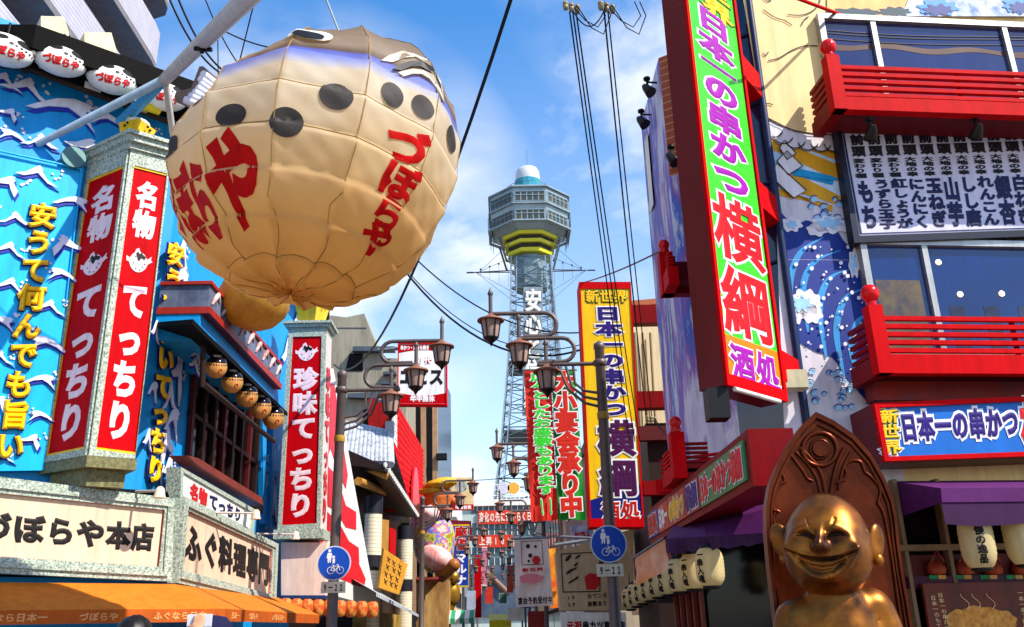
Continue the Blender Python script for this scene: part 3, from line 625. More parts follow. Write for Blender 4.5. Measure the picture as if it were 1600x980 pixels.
mw = t.nodes.new('ShaderNodeMixRGB'); mw.inputs[0].default_value = .35; mw.inputs[2].default_value = (1.0, .82, .52, 1); t.links.new(mu.outputs[0], mw.inputs[1]); t.links.new(mw.outputs[0], hs2.inputs['Color']); t.links.new(hs2.outputs[0], tr.inputs['Color']); t.links.new(p_.outputs[0], mi.inputs[1]); t.links.new(tr.outputs[0], mi.inputs[2]); t.links.new(mi.outputs[0], t.nodes['Material Output'].inputs['Surface'])
b = MB(); NLON, NLAT = 192, 154; b.smooth = True
vs = [bpt(2 * math.pi * j / NLON, -math.pi / 2 + math.pi * i / NLAT) for i in range(NLAT + 1) for j in range(NLON)]
b.add(vs, [(i * NLON + j, i * NLON + (j + 1) % NLON, (i + 1) * NLON + (j + 1) % NLON, (i + 1) * NLON + j) for i in range(NLAT) for j in range(NLON)])
b.build('body', sk, ball)
for i in range(1, NL):
    la = -math.pi / 2 + math.pi * i / NL + math.pi / NL * 0
    la = math.pi * (i - NL // 2 - (0 if NL % 2 == 0 else .5)) / NL + math.pi / NL * .5
    if abs(la) > 1.5: continue
    b = MB(); b.tube([bpt(2 * math.pi * j / 96, la, .004) for j in range(97)], .007 if la > -.3 else .005, 5, False)
    b.build('hoop_seam', mat('dark_seam', '6a5a48', .7) if la > .3 else mat('tan_seam', 'a8803e', .7), ball)
for j in range(NS):
    lo_n = 2 * math.pi * j / NS
    b = MB(); b.tube([bpt(lo_n + (.06 * math.sin(i * .9 + j) if i < 9 else 0), -1.5 + 2.9 * i / 30, .004) for i in range(31)], .005, 4, False); b.build('rib_seam', mat('tan_seam', ''), ball)
def bpatch(u, v, ru, rv_, m, name, off=.012, pts=None, seg=22):
    """a patch painted on the skin; ru, rv_ are its half sizes in radians of longitude and latitude"""
    lo, la = lonlat(u, v); k = MB(); pts = pts or [(math.cos(2 * math.pi * i / seg), math.sin(2 * math.pi * i / seg)) for i in range(seg)]
    rings = 4; vs = [bpt(lo, la, off)]
    for r_ in range(1, rings + 1): vs += [bpt(lo + x * ru * r_ / rings, la + y * rv_ * r_ / rings, off) for x, y in pts]
    n_ = len(pts); fs = [(0, 1 + i, 1 + (i + 1) % n_) for i in range(n_)]
    for r_ in range(rings - 1): fs += [(1 + r_ * n_ + i, 1 + (r_ + 1) * n_ + i, 1 + (r_ + 1) * n_ + (i + 1) % n_, 1 + r_ * n_ + (i + 1) % n_) for i in range(n_)]
    k.smooth = True; k.add(vs, fs); return k.build(name, m, ball)
SPOT = mat('charcoal_fish_spot', '3a332f', .6, var=.2)
for u, v, ru, rv_ in ((361, 180, .115, .075), (309, 150, .11, .075), (448, 191, .105, .095), (525, 150, .105, .095), (612, 149, .085, .085), (659, 168, .085, .08), (704, 218, .10, .09), (716, 300, .1, .08), (268, 230, .1, .08)):
    bpatch(u, v, ru, rv_, SPOT, 'spot')
def fine(vs, fs, lim=.07):
    import bmesh
    bm = bmesh.new(); bv = [bm.verts.new(p) for p in vs]
    for f in fs:
        try: bm.faces.new([bv[i] for i in f])
        except ValueError: pass
    for _ in range(4):
        bmesh.ops.triangulate(bm, faces=bm.faces[:]); es = [e for e in bm.edges if e.calc_length() > lim]
        if not es: break
        bmesh.ops.subdivide_edges(bm, edges=es, cuts=1)
    bm.verts.index_update(); out = [tuple(v.co) for v in bm.verts], [tuple(v.index for v in f.verts) for f in bm.faces]; bm.free(); return out
def bglyph(ch, u, v, w_, h_, m, rot=0, bold=.06, shear=0):
    lo, la = lonlat(u, v); vs, fs = fine(*glyph(ch, bold)); b = MB(); out = []
    for x, y, z in vs:
        x, y = (x - .5) * w_, (y - .5) * h_; c_, s_ = math.cos(rot), math.sin(rot)
        x, y = x * c_ - y * s_ + shear * y, x * s_ + y * c_
        out.append(bpt(lo + x, la + y, .009 + z * .002))
    b.smooth = True; b.add(out, fs); return b
RB = mat('balloon_red_paint', 'cc0c0c', .6, var=.12, trans=.2, spec=.1)
k = MB()
for ch, u, v, w_, h_ in (('づ', 634, 229, .33, .27), ('ぼ', 624, 283, .31, .25), ('ら', 607, 333, .29, .23), ('や', 591, 376, .35, .24)):
    g_ = bglyph(ch, u, v, w_, h_, None, bold=.05, rot=.02); k.add(g_.v, g_.f)
k.build('front_lettering', RB, ball)
k = MB()
for ch, u, v, w_, h_ in (('や', 366, 280, .44, .66), ('ら', 317, 313, .32, .56), ('ぼ', 289, 325, .30, .56), ('づ', 271, 325, .30, .5)):
    g_ = bglyph(ch, u, v, w_, h_, None, bold=.055); k.add(g_.v, g_.f)
k.build('side_lettering', RB, ball)
bpatch(484, 57, .17, .075, mat('white_fish_skin', 'e9e3d6', .4), 'eye', .03); bpatch(481, 59, .12, .045, BLACK, 'pupil', .045)
BK = mat('grey_fish_lips', 'cfc2ae', .5, var=.15)
mth = [(-1, -.9), (-.75, -.3), (-.35, .35), (.1, .7), (.45, .55), (.8, -.2), (1, -1), (.7, -.5), (.3, .1), (0, .25), (-.35, -.1), (-.7, -.7)]
for (u, v, s1, s2, m_, o_, nm) in ((650, 97, .30, .17, BK, .02, 'upper_lip'), (655, 112, .23, .12, BLACK, .028, 'mouth'), (656, 122, .2, .09, BK, .035, 'lower_lip')):
    lo, la = lonlat(u, v); k = MB()
    n_ = len(mth); vs = [bpt(lo + x * s1, la + y * s2, o_) for x, y in mth]; b_ = [p.lerp(BC, .01) for p in vs]
    k.add(vs + b_, [tuple(range(n_))] + [(i, (i + 1) % n_, n_ + (i + 1) % n_, n_ + i) for i in range(n_)]); k.build(nm, m_, ball)
# tail fin on the left
tl = atY(341, 143, BC.y - .5); P_T = Pl(tl.x, tl.y, 1, .12)
b = MB(); b.slab(P_T.q((313, 108), (319, 108), (349, 133), (343, 150), (326, 173), (318, 175), (274, 156), (276, 148), (300, 142)), P_T.n, -.05, .05); b.build('tail_fin', mat('brown_fin_edge', '7c6250', .5), ball)
for i in range(7):
    t_ = i / 6; p0 = V((315 - 34 * t_ + (6 if t_ > .3 else 0), 114 + 41 * t_)); p1 = V((343 - 18 * t_, 136 + 34 * t_))
    p0 = p0.lerp(p1, .04 + .1 * math.sin(t_ * 3.1))
    b = MB(); b.tube(P_T.fwd(.06).q(tuple(p0), tuple(p1)), .042, 6); b.build('fin_ray', mat('white_fin_ray', 'e6e4f0', .45), ball)
# hanging wires
b = MB(); top = bpt(0, 1.5)
b.tube([top, atY(487, -60, BC.y)], .012, 5); b.build('hanging_wire', GREY, ball)
# pole that carries it: from the blue wall up over the viewer
pw = PF.fwd(.02).hit(58, 226); pj = PF.fwd(1.5).hit(258, 124); far_ = along(420, -36, 9.0)
pole = thing('balloon_pole', 'long pale steel pole reaching out from the blue wall above the balloon', 'pole', pw)
b = MB(); b.tube([pj, far_], [.095, .105], 12); b.build('boom', PIPE, pole)
b = MB(); b.tube([pw, pj], [.055, .075], 10); b.build('brace', mat('pale_blue_pole', 'a9c2d6', .4), pole)
b = MB(); b.tube([pj, PF.fwd(.3).hit(189, 192)], [.08, .1], 12); b.build('stub_brace', mat('blue_pole_paint', '4aa4dc', .4), pole)
b = MB(); b.tube([pj, PF.fwd(.9).hit(272, 222)], [.05, .05], 10); b.build('strut', PIPE, pole)
b = MB(); c = pj.lerp(far_, .50); b.tube([c + V((0, 0, -.16)), c + V((0, 0, .16))], .03, 8); b.tube([c + V((-.1, 0, -.1)), c + V((.12, 0, -.12))], .03, 8); b.build('insulator', RUBBER, pole)
ring_c = c

# ================================================================== apartment block with curved balconies, upper left
apt = thing('apartment_building', 'tall pale apartment block with stacked curved balconies behind the blue restaurant', 'building', (-14, 17, 0))
AX = -9.0
b = MB(); b.bb((-22, 4, 0), (AX - 1.6, 19.5, 46)); b.build('wall', mat('pale_tile_wall', 'c8c2c6', .6, var=.12, scale=2), apt)
ye = atX(268, 75, AX).y
levels = [atX(25, 30, AX).z, atX(140, 30, AX).z, atX(240, 30, AX).z]
st = (levels[2] - levels[0]) / 2
for k in range(-3, 8):
    zt_b = levels[0] + st * k
    if zt_b < 9: continue
    yy = ye - (.25 if k == 2 else 0)
    plan = [V((AX - 1.7, 4, 0)), V((AX, 4, 0)), V((AX, yy - .9, 0)), V((AX - .05, yy - .45, 0)), V((AX - .22, yy - .15, 0)), V((AX - .6, yy, 0)), V((AX - 1.7, yy, 0))]
    b = MB(); b.slab([p + V((0, 0, zt_b)) for p in plan], V((0, 0, 1)), -1.15, -.98); b.build('balcony_slab', mat('grey_soffit', '7a7476', .8, var=.15), apt)
    inner = [p + (V((AX - 1.2, 10, 0)) - p).normalized() * .12 for p in plan]
    b = MB(); b.frame([p + V((0, 0, zt_b)) for p in plan[:]], [V((max(p.x, -99) - .12, p.y - (.12 if p.y > 5 else -.12), zt_b)) if p.x > AX - 1.6 else V((p.x, p.y, zt_b)) for p in plan], V((0, 0, 1)), -.976, 0)
    b.build('parapet', stripes('ribbed_parapet', 'bcb8c2', 'a49eaa', 9, 'Z', .6, .7), apt)
    b = MB(); b.bb((AX - 1.62, 8, zt_b + .1), (AX - 1.55, 12, zt_b + 1.5)); b.bb((AX - 1.62, 14, zt_b + .1), (AX - 1.55, 18, zt_b + 1.5)); b.build('window', WINGD, apt)
rb = thing('rooftop_house', 'cream flat-roofed rooftop boxes behind the black eave', 'building', (-7.5, 15, 10.8))
for (u0, v0, u1, v1) in ((64, 25, 106, 52), (132, 50, 180, 78)):
    b = MB(); P_ = Pl(*PF.o.to_2d(), PF.d.x, PF.d.y).fwd(-.6); b.slab(P_.q((u0, v0), (u1 - 6, v0 + 1), (u1 + 2, v1), (u1, v1 + 22), (u0, v1 + 10)), P_.n, -1.2, 0); b.build('box', mat('cream_render', 'd9cda6', .7), rb)

# ================================================================== street lamps
def lamp_post(loc, side, label, group):
    """three pagoda lanterns on S-curved arms; side = +1 arms reach to +X"""
    t = thing('street_lamp', label, 'street lamp', loc, group); o = V(loc)
    P = lambda x, z, y=0: o + V((x * side, y, z))
    b = MB(); b.lathe(o, [(.16, 0), (.16, .3), (.1, .35), (.095, 3), (.085, 6.2), (.10, 6.22), (.10, 6.3), (.06, 6.34), (.0, 6.38)], 12); b.build('pole', STEEL, t)
    b = MB(); b.lathe(P(0, 4.95), [(.1, 0), (.105, .02), (.105, .1), (.1, .12)], 12); b.build('band', mat('yellow_band', 'b08a2a', .5), t)
    b = MB(); b.lathe(P(0, 5.9), [(.095, 0), (.12, .02), (.12, .1), (.095, .12)], 12); b.build('collar', STEEL, t)
    def arc(cx, cz, r, a0, a1, n=10): return [P(cx + r * math.cos(R(a0 + (a1 - a0) * i / n)), cz + r * math.sin(R(a0 + (a1 - a0) * i / n))) for i in range(n + 1)]
    b = MB(); b.tube([P(0, 5.95), P(1.12, 5.95)], .038, 8); b.build('arm', STEEL, t)
    b = MB(); b.tube([P(1.1, 5.99)] + arc(.66, 6.22, .22, 270, 90) + [P(1.45, 6.44)], .038, 8); b.build('arm', STEEL, t)
    b = MB(); b.tube([P(1.35, 6.48)] + arc(.96, 6.70, .22, 270, 90) + [P(1.92, 6.92)], .038, 8); b.build('arm', STEEL, t)
    for k in range(3):
        b = MB(); b.tube([P(.08, 5.42 - .12 * k), P(.3, 5.46 - .11 * k), P(.46 + .1 * k * .6, 5.6 - .06 * k), P(.48 + .13 * k, 5.92)], .025, 6); b.build('bracket', STEEL, t)
    for x, z in ((.95, 5.95), (1.42, 6.44), (1.92, 6.92)):
        f = MB(); f.tube([P(x, z - .12), P(x, z + .36)], [.036, .036], 8); f.lathe(P(x, z + .36), [(.045, 0), (.055, .03), (.0, .16)], 8); fo = f.build('hanger', STEEL, t)
        c = P(x, z - .57)
        k = MB(); k.lathe(c, [(.12, .12), (.17, .42), (.17, .45)], 12); k.build('glass', LGLASS, fo)
        k = MB(); k.lathe(c, [(.245, .43), (.245, .455), (.14, .50), (.07, .54), (.045, .57)], 16); k.build('cap', COPPER, fo)
        k = MB(); k.lathe(c, [(.0, -.05), (.045, .03), (.13, .10), (.13, .125)], 12)
        for i in range(6):
            a = math.pi * i / 3; e = V((math.cos(a), math.sin(a), 0)); k.tube([c + e * .13 + V((0, 0, .11)), c + e * .18 + V((0, 0, .45))], .014, 4)
        k.build('cage', mat('dark_lamp_cage', '2a2322', .4, metal=.4), fo)
    return t
GLp = 'three-armed street lamps along the street'
LX, RX = -3.06, 1.76
lp = lamp_post((LX, 16.5, 0), 1, 'nearest street lamp beside the narrow red box sign, carrying a round blue sign', GLp)
for i, y in enumerate((34, 51, 68, 85, 102)):
    dup(lp, (LX, y, 0), ['street lamp in front of the giant robed figure', 'street lamp beside the dark blue bulb framed sign', 'fourth street lamp along the left kerb', 'fifth street lamp along the left kerb', 'farthest street lamp along the left kerb'][i], GLp)
rp_ = lamp_post((RX, 15.0, 0), -1, 'nearest street lamp in front of the tall yellow sign', GLp)
for i, y in enumerate((27, 40, 53, 67, 82, 98)):
    dup(rp_, (RX, y, 0), ['street lamp beside the red and green cloth banners', 'third street lamp along the right kerb', 'fourth street lamp along the right kerb', 'fifth street lamp along the right kerb', 'sixth street lamp along the right kerb', 'farthest street lamp along the right kerb'][i], GLp)

# round blue walkers-and-cycles signs
def way_sign(pc, rad, label):
    t = thing('traffic_sign', label, 'traffic sign', pc); n = V((0, -1, 0)); P_ = Pl(pc.x, pc.y, 1, 0); A = lambda x, z: V((pc.x + x * rad, pc.y, pc.z + z * rad))
    b = MB(); b.disc(pc, rad, n, -.02, 0, 32); b.build('disc', mat('sign_white_edge', 'd9dce6', .4), t)
    b = MB(); b.disc(pc, rad * .93, n, 0, .006, 32); b.build('blue_face', mat('sign_blue', '0a4ab8', .35, var=.08), t)
    w = MB()
    def blob(x, z, r): w.disc(A(x, z), r * rad, n, .008, .012, 12)
    def bar(pts): w.slab([A(*p) for p in pts], n, .008, .012)
    blob(-.28, .72, .09); bar([(-.36, .6), (-.2, .6), (-.17, .3), (-.2, .02), (-.25, .02), (-.28, .28), (-.31, .02), (-.37, .02), (-.39, .3)]); bar([(-.2, .6), (-.16, .58), (-.08, .3), (-.13, .28)]); bar([(-.36, .6), (-.4, .58), (-.45, .3), (-.4, .28)])
    blob(-.02, .36, .07); bar([(-.08, .27), (.04, .27), (.06, .1), (.03, -.02), (-.01, -.02), (-.02, .08), (-.04, -.02), (-.09, -.02)])
    for cx in (-.18, .38):
        pts = [A(cx + .2 * math.cos(a), -.42 + .2 * math.sin(a)) + n * .011 for a in [i * math.pi / 9 for i in range(19)]]; w.tube(pts, .018 * rad, 4, False)
    for a_, b_ in (((-.18, -.42), (-.02, -.18)), ((-.02, -.18), (.26, -.18)), ((.26, -.18), (.1, -.44)), ((.1, -.44), (-.18, -.42)), ((.1, -.44), (-.04, -.12)), ((.38, -.42), (.25, -.1)), ((.25, -.1), (.16, -.08)), ((-.1, -.12), (.02, -.12))):
        w.tube([A(*a_) + n * .011, A(*b_) + n * .011], .022 * rad, 4)
    w.build('pictogram', LET_W, t)
    b = MB(); b.slab([A(-.72, -1.05), A(.72, -1.05), A(.72, -1.7), A(-.72, -1.7)], n, -.02, 0); pl_ = b.build('hours_plate', mat('cream_plate', 'e6dcc4', .5), t)
    lt = MB(); T(lt, '9－22', [A(-.62, -1.1), A(.62, -1.1), A(.62, -1.65), A(-.62, -1.65)], n, .03, .003, .003, False, cells=[.7, .8, .7, .7]); lt.build('lettering', LET_K, pl_)
    b = MB(); b.tube([A(0, .3) - n * .05, A(0, -1.6) - n * .05], .03, 6); b.build('bracket', GREY, t)
way_sign(atY(522, 880, 16.36), .30, 'sunlit round blue walkers and cycles sign on the lamp pole by the red box sign')
way_sign(atY(951, 850, 14.86), .30, 'round blue walkers and cycles sign on the lamp pole by the yellow sign')

# ================================================================== the tower at the end of the street
TY = 170.0; TC = atY(825, 300, TY); tcx = TC.x
tower = thing('observation_tower', 'tall steel lattice tower with octagonal observation decks and yellow rings', 'tower', (tcx, TY, 0))
TW = mat('tower_pale_steel', '98a8ae', .4, metal=.3, var=.25, scale=.3); TG = mat('tower_grey_steel', '5c6870', .45, metal=.3, var=.2, scale=.3); TGL = mat('tower_window_glass', '2a4a52', .1, second='5a4a2a', scale=.9, detail=2)
TYL = mat('tower_yellow_band', 'd8cf2a', .4, var=.1); TDK = mat('tower_dark_steel', '4a4f52', .5, var=.2)
def zf(v, half): return atY(825, v, TY - half).z
def octo(h, z, rot=22.5): r = h / math.cos(R(22.5)); return [V((tcx + r * math.cos(R(rot + 45 * i)), TY + r * math.sin(R(rot + 45 * i)), z)) for i in range(8)]
def drum(mb, secs):
    for (h0, z0), (h1, z1) in zip(secs[:-1], secs[1:]):
        mb.add(octo(h0, z0) + octo(h1, z1), [(i, (i + 1) % 8, 8 + (i + 1) % 8, 8 + i) for i in range(8)])
    mb.add(octo(*secs[0]), [tuple(range(8))[::-1]]); mb.add(octo(*secs[-1]), [tuple(range(8))]); return mb
H = 8.1
z_roof, z_w1t, z_w1b, z_ledge, z_w2t, z_w2b, z_low, z_und = [zf(v, h_) for v, h_ in ((291, H), (300, H), (315, H), (317, H), (328, H), (343, H), (347, 7.3), (357, 6.0))]
b = MB(); drum(b, [(4.6, z_und - .4), (6.0, z_und), (7.3, z_low), (H - .45, z_w2b), (H - .25, z_w2t), (H, z_ledge), (H + .1, z_w1b), (H, z_w1t), (H, z_roof), (H - 1.2, z_roof + 1.0)]); b.build('deck', TW, tower)
for k, (zb_, zt_, hh) in enumerate(((z_w1b + .1, z_w1t + .1, H + .04), (z_w2b + .1, z_w2t + .15, H - .22))):
    for i in range(8):
        o1 = octo(hh, 0); A_, B_ = o1[i], o1[(i + 1) % 8]; d_ = (B_ - A_); n_ = V((d_.y, -d_.x, 0)).normalized()
        if (A_ + B_).y / 2 > TY + 3: continue
        A2_, B2_ = A_ + d_ * .05, B_ - d_ * .05
        b = MB(); b.slab([A2_ + V((0, 0, zt_)), B2_ + V((0, 0, zt_)), B2_ + V((0, 0, zb_)), A2_ + V((0, 0, zb_))], n_, -.1, .12); wn = b.build('deck_window', TGL, tower)
        b = MB()
        for j in range(6):
            p = A2_.lerp(B2_, j / 5); b.bb(p + n_ * .02 + V((-.09, -.09, zb_)), p + n_ * .22 + V((.09, .09, zt_)))
        for zz in (zb_, zb_ + (zt_ - zb_) * .62, zt_): b.tube([A2_ + n_ * .16 + V((0, 0, zz)), B2_ + n_ * .16 + V((0, 0, zz))], .09, 4)
        b.build('window_frame', TW, wn)
for zz in (z_ledge, z_w2b - .1, z_roof):
    b = MB(); o1 = octo(H + .45, zz); o2 = octo(H - .2, zz); b.frame(o1, o2, V((0, 0, 1)), -.22, .08); b.build('ledge', TW, tower)
for s_ in (-1, 1):
    for k in range(3):
        b = MB(); x = tcx + s_ * (H + .55 - .5 * k); z1 = (z_ledge - .2, z_w2t - 2, z_low - .6)[k]
        for dy_ in (-1.6, 1.6): b.tube([V((x, TY + dy_, z1)), V((x, TY + dy_, z1 - 2.4))], .07, 4)
        for q in range(4): b.tube([V((x, TY - 1.6, z1 - .7 * q)), V((x, TY + 1.6, z1 - .7 * q))], .06, 4)
        b.build('service_ladder', TDK, tower)
rz = []
for vt, vb, hw in ((359, 364, 5.7), (372, 377, 5.15), (386, 391.5, 4.6)):
    z1, z0 = zf(vt, hw), zf(vb, hw); rz.append((z0, z1)); b = MB(); drum(b, [(hw - .55, z0), (hw - .1, z0 + .02), (hw, z1), (hw - .55, z1 + .02)]); b.build('yellow_ring', TYL, tower)
zr1 = rz[-1][0]
for k in range(2): b = MB(); drum(b, [(4.5 - .5 * k, rz[k + 1][1] + .03), (5.0 - .5 * k, rz[k][0] - .01)]); b.build('dark_recess', mat('tower_recess', '242622', .6, second='45453a', scale=1), tower)
b = MB(); drum(b, [(3.2, zr1 - 7), (3.4, zr1 - .1)]); b.build('neck', mat('tower_neck', '8fa6ac', .3, var=.5, scale=.5, metal=.2), tower)
for s_ in (-1, 1):
    for dy_ in (-2.4, 2.4): b = MB(); b.tube([V((tcx + s_ * 6.4, TY + dy_, rz[0][1])), V((tcx + s_ * 4.9, TY + dy_, zr1 - 1.5))], .22, 6); b.build('side_strut', TG, tower)
zd = z_roof + 1.0; zg = atY(825, 288, TY - 3).z; zg2 = atY(825, 275, TY - 3).z; zdm = atY(825, 256, TY).z
b = MB(); b.lathe((tcx, TY, 0), [(4.6, zd - .2), (4.6, zd + .5), (3.4, zd + .7), (3.4, zg - .2)], 24, smooth=False); b.build('roof_drum', TW, tower)
b = MB(); b.lathe((tcx, TY, 0), [(2.95, zg - .2), (2.95, zg2)], 16, smooth=False); b.build('glass_ring', mat('teal_glass', '3f9ab0', .15, var=.3, scale=.5), tower)
b = MB(); b.lathe((tcx, TY, 0), [(2.6, zg2), (2.65, zg2 + .8), (2.55, zg2 + 2.2), (2.2, zg2 + 3.0), (1.3, zg2 + 3.5), (0, zg2 + 3.6)], 24); b.build('dome', stripes('dome_grid', 'd6d8da', 'b2b6bc', 2.2, 'Z', .4, .8), tower)
b = MB()
for i in range(20):
    a = 2 * math.pi * i / 20; b.tube([V((tcx + 5 * math.cos(a), TY + 5 * math.sin(a), zd)), V((tcx + 4.8 * math.cos(a), TY + 4.8 * math.sin(a), zd + 2.0))], .05, 4)
for hz in (1, 2): b.tube([V((tcx + 4.9 * math.cos(2 * math.pi * i / 24), TY + 4.9 * math.sin(2 * math.pi * i / 24), zd + hz)) for i in range(25)], .05, 4)
b.build('roof_railing', TG, tower)
b = MB(); b.tube([V((tcx, TY, zg2 + 3.5)), V((tcx, TY, zg2 + 8))], .05, 4); b.build('lightning_rod', TG, tower)
# legs: half width against height
prof = [(0, 12.5), (12, 10.2), (28, 7.6), (36, 6.6), (45, 5.7), (53, 5.0), (60, 4.55), (66, 4.25), (73, 4.05), (zr1 - 1, 3.9)]
def hw_at(z):
    for (z0, h0), (z1, h1) in zip(prof[:-1], prof[1:]):
        if z <= z1: return h0 + (h1 - h0) * (z - z0) / (z1 - z0)
    return prof[-1][1]
zs = [0]; 
while zs[-1] < zr1 - 3: zs.append(zs[-1] + max(3.0, hw_at(zs[-1]) * .72))
zs[-1] = zr1 - 1
corner = lambda sx, sy, z: V((tcx + sx * hw_at(z), TY + sy * hw_at(z), z))
for sx in (-1, 1):
    for sy in (-1, 1):
        b = MB()
        for o_ in (0, 1.15): b.tube([corner(sx, sy, z) - V((sx * o_, 0, 0)) for z in zs], .22 if o_ == 0 else .13, 4)
        for o_ in (1.15,): b.tube([corner(sx, sy, z) - V((0, sy * o_, 0)) for z in zs], .13, 4)
        for z0, z1 in zip(zs[:-1], zs[1:]):
            for q in range(2):
                za, zb2 = z0 + (z1 - z0) * q / 2, z0 + (z1 - z0) * (q + 1) / 2
                b.tube([corner(sx, sy, za), corner(sx, sy, zb2) - V((sx * 1.15, 0, 0))], .06, 4, False); b.tube([corner(sx, sy, zb2), corner(sx, sy, zb2) - V((sx * 1.15, 0, 0))], .06, 4, False)
        b.build('leg', TW, tower)
b = MB()
for z0, z1 in zip(zs[:-1], zs[1:]):
    for (a_, c_) in (((-1, -1), (1, -1)), ((1, -1), (1, 1)), ((1, 1), (-1, 1)), ((-1, 1), (-1, -1))):
        b.tube([corner(*a_, z0), corner(*c_, z1)], .11, 4, False); b.tube([corner(*c_, z0), corner(*a_, z1)], .11, 4, False); b.tube([corner(*a_, z1), corner(*c_, z1)], .13, 4, False)
        m0 = (corner(*a_, z1) + corner(*c_, z1)) / 2; m1 = (corner(*a_, z0) + corner(*c_, z0)) / 2
        b.tube([m1, corner(*a_, (z0 + z1) / 2)], .06, 4, False); b.tube([m1, corner(*c_, (z0 + z1) / 2)], .06, 4, False)
b.build('bracing', TG, tower)
b = MB(); b.bb((tcx - 1.7, TY - 1.7, 0), (tcx + 1.7, TY + 1.7, zr1)); b.build('lift_shaft', stripes('lift_shaft', '8fa0a6', '66757c', .35, 'Z', .5, .75), tower)
for zc_ in (22, 36, 50):
    b = MB(); h_ = hw_at(zc_) - .3; b.bb((tcx - h_, TY - h_, zc_), (tcx + h_, TY + h_, zc_ + .5)); b.build('platform', TDK, tower)
# antenna outriggers
for s_ in (-1, 1):
    b = MB(); za = atY(825, 430, TY).z; x0, x1 = tcx + s_ * 3.6, tcx + s_ * 11.8
    for dy_, dz_ in ((-.5, 0), (.5, 0)): b.tube([V((x0, TY - 3 + dy_, za - .3)), V((x1, TY - 2, za))], .12, 4)
    for dz_ in (6.5, 3, -5, -7): b.tube([V((x0, TY - 3, za + dz_)), V((x1 - s_ * (1.2 if dz_ > 0 else .4), TY - 2, za + .1)), V((x1 - s_ * .1, TY - 2, za))], .05, 4)
    for q in range(4): xq = x0 + (x1 - x0) * (q + .6) / 4.4; b.tube([V((xq, TY - 2.5, za + 3 * (1 - (q + .6) / 4.4))), V((xq, TY - 2.5, za - 4 * (1 - (q + .6) / 4.4)))], .04, 4); b.ell((xq, TY - 2.5, za + 2.5 * (1 - (q + .6) / 4.4)), (.22, .22, .22), seg=8, rings=5)
    b.tube([V((x1, TY - 2, za)), V((x1 + s_ * 1.4, TY - 2, za))], .18, 5); b.build('outrigger', TDK, tower)
# advertising letters down the front of the tower
hz_ = lambda v: atY(832, v, TY - 5).z
PT = Pl(0, TY - 5.9, 1, 0); tq = PT.q((820, 452), (846, 452), (845, 640), (818, 640))
b = MB(); b.slab(PT.q((818, 448), (848, 448), (847, 650), (816, 650)), PT.n, -.3, -.1); b.build('letter_backing', mat('tower_letter_grid', '8d9aa4', .5, var=.3, scale=1.5), tower)
letters(tower, '安心と信頼', tq, PT.n, WHITE, .05, (TDK, .075), off=.0, th=.12, size=1)

# low white building with red display boards at the street end
fb = thing('tower_base_building', 'pale glazed building with two red display boards at the foot of the tower', 'building', (0, 150, 0))
PY = Pl(0, 150, 1, 0)
b = MB(); b.slab(PY.rect(722, 788, 900, 990), PY.n, -10, 0); b.build('wall', mat('pale_green_panel', 'b8c4bc', .5, var=.15, scale=.3), fb)
b = MB(); b.slab(PY.rect(727, 782, 900, 788), PY.n, -10.5, .6); b.build('roof_edge', WHITE, fb)
for k, (v0, v1) in enumerate(((790, 799), (818, 826), (829, 836), (856, 866), (872, 884))):
    b = MB(); b.slab(PY.rect(736, v0, 895, v1), PY.n, 0, .1); wn = b.build('window', mat('teal_grey_glass', '46606a', .15, var=.4, scale=.4), fb)
    b = MB()
    for i in range(18): b.slab(PY.rect(736 + i * 9, v0, 737.2 + i * 9, v1), PY.n, .1, .2)
    b.build('window_frame', WHITE, wn)
DSP = mat('red_display', 'd2381a', .4, var=.12); 
for (v0, v1, u1, tx) in ((799, 818, 832, '変化の先に道ひらく日'), (837, 855, 802, '上昇100')):
    b = MB(); b.slab(PY.rect(747, v0, u1, v1), PY.n, .2, .5); d_ = b.build('display_board', DSP, fb)
    k = MB(); T(k, tx, PY.rect(748, v0 + 1.5, u1 - 1, v1 - 1.5), PY.n, .04, .52, .06, False, size=.86); k.build('lettering', mat('pale_display_lettering', 'f6d8c8', .5), d_)
b = MB()
for i in range(24): b.tube([PY.fwd(-2).hit(728 + i * 7, 782), PY.fwd(-2).hit(728 + i * 7, 757)], .08, 4)
for v in (757, 765, 774): b.tube([PY.fwd(-2).hit(727, v), PY.fwd(-2).hit(898, v)], .1, 4)
b.build('roof_railing', WHITE, fb)
for u, c_ in ((787, 'c8c4d8'), (802, 'e8a43a')):
    b = MB(); b.disc(PY.fwd(-1.8).hit(u, 763), 1.0, PY.n, 0, .2, 12); b.build('emblem', mat('emblem_' + c_, c_), fb)
b = MB(); b.slab(PY.fwd(.3).rect(722, 885, 900, 960), PY.n, 0, .2); b.build('lower_glazing', mat('deep_blue_glazing', '5a6674', .2, second='26384e', scale=.25), fb)
b = MB()
for (u0, v0, u1, v1) in ((755, 890, 792, 925), (792, 925, 830, 880), (740, 930, 770, 895)): b.tube([PY.fwd(.8).hit(u0, v0), PY.fwd(.8).hit(u1, v1)], .5, 6)
b.build('truss', mat('truss_brown', '7a5a48', .5), fb)

# ================================================================== left side of the street, farther on
XL = Pl(-4.2, 20, 0, 1)
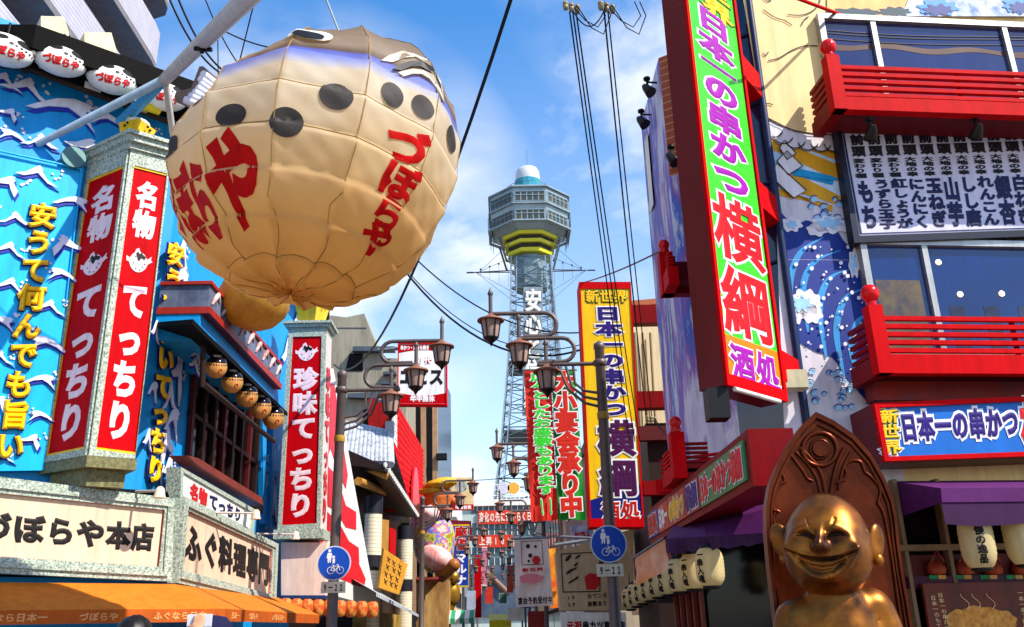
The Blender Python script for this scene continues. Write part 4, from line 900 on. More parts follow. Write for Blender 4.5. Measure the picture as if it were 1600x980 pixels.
# tall white advertising panel with red brush flames
t = thing('slanted_sign', 'tall white tapering panel with red flame strokes beside the narrow red box sign', 'sign', (-4.2, 22, 2.5))
q = XL.q((511, 588), (521, 576), (588, 948), (505, 926)); b = MB(); b.slab(q, XL.n, -.5, 0); b.build('panel', mat('white_ad_panel', 'ece6de', .5, var=.15, scale=1.2), t)
b = MB(); b.slab(XL.q((506, 905), (582, 922), (588, 949), (505, 927)), XL.n, -.52, .05); b.build('base_board', WHITE, t)
for pts in (((513, 600), (522, 600), (530, 660), (543, 742), (540, 764), (527, 735), (516, 700), (511, 715)), ((511, 728), (525, 742), (540, 790), (556, 800), (556, 828), (540, 824), (526, 800), (511, 790)),
            ((511, 800), (530, 818), (545, 846), (560, 856), (561, 880), (548, 876), (530, 852), (510, 835)), ((508, 845), (530, 872), (560, 880), (571, 905), (569, 915), (560, 917), (540, 908), (507, 896))):
    b = MB(); b.slab(XL.q(*pts), XL.n, .004, .012); b.build('red_stroke', mat('vivid_red', 'e01424', .45), t)
b = MB(); b.slab(XL.q((505, 590), (511, 588), (505, 926), (497, 926)), XL.n, -.4, -.02); b.build('side_trim', mat('vivid_red', ''), t)
# restaurant with tiled roofs, plank columns and a tilted menu board
sh = thing('tiled_roof_restaurant', 'wooden restaurant with grey tiled roofs and plank wrapped columns behind the slanted sign', 'restaurant', (-6, 34, 0))
TILE = stripes('grey_roof_tiles', 'c9cdd4', '6e7680', 3.2, 'X', .45, .72, bump=.6)
P30 = Pl(-6, 31, 1, 0); X44 = Pl(-4.5, 30, 0, 1)
b = MB(); b.bb((-10, 31.2, 0), (-5.0, 44, 7.2)); b.build('wall', WOODD, sh)
r0, r1 = P30.hit(540, 664), P30.hit(609, 679); f0, f1 = P30.fwd(2.2).hit(530, 722), P30.fwd(2.2).hit(611, 726)
b = MB(); b.add([r0, r1, f1, f0, r0 + V((0, 6, -1.6)), r1 + V((0, 8, -1.6))], [(0, 3, 2, 1), (0, 1, 5, 4)]); b.add([p + V((0, 0, -.15)) for p in (r0, r1, f1, f0)], [(0, 1, 2, 3)]); b.build('roof', mat('grey_tile', '8a9098', .5, second='c2c6cc', scale=5), sh)
b = MB()
for i in range(12):
    f = (i + .5) / 12; p0, p1 = r0.lerp(r1, f), f0.lerp(f1, f); b.tube([p0.lerp(p1, k / 24) + V((0, 0, .05 + (.035 if k % 3 else 0))) for k in range(25)], [.10 if k % 3 else .085 for k in range(25)], 6)
b.build('tile_rolls', mat('grey_tile', ''), sh)
b = MB(); b.tube([r0, r1], .16, 8); b.tube([r1, f1], .12, 8); b.box(r1 + V((0, 0, .2)), (.3, .3, .5)); b.build('roof_ridge', mat('ridge_tile', 'b9bcc2', .5), sh)
# street side eave with round tile ends
e0_, e1_ = X44.fwd(.7).hit(601, 728), X44.fwd(.7).hit(652, 806)
b = MB(); b.add([e0_, e1_, e1_ + V((-2.2, 0, 1.0)), e0_ + V((-2.2, 0, 1.0)), e0_ + V((0, 0, -.12)), e1_ + V((0, 0, -.12)), e1_ + V((-2.2, 0, .2)), e0_ + V((-2.2, 0, .2))], [(0, 1, 2, 3), (4, 7, 6, 5), (0, 4, 5, 1), (0, 3, 7, 4)]); b.build('eave', WOODD, sh)
for i in range(24): b = MB(); b.disc(e0_.lerp(e1_, i / 23) + V((.0, 0, .03)), .085, V((1, -.5, -.1)), 0, .05, 10); b.build('tile_end', mat('pale_tile_end', 'd4d0c8', .5), sh)
b = MB(); b.tube([P30.fwd(1.8).hit(540, 716), P30.fwd(1.8).hit(606, 745)], .12, 6); b.tube([X44.hit(560, 752), X44.hit(604, 770)], .14, 6); b.build('beam', OAK, sh)
for (u0, v0, v1, w_) in ((581, 775, 892, 28), (632, 822, 924, 24)):
    c = X44.hit(u0, v1); top_ = X44.hit(u0, v0); r = (X44.hit(u0 + 1, v1).y - c.y) ; rr = abs(atY(u0 + w_ / 2, v1, c.y).x - c.x)
    b = MB(); b.lathe((c.x, c.y, 0), [(rr, 1.0), (rr, top_.z)], 18); b.build('column', stripes('white_plank_column', 'e9dcc0', 'a89468', 8, 'Z', .6, .88), sh)
    b = MB(); b.lathe((c.x, c.y, 0), [(rr * 1.06, top_.z - .55), (rr * 1.06, top_.z + .05)], 18); b.build('column_cap', mat('black_cap', '22202a', .5), sh)
    b = MB(); b.lathe((c.x, c.y, 0), [(rr * 1.05, c.z), (rr * 1.05, c.z + .5)], 18); b.build('column_foot', mat('black_cap', ''), sh)
b = MB(); b.slab(X44.fwd(.1).q((594, 811), (608, 813), (607, 866), (594, 862)), V((1, 0, 0)), -.3, 0); b.build('post_panel', OAK, sh)
b = MB(); b.slab(X44.fwd(.05).q((609, 824), (619, 828), (618, 868), (609, 862)), V((1, 0, 0)), -.2, 0); b.build('red_panel', CRIM, sh)
b = MB(); l0, l1 = X44.fwd(1.0).hit(588, 926), X44.fwd(1.0).hit(655, 961)
b.add([l0, l1, l1 + V((-1.6, 0, .9)), l0 + V((-1.6, 0, .9)), l0 + V((0, 0, -.1)), l1 + V((0, 0, -.1))], [(0, 1, 2, 3), (0, 4, 5, 1)]); b.build('lower_roof', stripes('grey_roof_tiles_y', 'c9cdd4', '6e7680', 2.6, 'Y', .45, .72, bump=.6), sh)
b = MB(); b.bb((-4.9, 30, 0), (-4.6, 43, 2.2)); b.build('shop_front', mat('yellow_shopfront', 'b8963c', .6, second='3a2012', scale=1.2), sh)
PM = Pl(*atX(600, 890, -4.0).to_2d(), .75, .66)
t = thing('menu_board', 'tilted wooden menu board with dark writing under the tiled roof', 'sign', PM.hit(610, 925))
mq = PM.q((600, 857), (637, 882), (624, 929), (592, 918)); b = MB(); b.slab(mq, PM.n, -.12, 0); b.build('board', mat('ochre_board', 'c88c2a', .5, var=.3, scale=3), t)
b = MB()
for i in range(3):
    for j in range(4):
        c = bil(mq, .25 + .25 * i, .2 + .2 * j); b.slab([c + PM.d * (x * .07 + .03 * math.sin(i * 5 + j * 3)) + V((0, 0, z * .10)) for x, z in ((-1, .9), (-.4, 1), (-.2, .2), (1, .5), (1, .2), (.1, -.1), (.6, -1), (.2, -1), (-.3, -.2), (-.9, -.6), (-1, -.8), (-.5, .2))], PM.n, .004, .01)
b.build('brush_marks', LET_K, t)
# red curtain of beads on the next front
t = thing('red_beaded_building', 'red facade of slanting bead rows with an arched door', 'building', (-6, 47, 0)); XR_ = Pl(-4.7, 40, 0, 1)
rq = XR_.q((612, 622), (658, 702), (658, 800), (612, 800)); b = MB(); b.slab(rq, XR_.n, -1.0, 0); b.build('wall', mat('vivid_red_wall', 'b8160e', .5, var=.3), t)
for i in range(30):
    u0 = i / 29; p0, p1 = bil(rq, u0, 0), bil(rq, u0, 1); b = MB(); b.tube([p0.lerp(p1, k / 30) + V((.05 + (.05 if k % 2 else 0), 0, 0)) for k in range(31)], [.085 if k % 2 else .05 for k in range(31)], 6); b.build('bead_row', mat('orange_red_beads', 'e8491a' if i > 8 else 'd8141a', .4, var=.25), t)
b = MB(); c = XR_.fwd(.2).hit(647, 792); b.slab([c + V((0, 1.7 * math.cos(a), 2.0 * math.sin(a))) for a in [math.pi * i / 10 for i in range(11)]], V((1, 0, 0)), 0, .1); b.build('arched_door', mat('bright_red_door', 'e0101c', .35), t)
b = MB(); b.slab(XR_.fwd(.05).q((612, 640), (617, 650), (617, 700), (612, 690)), V((1, 0, 0)), 0, .1); b.build('white_flag', WHITE, t)
# concrete block behind
P38 = Pl(-6, 52, 1, 0)
t = thing('concrete_building', 'weathered grey concrete building with an irregular parapet behind the tiled roofs', 'building', (-7, 55, 0))
b = MB(); b.slab(P38.q((480, 493), (519, 493), (540, 496), (569, 490), (589, 542), (604, 560), (636, 560), (632, 800), (480, 800)), P38.n, -7, 0); b.build('wall', CONC, t)
for pts in (((553, 545), (618, 545), (618, 552), (553, 552)), ((545, 618), (622, 614), (622, 626), (545, 624)), ((600, 584), (620, 584), (620, 588), (600, 588)), ((597, 600), (620, 600), (620, 603), (597, 603)), ((519, 512), (573, 512), (573, 513.2), (519, 513.2))):
    b = MB(); b.slab(P38.q(*pts), P38.n, 0, .5 if pts[0][1] != 512 else .03); b.build('beam', mat('blue_grey_beam', '4f5a66', .5), t)
b = MB(); b.slab(P38.q((546, 553), (567, 553), (567, 580), (540, 580)), P38.n, 0, .04); b.build('window', WINGD, t); b = MB(); b.slab(P38.q((568, 640), (616, 632), (622, 670), (568, 670)), P38.n, 0, .05); b.build('window', WINGD, t)
# dark building with brown fins on the street
X46 = Pl(-4.7, 50, 0, 1)
t = thing('finned_office_building', 'dark glass office building with vertical tan fins behind the white and red hanging sign', 'building', (-8, 60, 0))
PO = Pl(-6, 58, 1, -.05); b = MB(); b.slab(PO.q((560, 566), (682, 566), (684, 960), (560, 960)), PO.n, -9, 0); b.build('wall', mat('dark_office_glass', '1c2430', .15, var=.3), t)
for u in (590, 606, 622, 646, 662, 680): b = MB(); b.slab(PO.q((u - 4, 563), (u + 3.5, 563), (u + 6, 960), (u - 2, 960)), PO.n, 0, .35); b.build('fin', mat('tan_fin', 'b08a6a', .7, var=.3), t)
b = MB(); b.box(PO.fwd(.4).hit(690, 714), (.7, .5, .4)); b.build('lamp_box', BLACK, t)
# white and red hanging sign
PE_ = Pl(-3, 30, 1, -.03)
t = thing('hanging_sign', 'white square sign with red bands and bold black lettering behind the street lamp', 'sign', PE_.hit(660, 633))
eq = PE_.q((622.5, 537), (697, 536.5), (697.5, 632.5), (621.5, 632)); b = MB(); b.slab(eq, PE_.n, -.3, 0); b.build('box', mat('white_acrylic', 'f2efec', .35, var=.05), t)
b = MB(); b.frame([p + (p - sum(eq, V()) / 4) * .02 for p in eq], [p.lerp(sum(eq, V()) / 4, .025) for p in eq], PE_.n, -.32, .03); b.build('frame', RED, t)
def band(v0, v1, bow): return [bil(eq, i / 10, v0) for i in range(11)] + [bil(eq, 1 - i / 10, v1 + bow * math.sin(math.pi * i / 10)) for i in range(11)]
b = MB(); b.slab(band(.02, .16, -.05), PE_.n, .002, .006); b.slab(band(.98, .81, .05), PE_.n, .002, .006); b.build('red_band', CRIM, t)
letters(t, '串かつ・お好み焼き・焼きそば', sub(eq, .04, .03, .98, .115), PE_.n, LET_W, .05, vert=False, off=.01)
letters(t, '年中無休', sub(eq, .25, .85, .76, .96), PE_.n, LET_W, .06, vert=False, off=.01)
b = MB(); b.disc(bil(eq, .42, .29), .13, PE_.n, .004, .007, 20); b.disc(bil(eq, .62, .28), .13, PE_.n, .004, .007, 20); b.build('red_roundel', CRIM, t)
letters(t, '初代', sub(eq, .33, .21, .71, .36), PE_.n, LET_W, .06, vert=False, off=.01, size=.75)
letters(t, 'エビス', sub(eq, .03, .40, .95, .70), PE_.n, LET_K, .055, vert=False, off=.01)
b = MB(); b.tube([PE_.fwd(-.1).hit(622, 545), PE_.fwd(-.1).hit(590, 547)], .06, 6); b.tube([PE_.fwd(-.1).hit(622, 622), PE_.fwd(-.1).hit(590, 626)], .06, 6); b.build('bracket', GREY, t)

# giant painted figure, gilt statue and more signs
PG_ = Pl(-4, 44, 1, 0); c = PG_.hit(676, 838); k_ = (PG_.hit(677, 838) - c).length
t = thing('giant_figure', 'giant round figure in a many coloured robe and gold hat sitting on a ledge', 'statue', c - V((0, 0, 64 * k_)))
robe = mat('patchwork_robe', 'd8681e', .45, scale=1.5, detail=3); cr_ = [n for n in robe.node_tree.nodes if n.type == 'VALTORGB'][0]
for pos, col in ((.38, '2a8a3a'), (.44, 'e0c030'), (.50, '3a6ad0'), (.55, 'e06a20'), (.61, 'e8c8c0')): e_ = cr_.color_ramp.elements.new(pos); e_.color = (*lin(col), 1)
b = MB(); b.ell(c, (34 * k_, 34 * k_, 58 * k_), Matrix.Rotation(R(-12), 3, 'Y'), 24, 16, lambda d: 1 + .05 * math.sin(d.x * 9) * math.cos(d.z * 7)); b.build('robe', robe, t)
hc = PG_.fwd(.6).hit(686, 782); b = MB(); b.ell(hc, (24 * k_, 24 * k_, 28 * k_), seg=20, rings=12, fn=lambda d: 1 + .08 * math.sin(d.z * 8)); b.ell(hc + V((22 * k_, -6 * k_, -2 * k_)), (7 * k_,) * 3, seg=10, rings=6); b.build('head', mat('terracotta_skin', 'cf6a2c', .4, var=.3), t)
rn = lambda d: 1 + .10 * math.sin(d.x * 7 + d.z * 11) * math.cos(d.y * 9)
b = MB(); b.ell(PG_.fwd(.9).hit(688, 757), (27 * k_, 24 * k_, 9 * k_), Matrix.Rotation(R(-10), 3, 'Y'), 22, 12, rn); b.ell(PG_.fwd(.8).hit(674, 768), (20 * k_, 20 * k_, 7 * k_), None, 18, 10, rn); b.build('gold_hat', mat('gold_cloth', 'e8b422', .5, var=.45, scale=3), t)
b = MB(); b.ell(PG_.fwd(1.0).hit(672, 803), (17 * k_, 16 * k_, 13 * k_), None, 18, 10, rn); b.build('white_scarf', mat('white_pink_cloth', 'e8dcd4', .6, second='d87a80', scale=3), t)
b = MB(); b.ell(PG_.fwd(1).hit(682, 872), (28 * k_, 20 * k_, 18 * k_), Matrix.Rotation(R(25), 3, 'Y'), 18, 10); b.build('sash', mat('white_red_sash', 'e6d2cc', .5, second='c83a2a', scale=1.4), t)
b = MB(); b.tube([PG_.fwd(.8).hit(688, 900), PG_.fwd(1.4).hit(708, 884)], [.34, .26], 10); b.ell(PG_.fwd(1.4).hit(709, 883), (.3, .3, .3), seg=12, rings=8); b.build('hand', mat('bronze_hand', 'a8642a', .4), t)
b = MB(); b.slab(PG_.q((650, 905), (700, 905), (700, 980), (650, 980)), PG_.n, -2, -.1); b.build('ledge', mat('wood_stage', '7a4a22', .6, second='c8a060', scale=2, streak=True), t)
b = MB(); b.tube([PG_.fwd(1.2).hit(650, 906), PG_.fwd(1.2).hit(692, 905)], .12, 6); b.build('ledge_rail', WOODR, t)
PGo = Pl(-4, 47, 1, 0); k_ = (PGo.hit(701, 920) - PGo.hit(700, 920)).length; c0_ = PGo.hit(704, 925)
t = thing('gilt_statue', 'muscular gilt statue with one raised arm beside the giant figure', 'statue', PGo.hit(700, 972))
b = MB(); b.ell(PGo.hit(704, 928), (15 * k_, 12 * k_, 22 * k_), seg=16, rings=10, fn=lambda d: 1 + .06 * math.sin(d.z * 10)); b.ell(PGo.fwd(.3).hit(709, 902), (9 * k_, 9 * k_, 10 * k_), seg=14, rings=9); b.tube([PGo.hit(696, 915), PGo.hit(686, 905), PGo.hit(694, 890)], [6 * k_, 5 * k_, 4 * k_], 8); b.tube([PGo.hit(700, 935), PGo.hit(685, 940), PGo.hit(698, 946)], [6 * k_, 5 * k_, 4 * k_], 8); b.tube([PGo.hit(702, 945), PGo.hit(696, 985)], [9 * k_, 7 * k_], 8); b.build('body', mat('gilt_statue_metal', 'd09a3a', .3, metal=.7, var=.3), t)
def panel_sign(name, label, plane, quad, m, edge, texts, depth=.25, cat='sign', framew=.04):
    t = thing(name, label, cat, plane.hit((quad[2][0] + quad[3][0]) / 2, (quad[2][1] + quad[3][1]) / 2)); q = plane.q(*quad)
    b = MB(); b.slab(q, plane.n, -depth, 0); b.build('box', m, t)
    if edge: cc = sum(q, V()) / 4; b = MB(); b.frame([p + (p - cc) * .012 for p in q], [p.lerp(cc, framew) for p in q], plane.n, -depth - .01, .02); b.build('frame', edge, t)
    for tx, (u0, v0, u1, v1), mm, bo, halo, vert in texts: letters(t, tx, sub(q, u0, v0, u1, v1), plane.n, mm, bo, halo, vert, off=.008)
    return t, q
P58 = Pl(-3, 58, 1, 0)
panel_sign('vertical_sign', 'tall dark blue sign with pale lettering and a yellow bulb frame', P58, ((708, 820), (733, 820), (732, 917), (709, 917)), mat('deep_blue_sign', '1a3aa8', .4), mat('yellow_bulb_frame', 'e8c020', .4), [('麻雀', (.1, .02, .9, .42), LET_R, .06, (LET_W, .1), True), ('マルナ', (.12, .45, .88, .98), LET_W, .05, None, True)])
t, q = panel_sign('square_sign', 'cream sign with a round emblem and a red strip at its foot', Pl(-2, 50, 1, 0), ((706, 746), (740, 746), (740, 797), (704, 797)), mat('cream_sign_yellow', 'ecd49a', .5), None, [('時間営業', (.2, .86, .9, .98), LET_W, .05, None, False), ('鶴亀', (.15, .5, .6, .78), LET_K, .05, None, False)])
b = MB(); b.slab(sub(q, 0, .83, 1, 1), V((0, -1, 0)), .001, .006); b.build('red_strip', CRIM, t)
b = MB(); b.disc(bil(q, .45, .27), .33, V((0, -1, 0)), .002, .01, 20); b.build('emblem', mat('dark_teal_emblem', '2a5a5a', .4, second='e8e8e0', scale=4), t)
panel_sign('vertical_sign', 'narrow plain red vertical sign far down the left side', Pl(-2, 72, 1, 0), ((741, 868), (752, 868), (752, 965), (741, 965)), CRIM, None, [])
panel_sign('square_sign', 'wine red billboard above the yellow bulb sign', Pl(-2, 66, 1, 0), ((690, 812), (736, 814), (738, 845), (690, 845)), mat('wine_red', '7a1030', .5), None, [])
for i, (u, v, w_, m_, lb) in enumerate(((720, 962, 46, stripes('green_white_canvas', '1a9a6a', 'e8f0e8', 2.2, 'X', .6), 'green and white striped stall canopy at the end of the left side'), (782, 968, 34, mat('bright_yellow_paint', ''), 'bright yellow stall canopy in the middle distance'))):
    Pq = Pl(0, 46 + 18 * i, 1, 0); a_, b_ = Pq.hit(u - w_ / 2, v - 8), Pq.hit(u + w_ / 2, v + 12); b = MB(); b.add([V((a_.x, a_.y, a_.z)), V((b_.x, a_.y, a_.z)), V((b_.x, a_.y - 1.2, a_.z - .4)), V((a_.x, a_.y - 1.2, a_.z - .4)), V((b_.x, a_.y - 1.2, b_.z)), V((a_.x, a_.y - 1.2, b_.z))], [(0, 1, 2, 3), (3, 2, 4, 5)])
    for x in (a_.x + .05, b_.x - .05): b.tube([V((x, a_.y - 1.1, 0)), V((x, a_.y - 1.1, a_.z - .4))], .04, 6)
    tag(b.build('stall_canopy', m_), lb, 'canopy')
# the rows of buildings down both sides of the street
cols = ['a89c8c', '8c7a6a', 'c0b4a0', '7a8088', 'b4a48c', '948c84', 'a88a70', '9aa0a0']
def row_building(x0, x1, y0, y1, h, label, k):
    t = thing('shop_building', label, 'building', ((x0 + x1) / 2, (y0 + y1) / 2, 0)); xs = x1 if x1 < 0 else x0; s_ = 1 if x1 < 0 else -1
    b = MB(); b.bb((x0, y0, 0), (x1, y1, h)); b.build('wall', mat('street_wall_%d' % k, cols[k % 8], .8, var=.25, scale=.6), t)
    b = MB(); b.bb((x0 - .1, y0 + .05, h + .002), (x1 + .1, y1 - .05, h + .35)); b.build('parapet', mat('parapet_grey', '7a766e', .8), t)
    for f in range(int(h // 3.2)):
        for j in range(max(1, int((y1 - y0) // 3))):
            ya = y0 + .6 + j * 3; z = 3.6 + f * 3.0
            if z + 1.8 > h: continue
            b = MB(); b.bb((xs - .06, ya, z), (xs + .06, ya + 2.0, z + 1.6)); wn = b.build('window', WINGD, t)
    b = MB(); b.bb((xs, y0 + .1, 2.5), (xs + s_ * .5, y1 - .1, 3.3)); b.build('shop_fascia', mat('fascia_%d' % k, ['c02018', 'e8c020', '2048a0', 'e8e0d0', 'd86a18', '206a40'][k % 6], .5, second='f0e8d8', scale=1.5), t)
    b = MB(); b.bb((xs - s_ * .02, y0 + .3, 0), (xs + s_ * .03, y1 - .3, 2.4)); b.build('shop_window', WINGD, t)
ys = [68, 80, 92, 106, 122]
for k, (ya, yb, hh) in enumerate(zip(ys[:-1], ys[1:], (11, 9, 12, 10))):
    row_building(-15, -4.9, ya, yb - .1, hh, ['beige shop building beyond the finned office on the left', 'brown shop building third beyond the tiled restaurant', 'cream shop building near the far end on the left', 'grey shop building at the far end on the left'][k], k)
ysr = [27, 38, 50, 63, 78, 95, 115]
for k, (ya, yb, hh) in enumerate(zip(ysr[:-1], ysr[1:], (8.0, 8.5, 9, 10, 11, 9))):
    row_building(3.3, 14, ya, yb - .1, hh, ['tan shop building behind the red and green banners', 'second shop building along the right side', 'third shop building along the right side', 'fourth shop building along the right side', 'fifth shop building along the right side', 'farthest shop building along the right side'][k], k + 4)

# ================================================================== right side, middle distance
# yellow box sign
PYs = Pl(1.76, 18, 1, .0)
t, q = panel_sign('box_sign', 'tall yellow box sign with indigo and purple lettering in a red frame', PYs, ((905, 443), (985, 443), (1006, 821), (922, 821)), mat('sign_yellow', 'f4c40a', .4, var=.1), RED, [], depth=.55, framew=.05)
b = MB(); b.slab(PYs.q((918, 783), (1002, 757), (1004.5, 817), (923.5, 817)), PYs.n, .002, .006); b.build('blue_foot', mat('sign_navy', '0a1a80', .4), t)
letters(t, '新世界', PYs.q((914, 453), (979, 453), (980, 474), (915, 474)), PYs.n, YEL, .035, (mat('dark_green_outline', '1f6a20', .5), .09), vert=False, off=.01)
letters(t, '日本一の串かつ', PYs.q((927, 478), (970, 478), (982, 652), (939, 652)), PYs.n, LET_IN, .05, (LET_W, .12), off=.01)
letters(t, '横綱', PYs.q((930, 654), (992, 654), (1000, 778), (936, 778)), PYs.n, mat('dark_plum_lettering', '4a0448', .45), .035, (LET_W, .085), off=.012)
letters(t, '酒処', PYs.q((938, 783), (1000, 780), (1001, 813), (940, 815)), PYs.n, LET_R, .03, (LET_W, .085), vert=False, off=.012)
for (u0, v0, v1) in ((984, 480, 508), (994, 614, 640), (1004, 753, 775)):
    b = MB(); a_ = PYs.fwd(-.28).hit(u0, (v0 + v1) / 2); h_ = abs(PYs.hit(u0, v0).z - PYs.hit(u0, v1).z); b.box(a_ + V((.9, 0, 0)), (1.8, .3, h_)); b.build('bracket_beam', DKRED, t)
# red and green cloth banners
PBn = Pl(0, 25.5, 1, .0)
def cloth(name, label, plane, quad, m, cat='banner', ripple=.05, group=None, rod=.03):
    t = thing(name, label, cat, plane.hit((quad[2][0] + quad[3][0]) / 2, (quad[2][1] + quad[3][1]) / 2), group); q = plane.q(*quad); b = MB(); nx, nz = 10, 26; vs = []
    for j in range(nz + 1):
        for i in range(nx + 1): vs.append(bil(q, i / nx, j / nz) + plane.n * (ripple * math.sin(i * 1.1 + j * .35) * (.25 + .75 * j / nz) - ripple - .03))
    b.smooth = True; b.add(vs, [(j * (nx + 1) + i, (j + 1) * (nx + 1) + i, (j + 1) * (nx + 1) + i + 1, j * (nx + 1) + i + 1) for j in range(nz) for i in range(nx)]); b.build('cloth', m, t)
    b = MB(); b.tube([q[0].lerp(q[1], -.06), q[0].lerp(q[1], 1.06)], rod, 6); b.build('rod', GREY, t); return t, q
t, q = cloth('banner', 'red cloth banner with green lettering hanging edge to edge with a green one', PBn, ((819, 578), (860.5, 578), (872, 812), (830, 815)), mat('banner_red', 'e8301c', .6, var=.1, trans=.3))
letters(t, '広々としたお座敷もあります', PBn.q((828, 582), (857, 582), (868, 772), (840, 774)), PBn.n, LET_GR, .045, (LET_W, .10), off=.02, size=1.0)
letters(t, '!!', PBn.q((838, 775), (866, 773), (868, 806), (842, 808)), PBn.n, LET_GR, .06, (LET_W, .1), False, off=.02)
t, q = cloth('banner', 'green cloth banner with red lettering hanging edge to edge with a red one', PBn, ((861.5, 578), (899, 578), (916, 812), (873, 812)), mat('banner_green', '1f9a28', .6, var=.1, trans=.3))
letters(t, '大小宴会承り中', PBn.q((864, 581), (897, 581), (911, 806), (877, 808)), PBn.n, mat('banner_red', ''), .06, (LET_W, .11), off=.02, size=1.04)
t, q = cloth('banner', 'creased white cloth banner with a framed drawing and red lettering', Pl(0, 24, 1, 0), ((803, 842), (856, 840), (865, 946), (806, 949)), mat('banner_white', 'e9e0d8', .7, var=.15, trans=.3), ripple=.07)
nW = V((0, -1, 0)); b = MB(); fr = sub(q, .2, .04, .82, .4); b.frame(fr, [p.lerp(sum(fr, V()) / 4, .06) for p in fr], nW, .02, .03)
for x, y, r in ((.4, .12, .05), (.62, .13, .035), (.45, .26, .05), (.4, .34, .03)): b.slab([bil(q, x + r * math.cos(a) * (1.5 if i_ % 2 else 1), y + r * .7 * math.sin(a)) for i_, a in enumerate([k * math.pi / 5 for k in range(10)])], nW, .02, .03)
b.build('framed_drawing', LET_K, t)
b = MB(); b.slab([bil(q, .62 + .13 * math.cos(a), .33 + .07 * math.sin(a)) for a in [k * math.pi / 3 for k in range(6)]], nW, .02, .03); b.build('red_seal', LET_R, t)
b = MB(); b.slab([bil(q, .12 + .7 * x, .56 + .12 * y) for x, y in ((0, 0), (.3, -.3), (.7, -.2), (1, .2), (.8, .8), (.4, .9), (.05, .7))], nW, .01, .014); b.build('pink_mark', mat('pink_print', 'e88a90', .6), t)
letters(t, '宴会予約受付中', sub(q, .06, .86, .98, .97), nW, LET_K, .04, None, False, off=.03)
letters(t, '新世界', sub(q, .2, .44, .8, .5), nW, LET_R, .05, None, False, off=.03)
# cream hanging sign with brush drawing, and the white one beneath
Pt = Pl(1, 20.5, 1, -.02)
t, q = panel_sign('hanging_sign', 'cream box sign with framed brush dots and a red seal, behind a lamp pole', Pt, ((868, 862), (990, 826), (990, 953), (876, 954)), mat('aged_cream_box', 'c6ab84', .6, var=.2, scale=1.2), None, [('カウンター席', (.37, .76, .78, .84), LET_K, .03, None, False), ('座敷あります', (.37, .87, .78, .95), LET_K, .03, None, False), ('1F', (.09, .76, .22, .84), LET_K, .03, None, False), ('2F', (.09, .87, .22, .95), LET_K, .03, None, False), ('新世界', (.53, .12, .62, .42), LET_K, .03, None, True)], depth=1.0)
fr = Pt.q((876, 865), (938, 862), (938, 925), (879, 926)); b = MB(); b.frame(fr, [p.lerp(sum(fr, V()) / 4, .05) for p in fr], Pt.n, .004, .012)
for u, v, r, ex in ((888, 872, 5, 1), (903, 870, 3, 1.6), (900, 882, 3, 1.3), (890, 893, 4, 1.5), (896, 890, 3, 2), (894, 908, 3, 2.2), (900, 904, 3, 1.4)): b.slab(Pt.q(*[(u + r * ex * math.cos(a + .4), v + r * math.sin(a) - r * ex * .4 * math.cos(a)) for a in [k * math.pi / 5 for k in range(10)]]), Pt.n, .004, .01)
b.build('framed_drawing', LET_K, t)
b = MB(); b.slab(Pt.q((913, 902), (920, 896), (934, 897), (938, 912), (930, 922), (916, 921)), Pt.n, .014, .02); b.build('red_seal', LET_R, t)
panel_sign('hanging_sign', 'white sign with red and black lettering below the cream box sign', Pt, ((876, 957), (978, 957), (980, 1000), (878, 1000)), WHITE, None, [('元祖', (.08, .3, .32, .68), LET_R, .05, None, False), ('串カツ専門店', (.32, .3, .98, .68), LET_K, .05, None, False)], depth=.3)
panel_sign('vertical_sign', 'narrow red and yellow vertical sign between the white banner and the cream box', Pl(1, 27, 1, 0), ((856, 858), (868, 856), (872, 950), (860, 950)), mat('red_yellow_sign', 'd8201a', .5, second='f0c020', scale=2.2), None, [])
panel_sign('square_sign', 'pale blue and white sign beneath the green banner', Pl(1, 30, 1, 0), ((892, 822), (925, 818), (930, 848), (894, 850)), mat('pale_print_sign', 'd8e0ea', .5, second='4060b0', scale=3), None, [('おでん', (.1, .3, .9, .9), LET_R, .05, None, False)])
b = MB(); b.tube([atY(866, 852, 26.3), atY(930, 842, 26.3)], .05, 6); b.tube([atY(858, 838, 26), atY(942, 842, 25)], .04, 6); tag(b.build('steel_bracket', GREY), 'pair of thin steel brackets above the white banner', 'bracket')
# cream house and dark box behind the yellow sign
t = thing('cream_building', 'plain cream building with an orange cornice behind the yellow sign', 'building', (6, 23, 0)); P22 = Pl(3, 21.5, 1, 0)
b = MB(); b.slab(P22.q((985, 482), (1100, 470), (1100, 960), (1000, 960)), P22.n, -1.4, 0); b.build('wall', mat('cream_render_wall', 'e6cfa4', .8, var=.15, streak=True), t)
b = MB(); b.slab(P22.q((984, 474), (1100, 464), (1100, 472), (984, 483)), P22.n, -1.4, .2); b.build('cornice', mat('orange_cornice', 'b4623a', .6), t)
for u in (992, 1004, 1016): b = MB(); b.tube(P22.fwd(.1).q((u, 520), (u + 10, 690)), .035, 6); b.build('conduit', mat('tan_conduit', 'a08a68', .6), t)
t = thing('shop_building', 'dark brown shop front beneath the cream building', 'building', (4, 18.7, 0))
b = MB(); b.bb((3.05, 18.4, 0), (8, 21.3, 5.6)); b.build('wall', WOODD, t)
b = MB(); b.bb((2.6, 18.2, 2.4), (8, 18.4, 2.9)); b.bb((2.6, 18.2, 5.2), (8, 18.4, 5.5)); b.build('fascia', mat('maroon_fascia', '5a1418', .5), t)

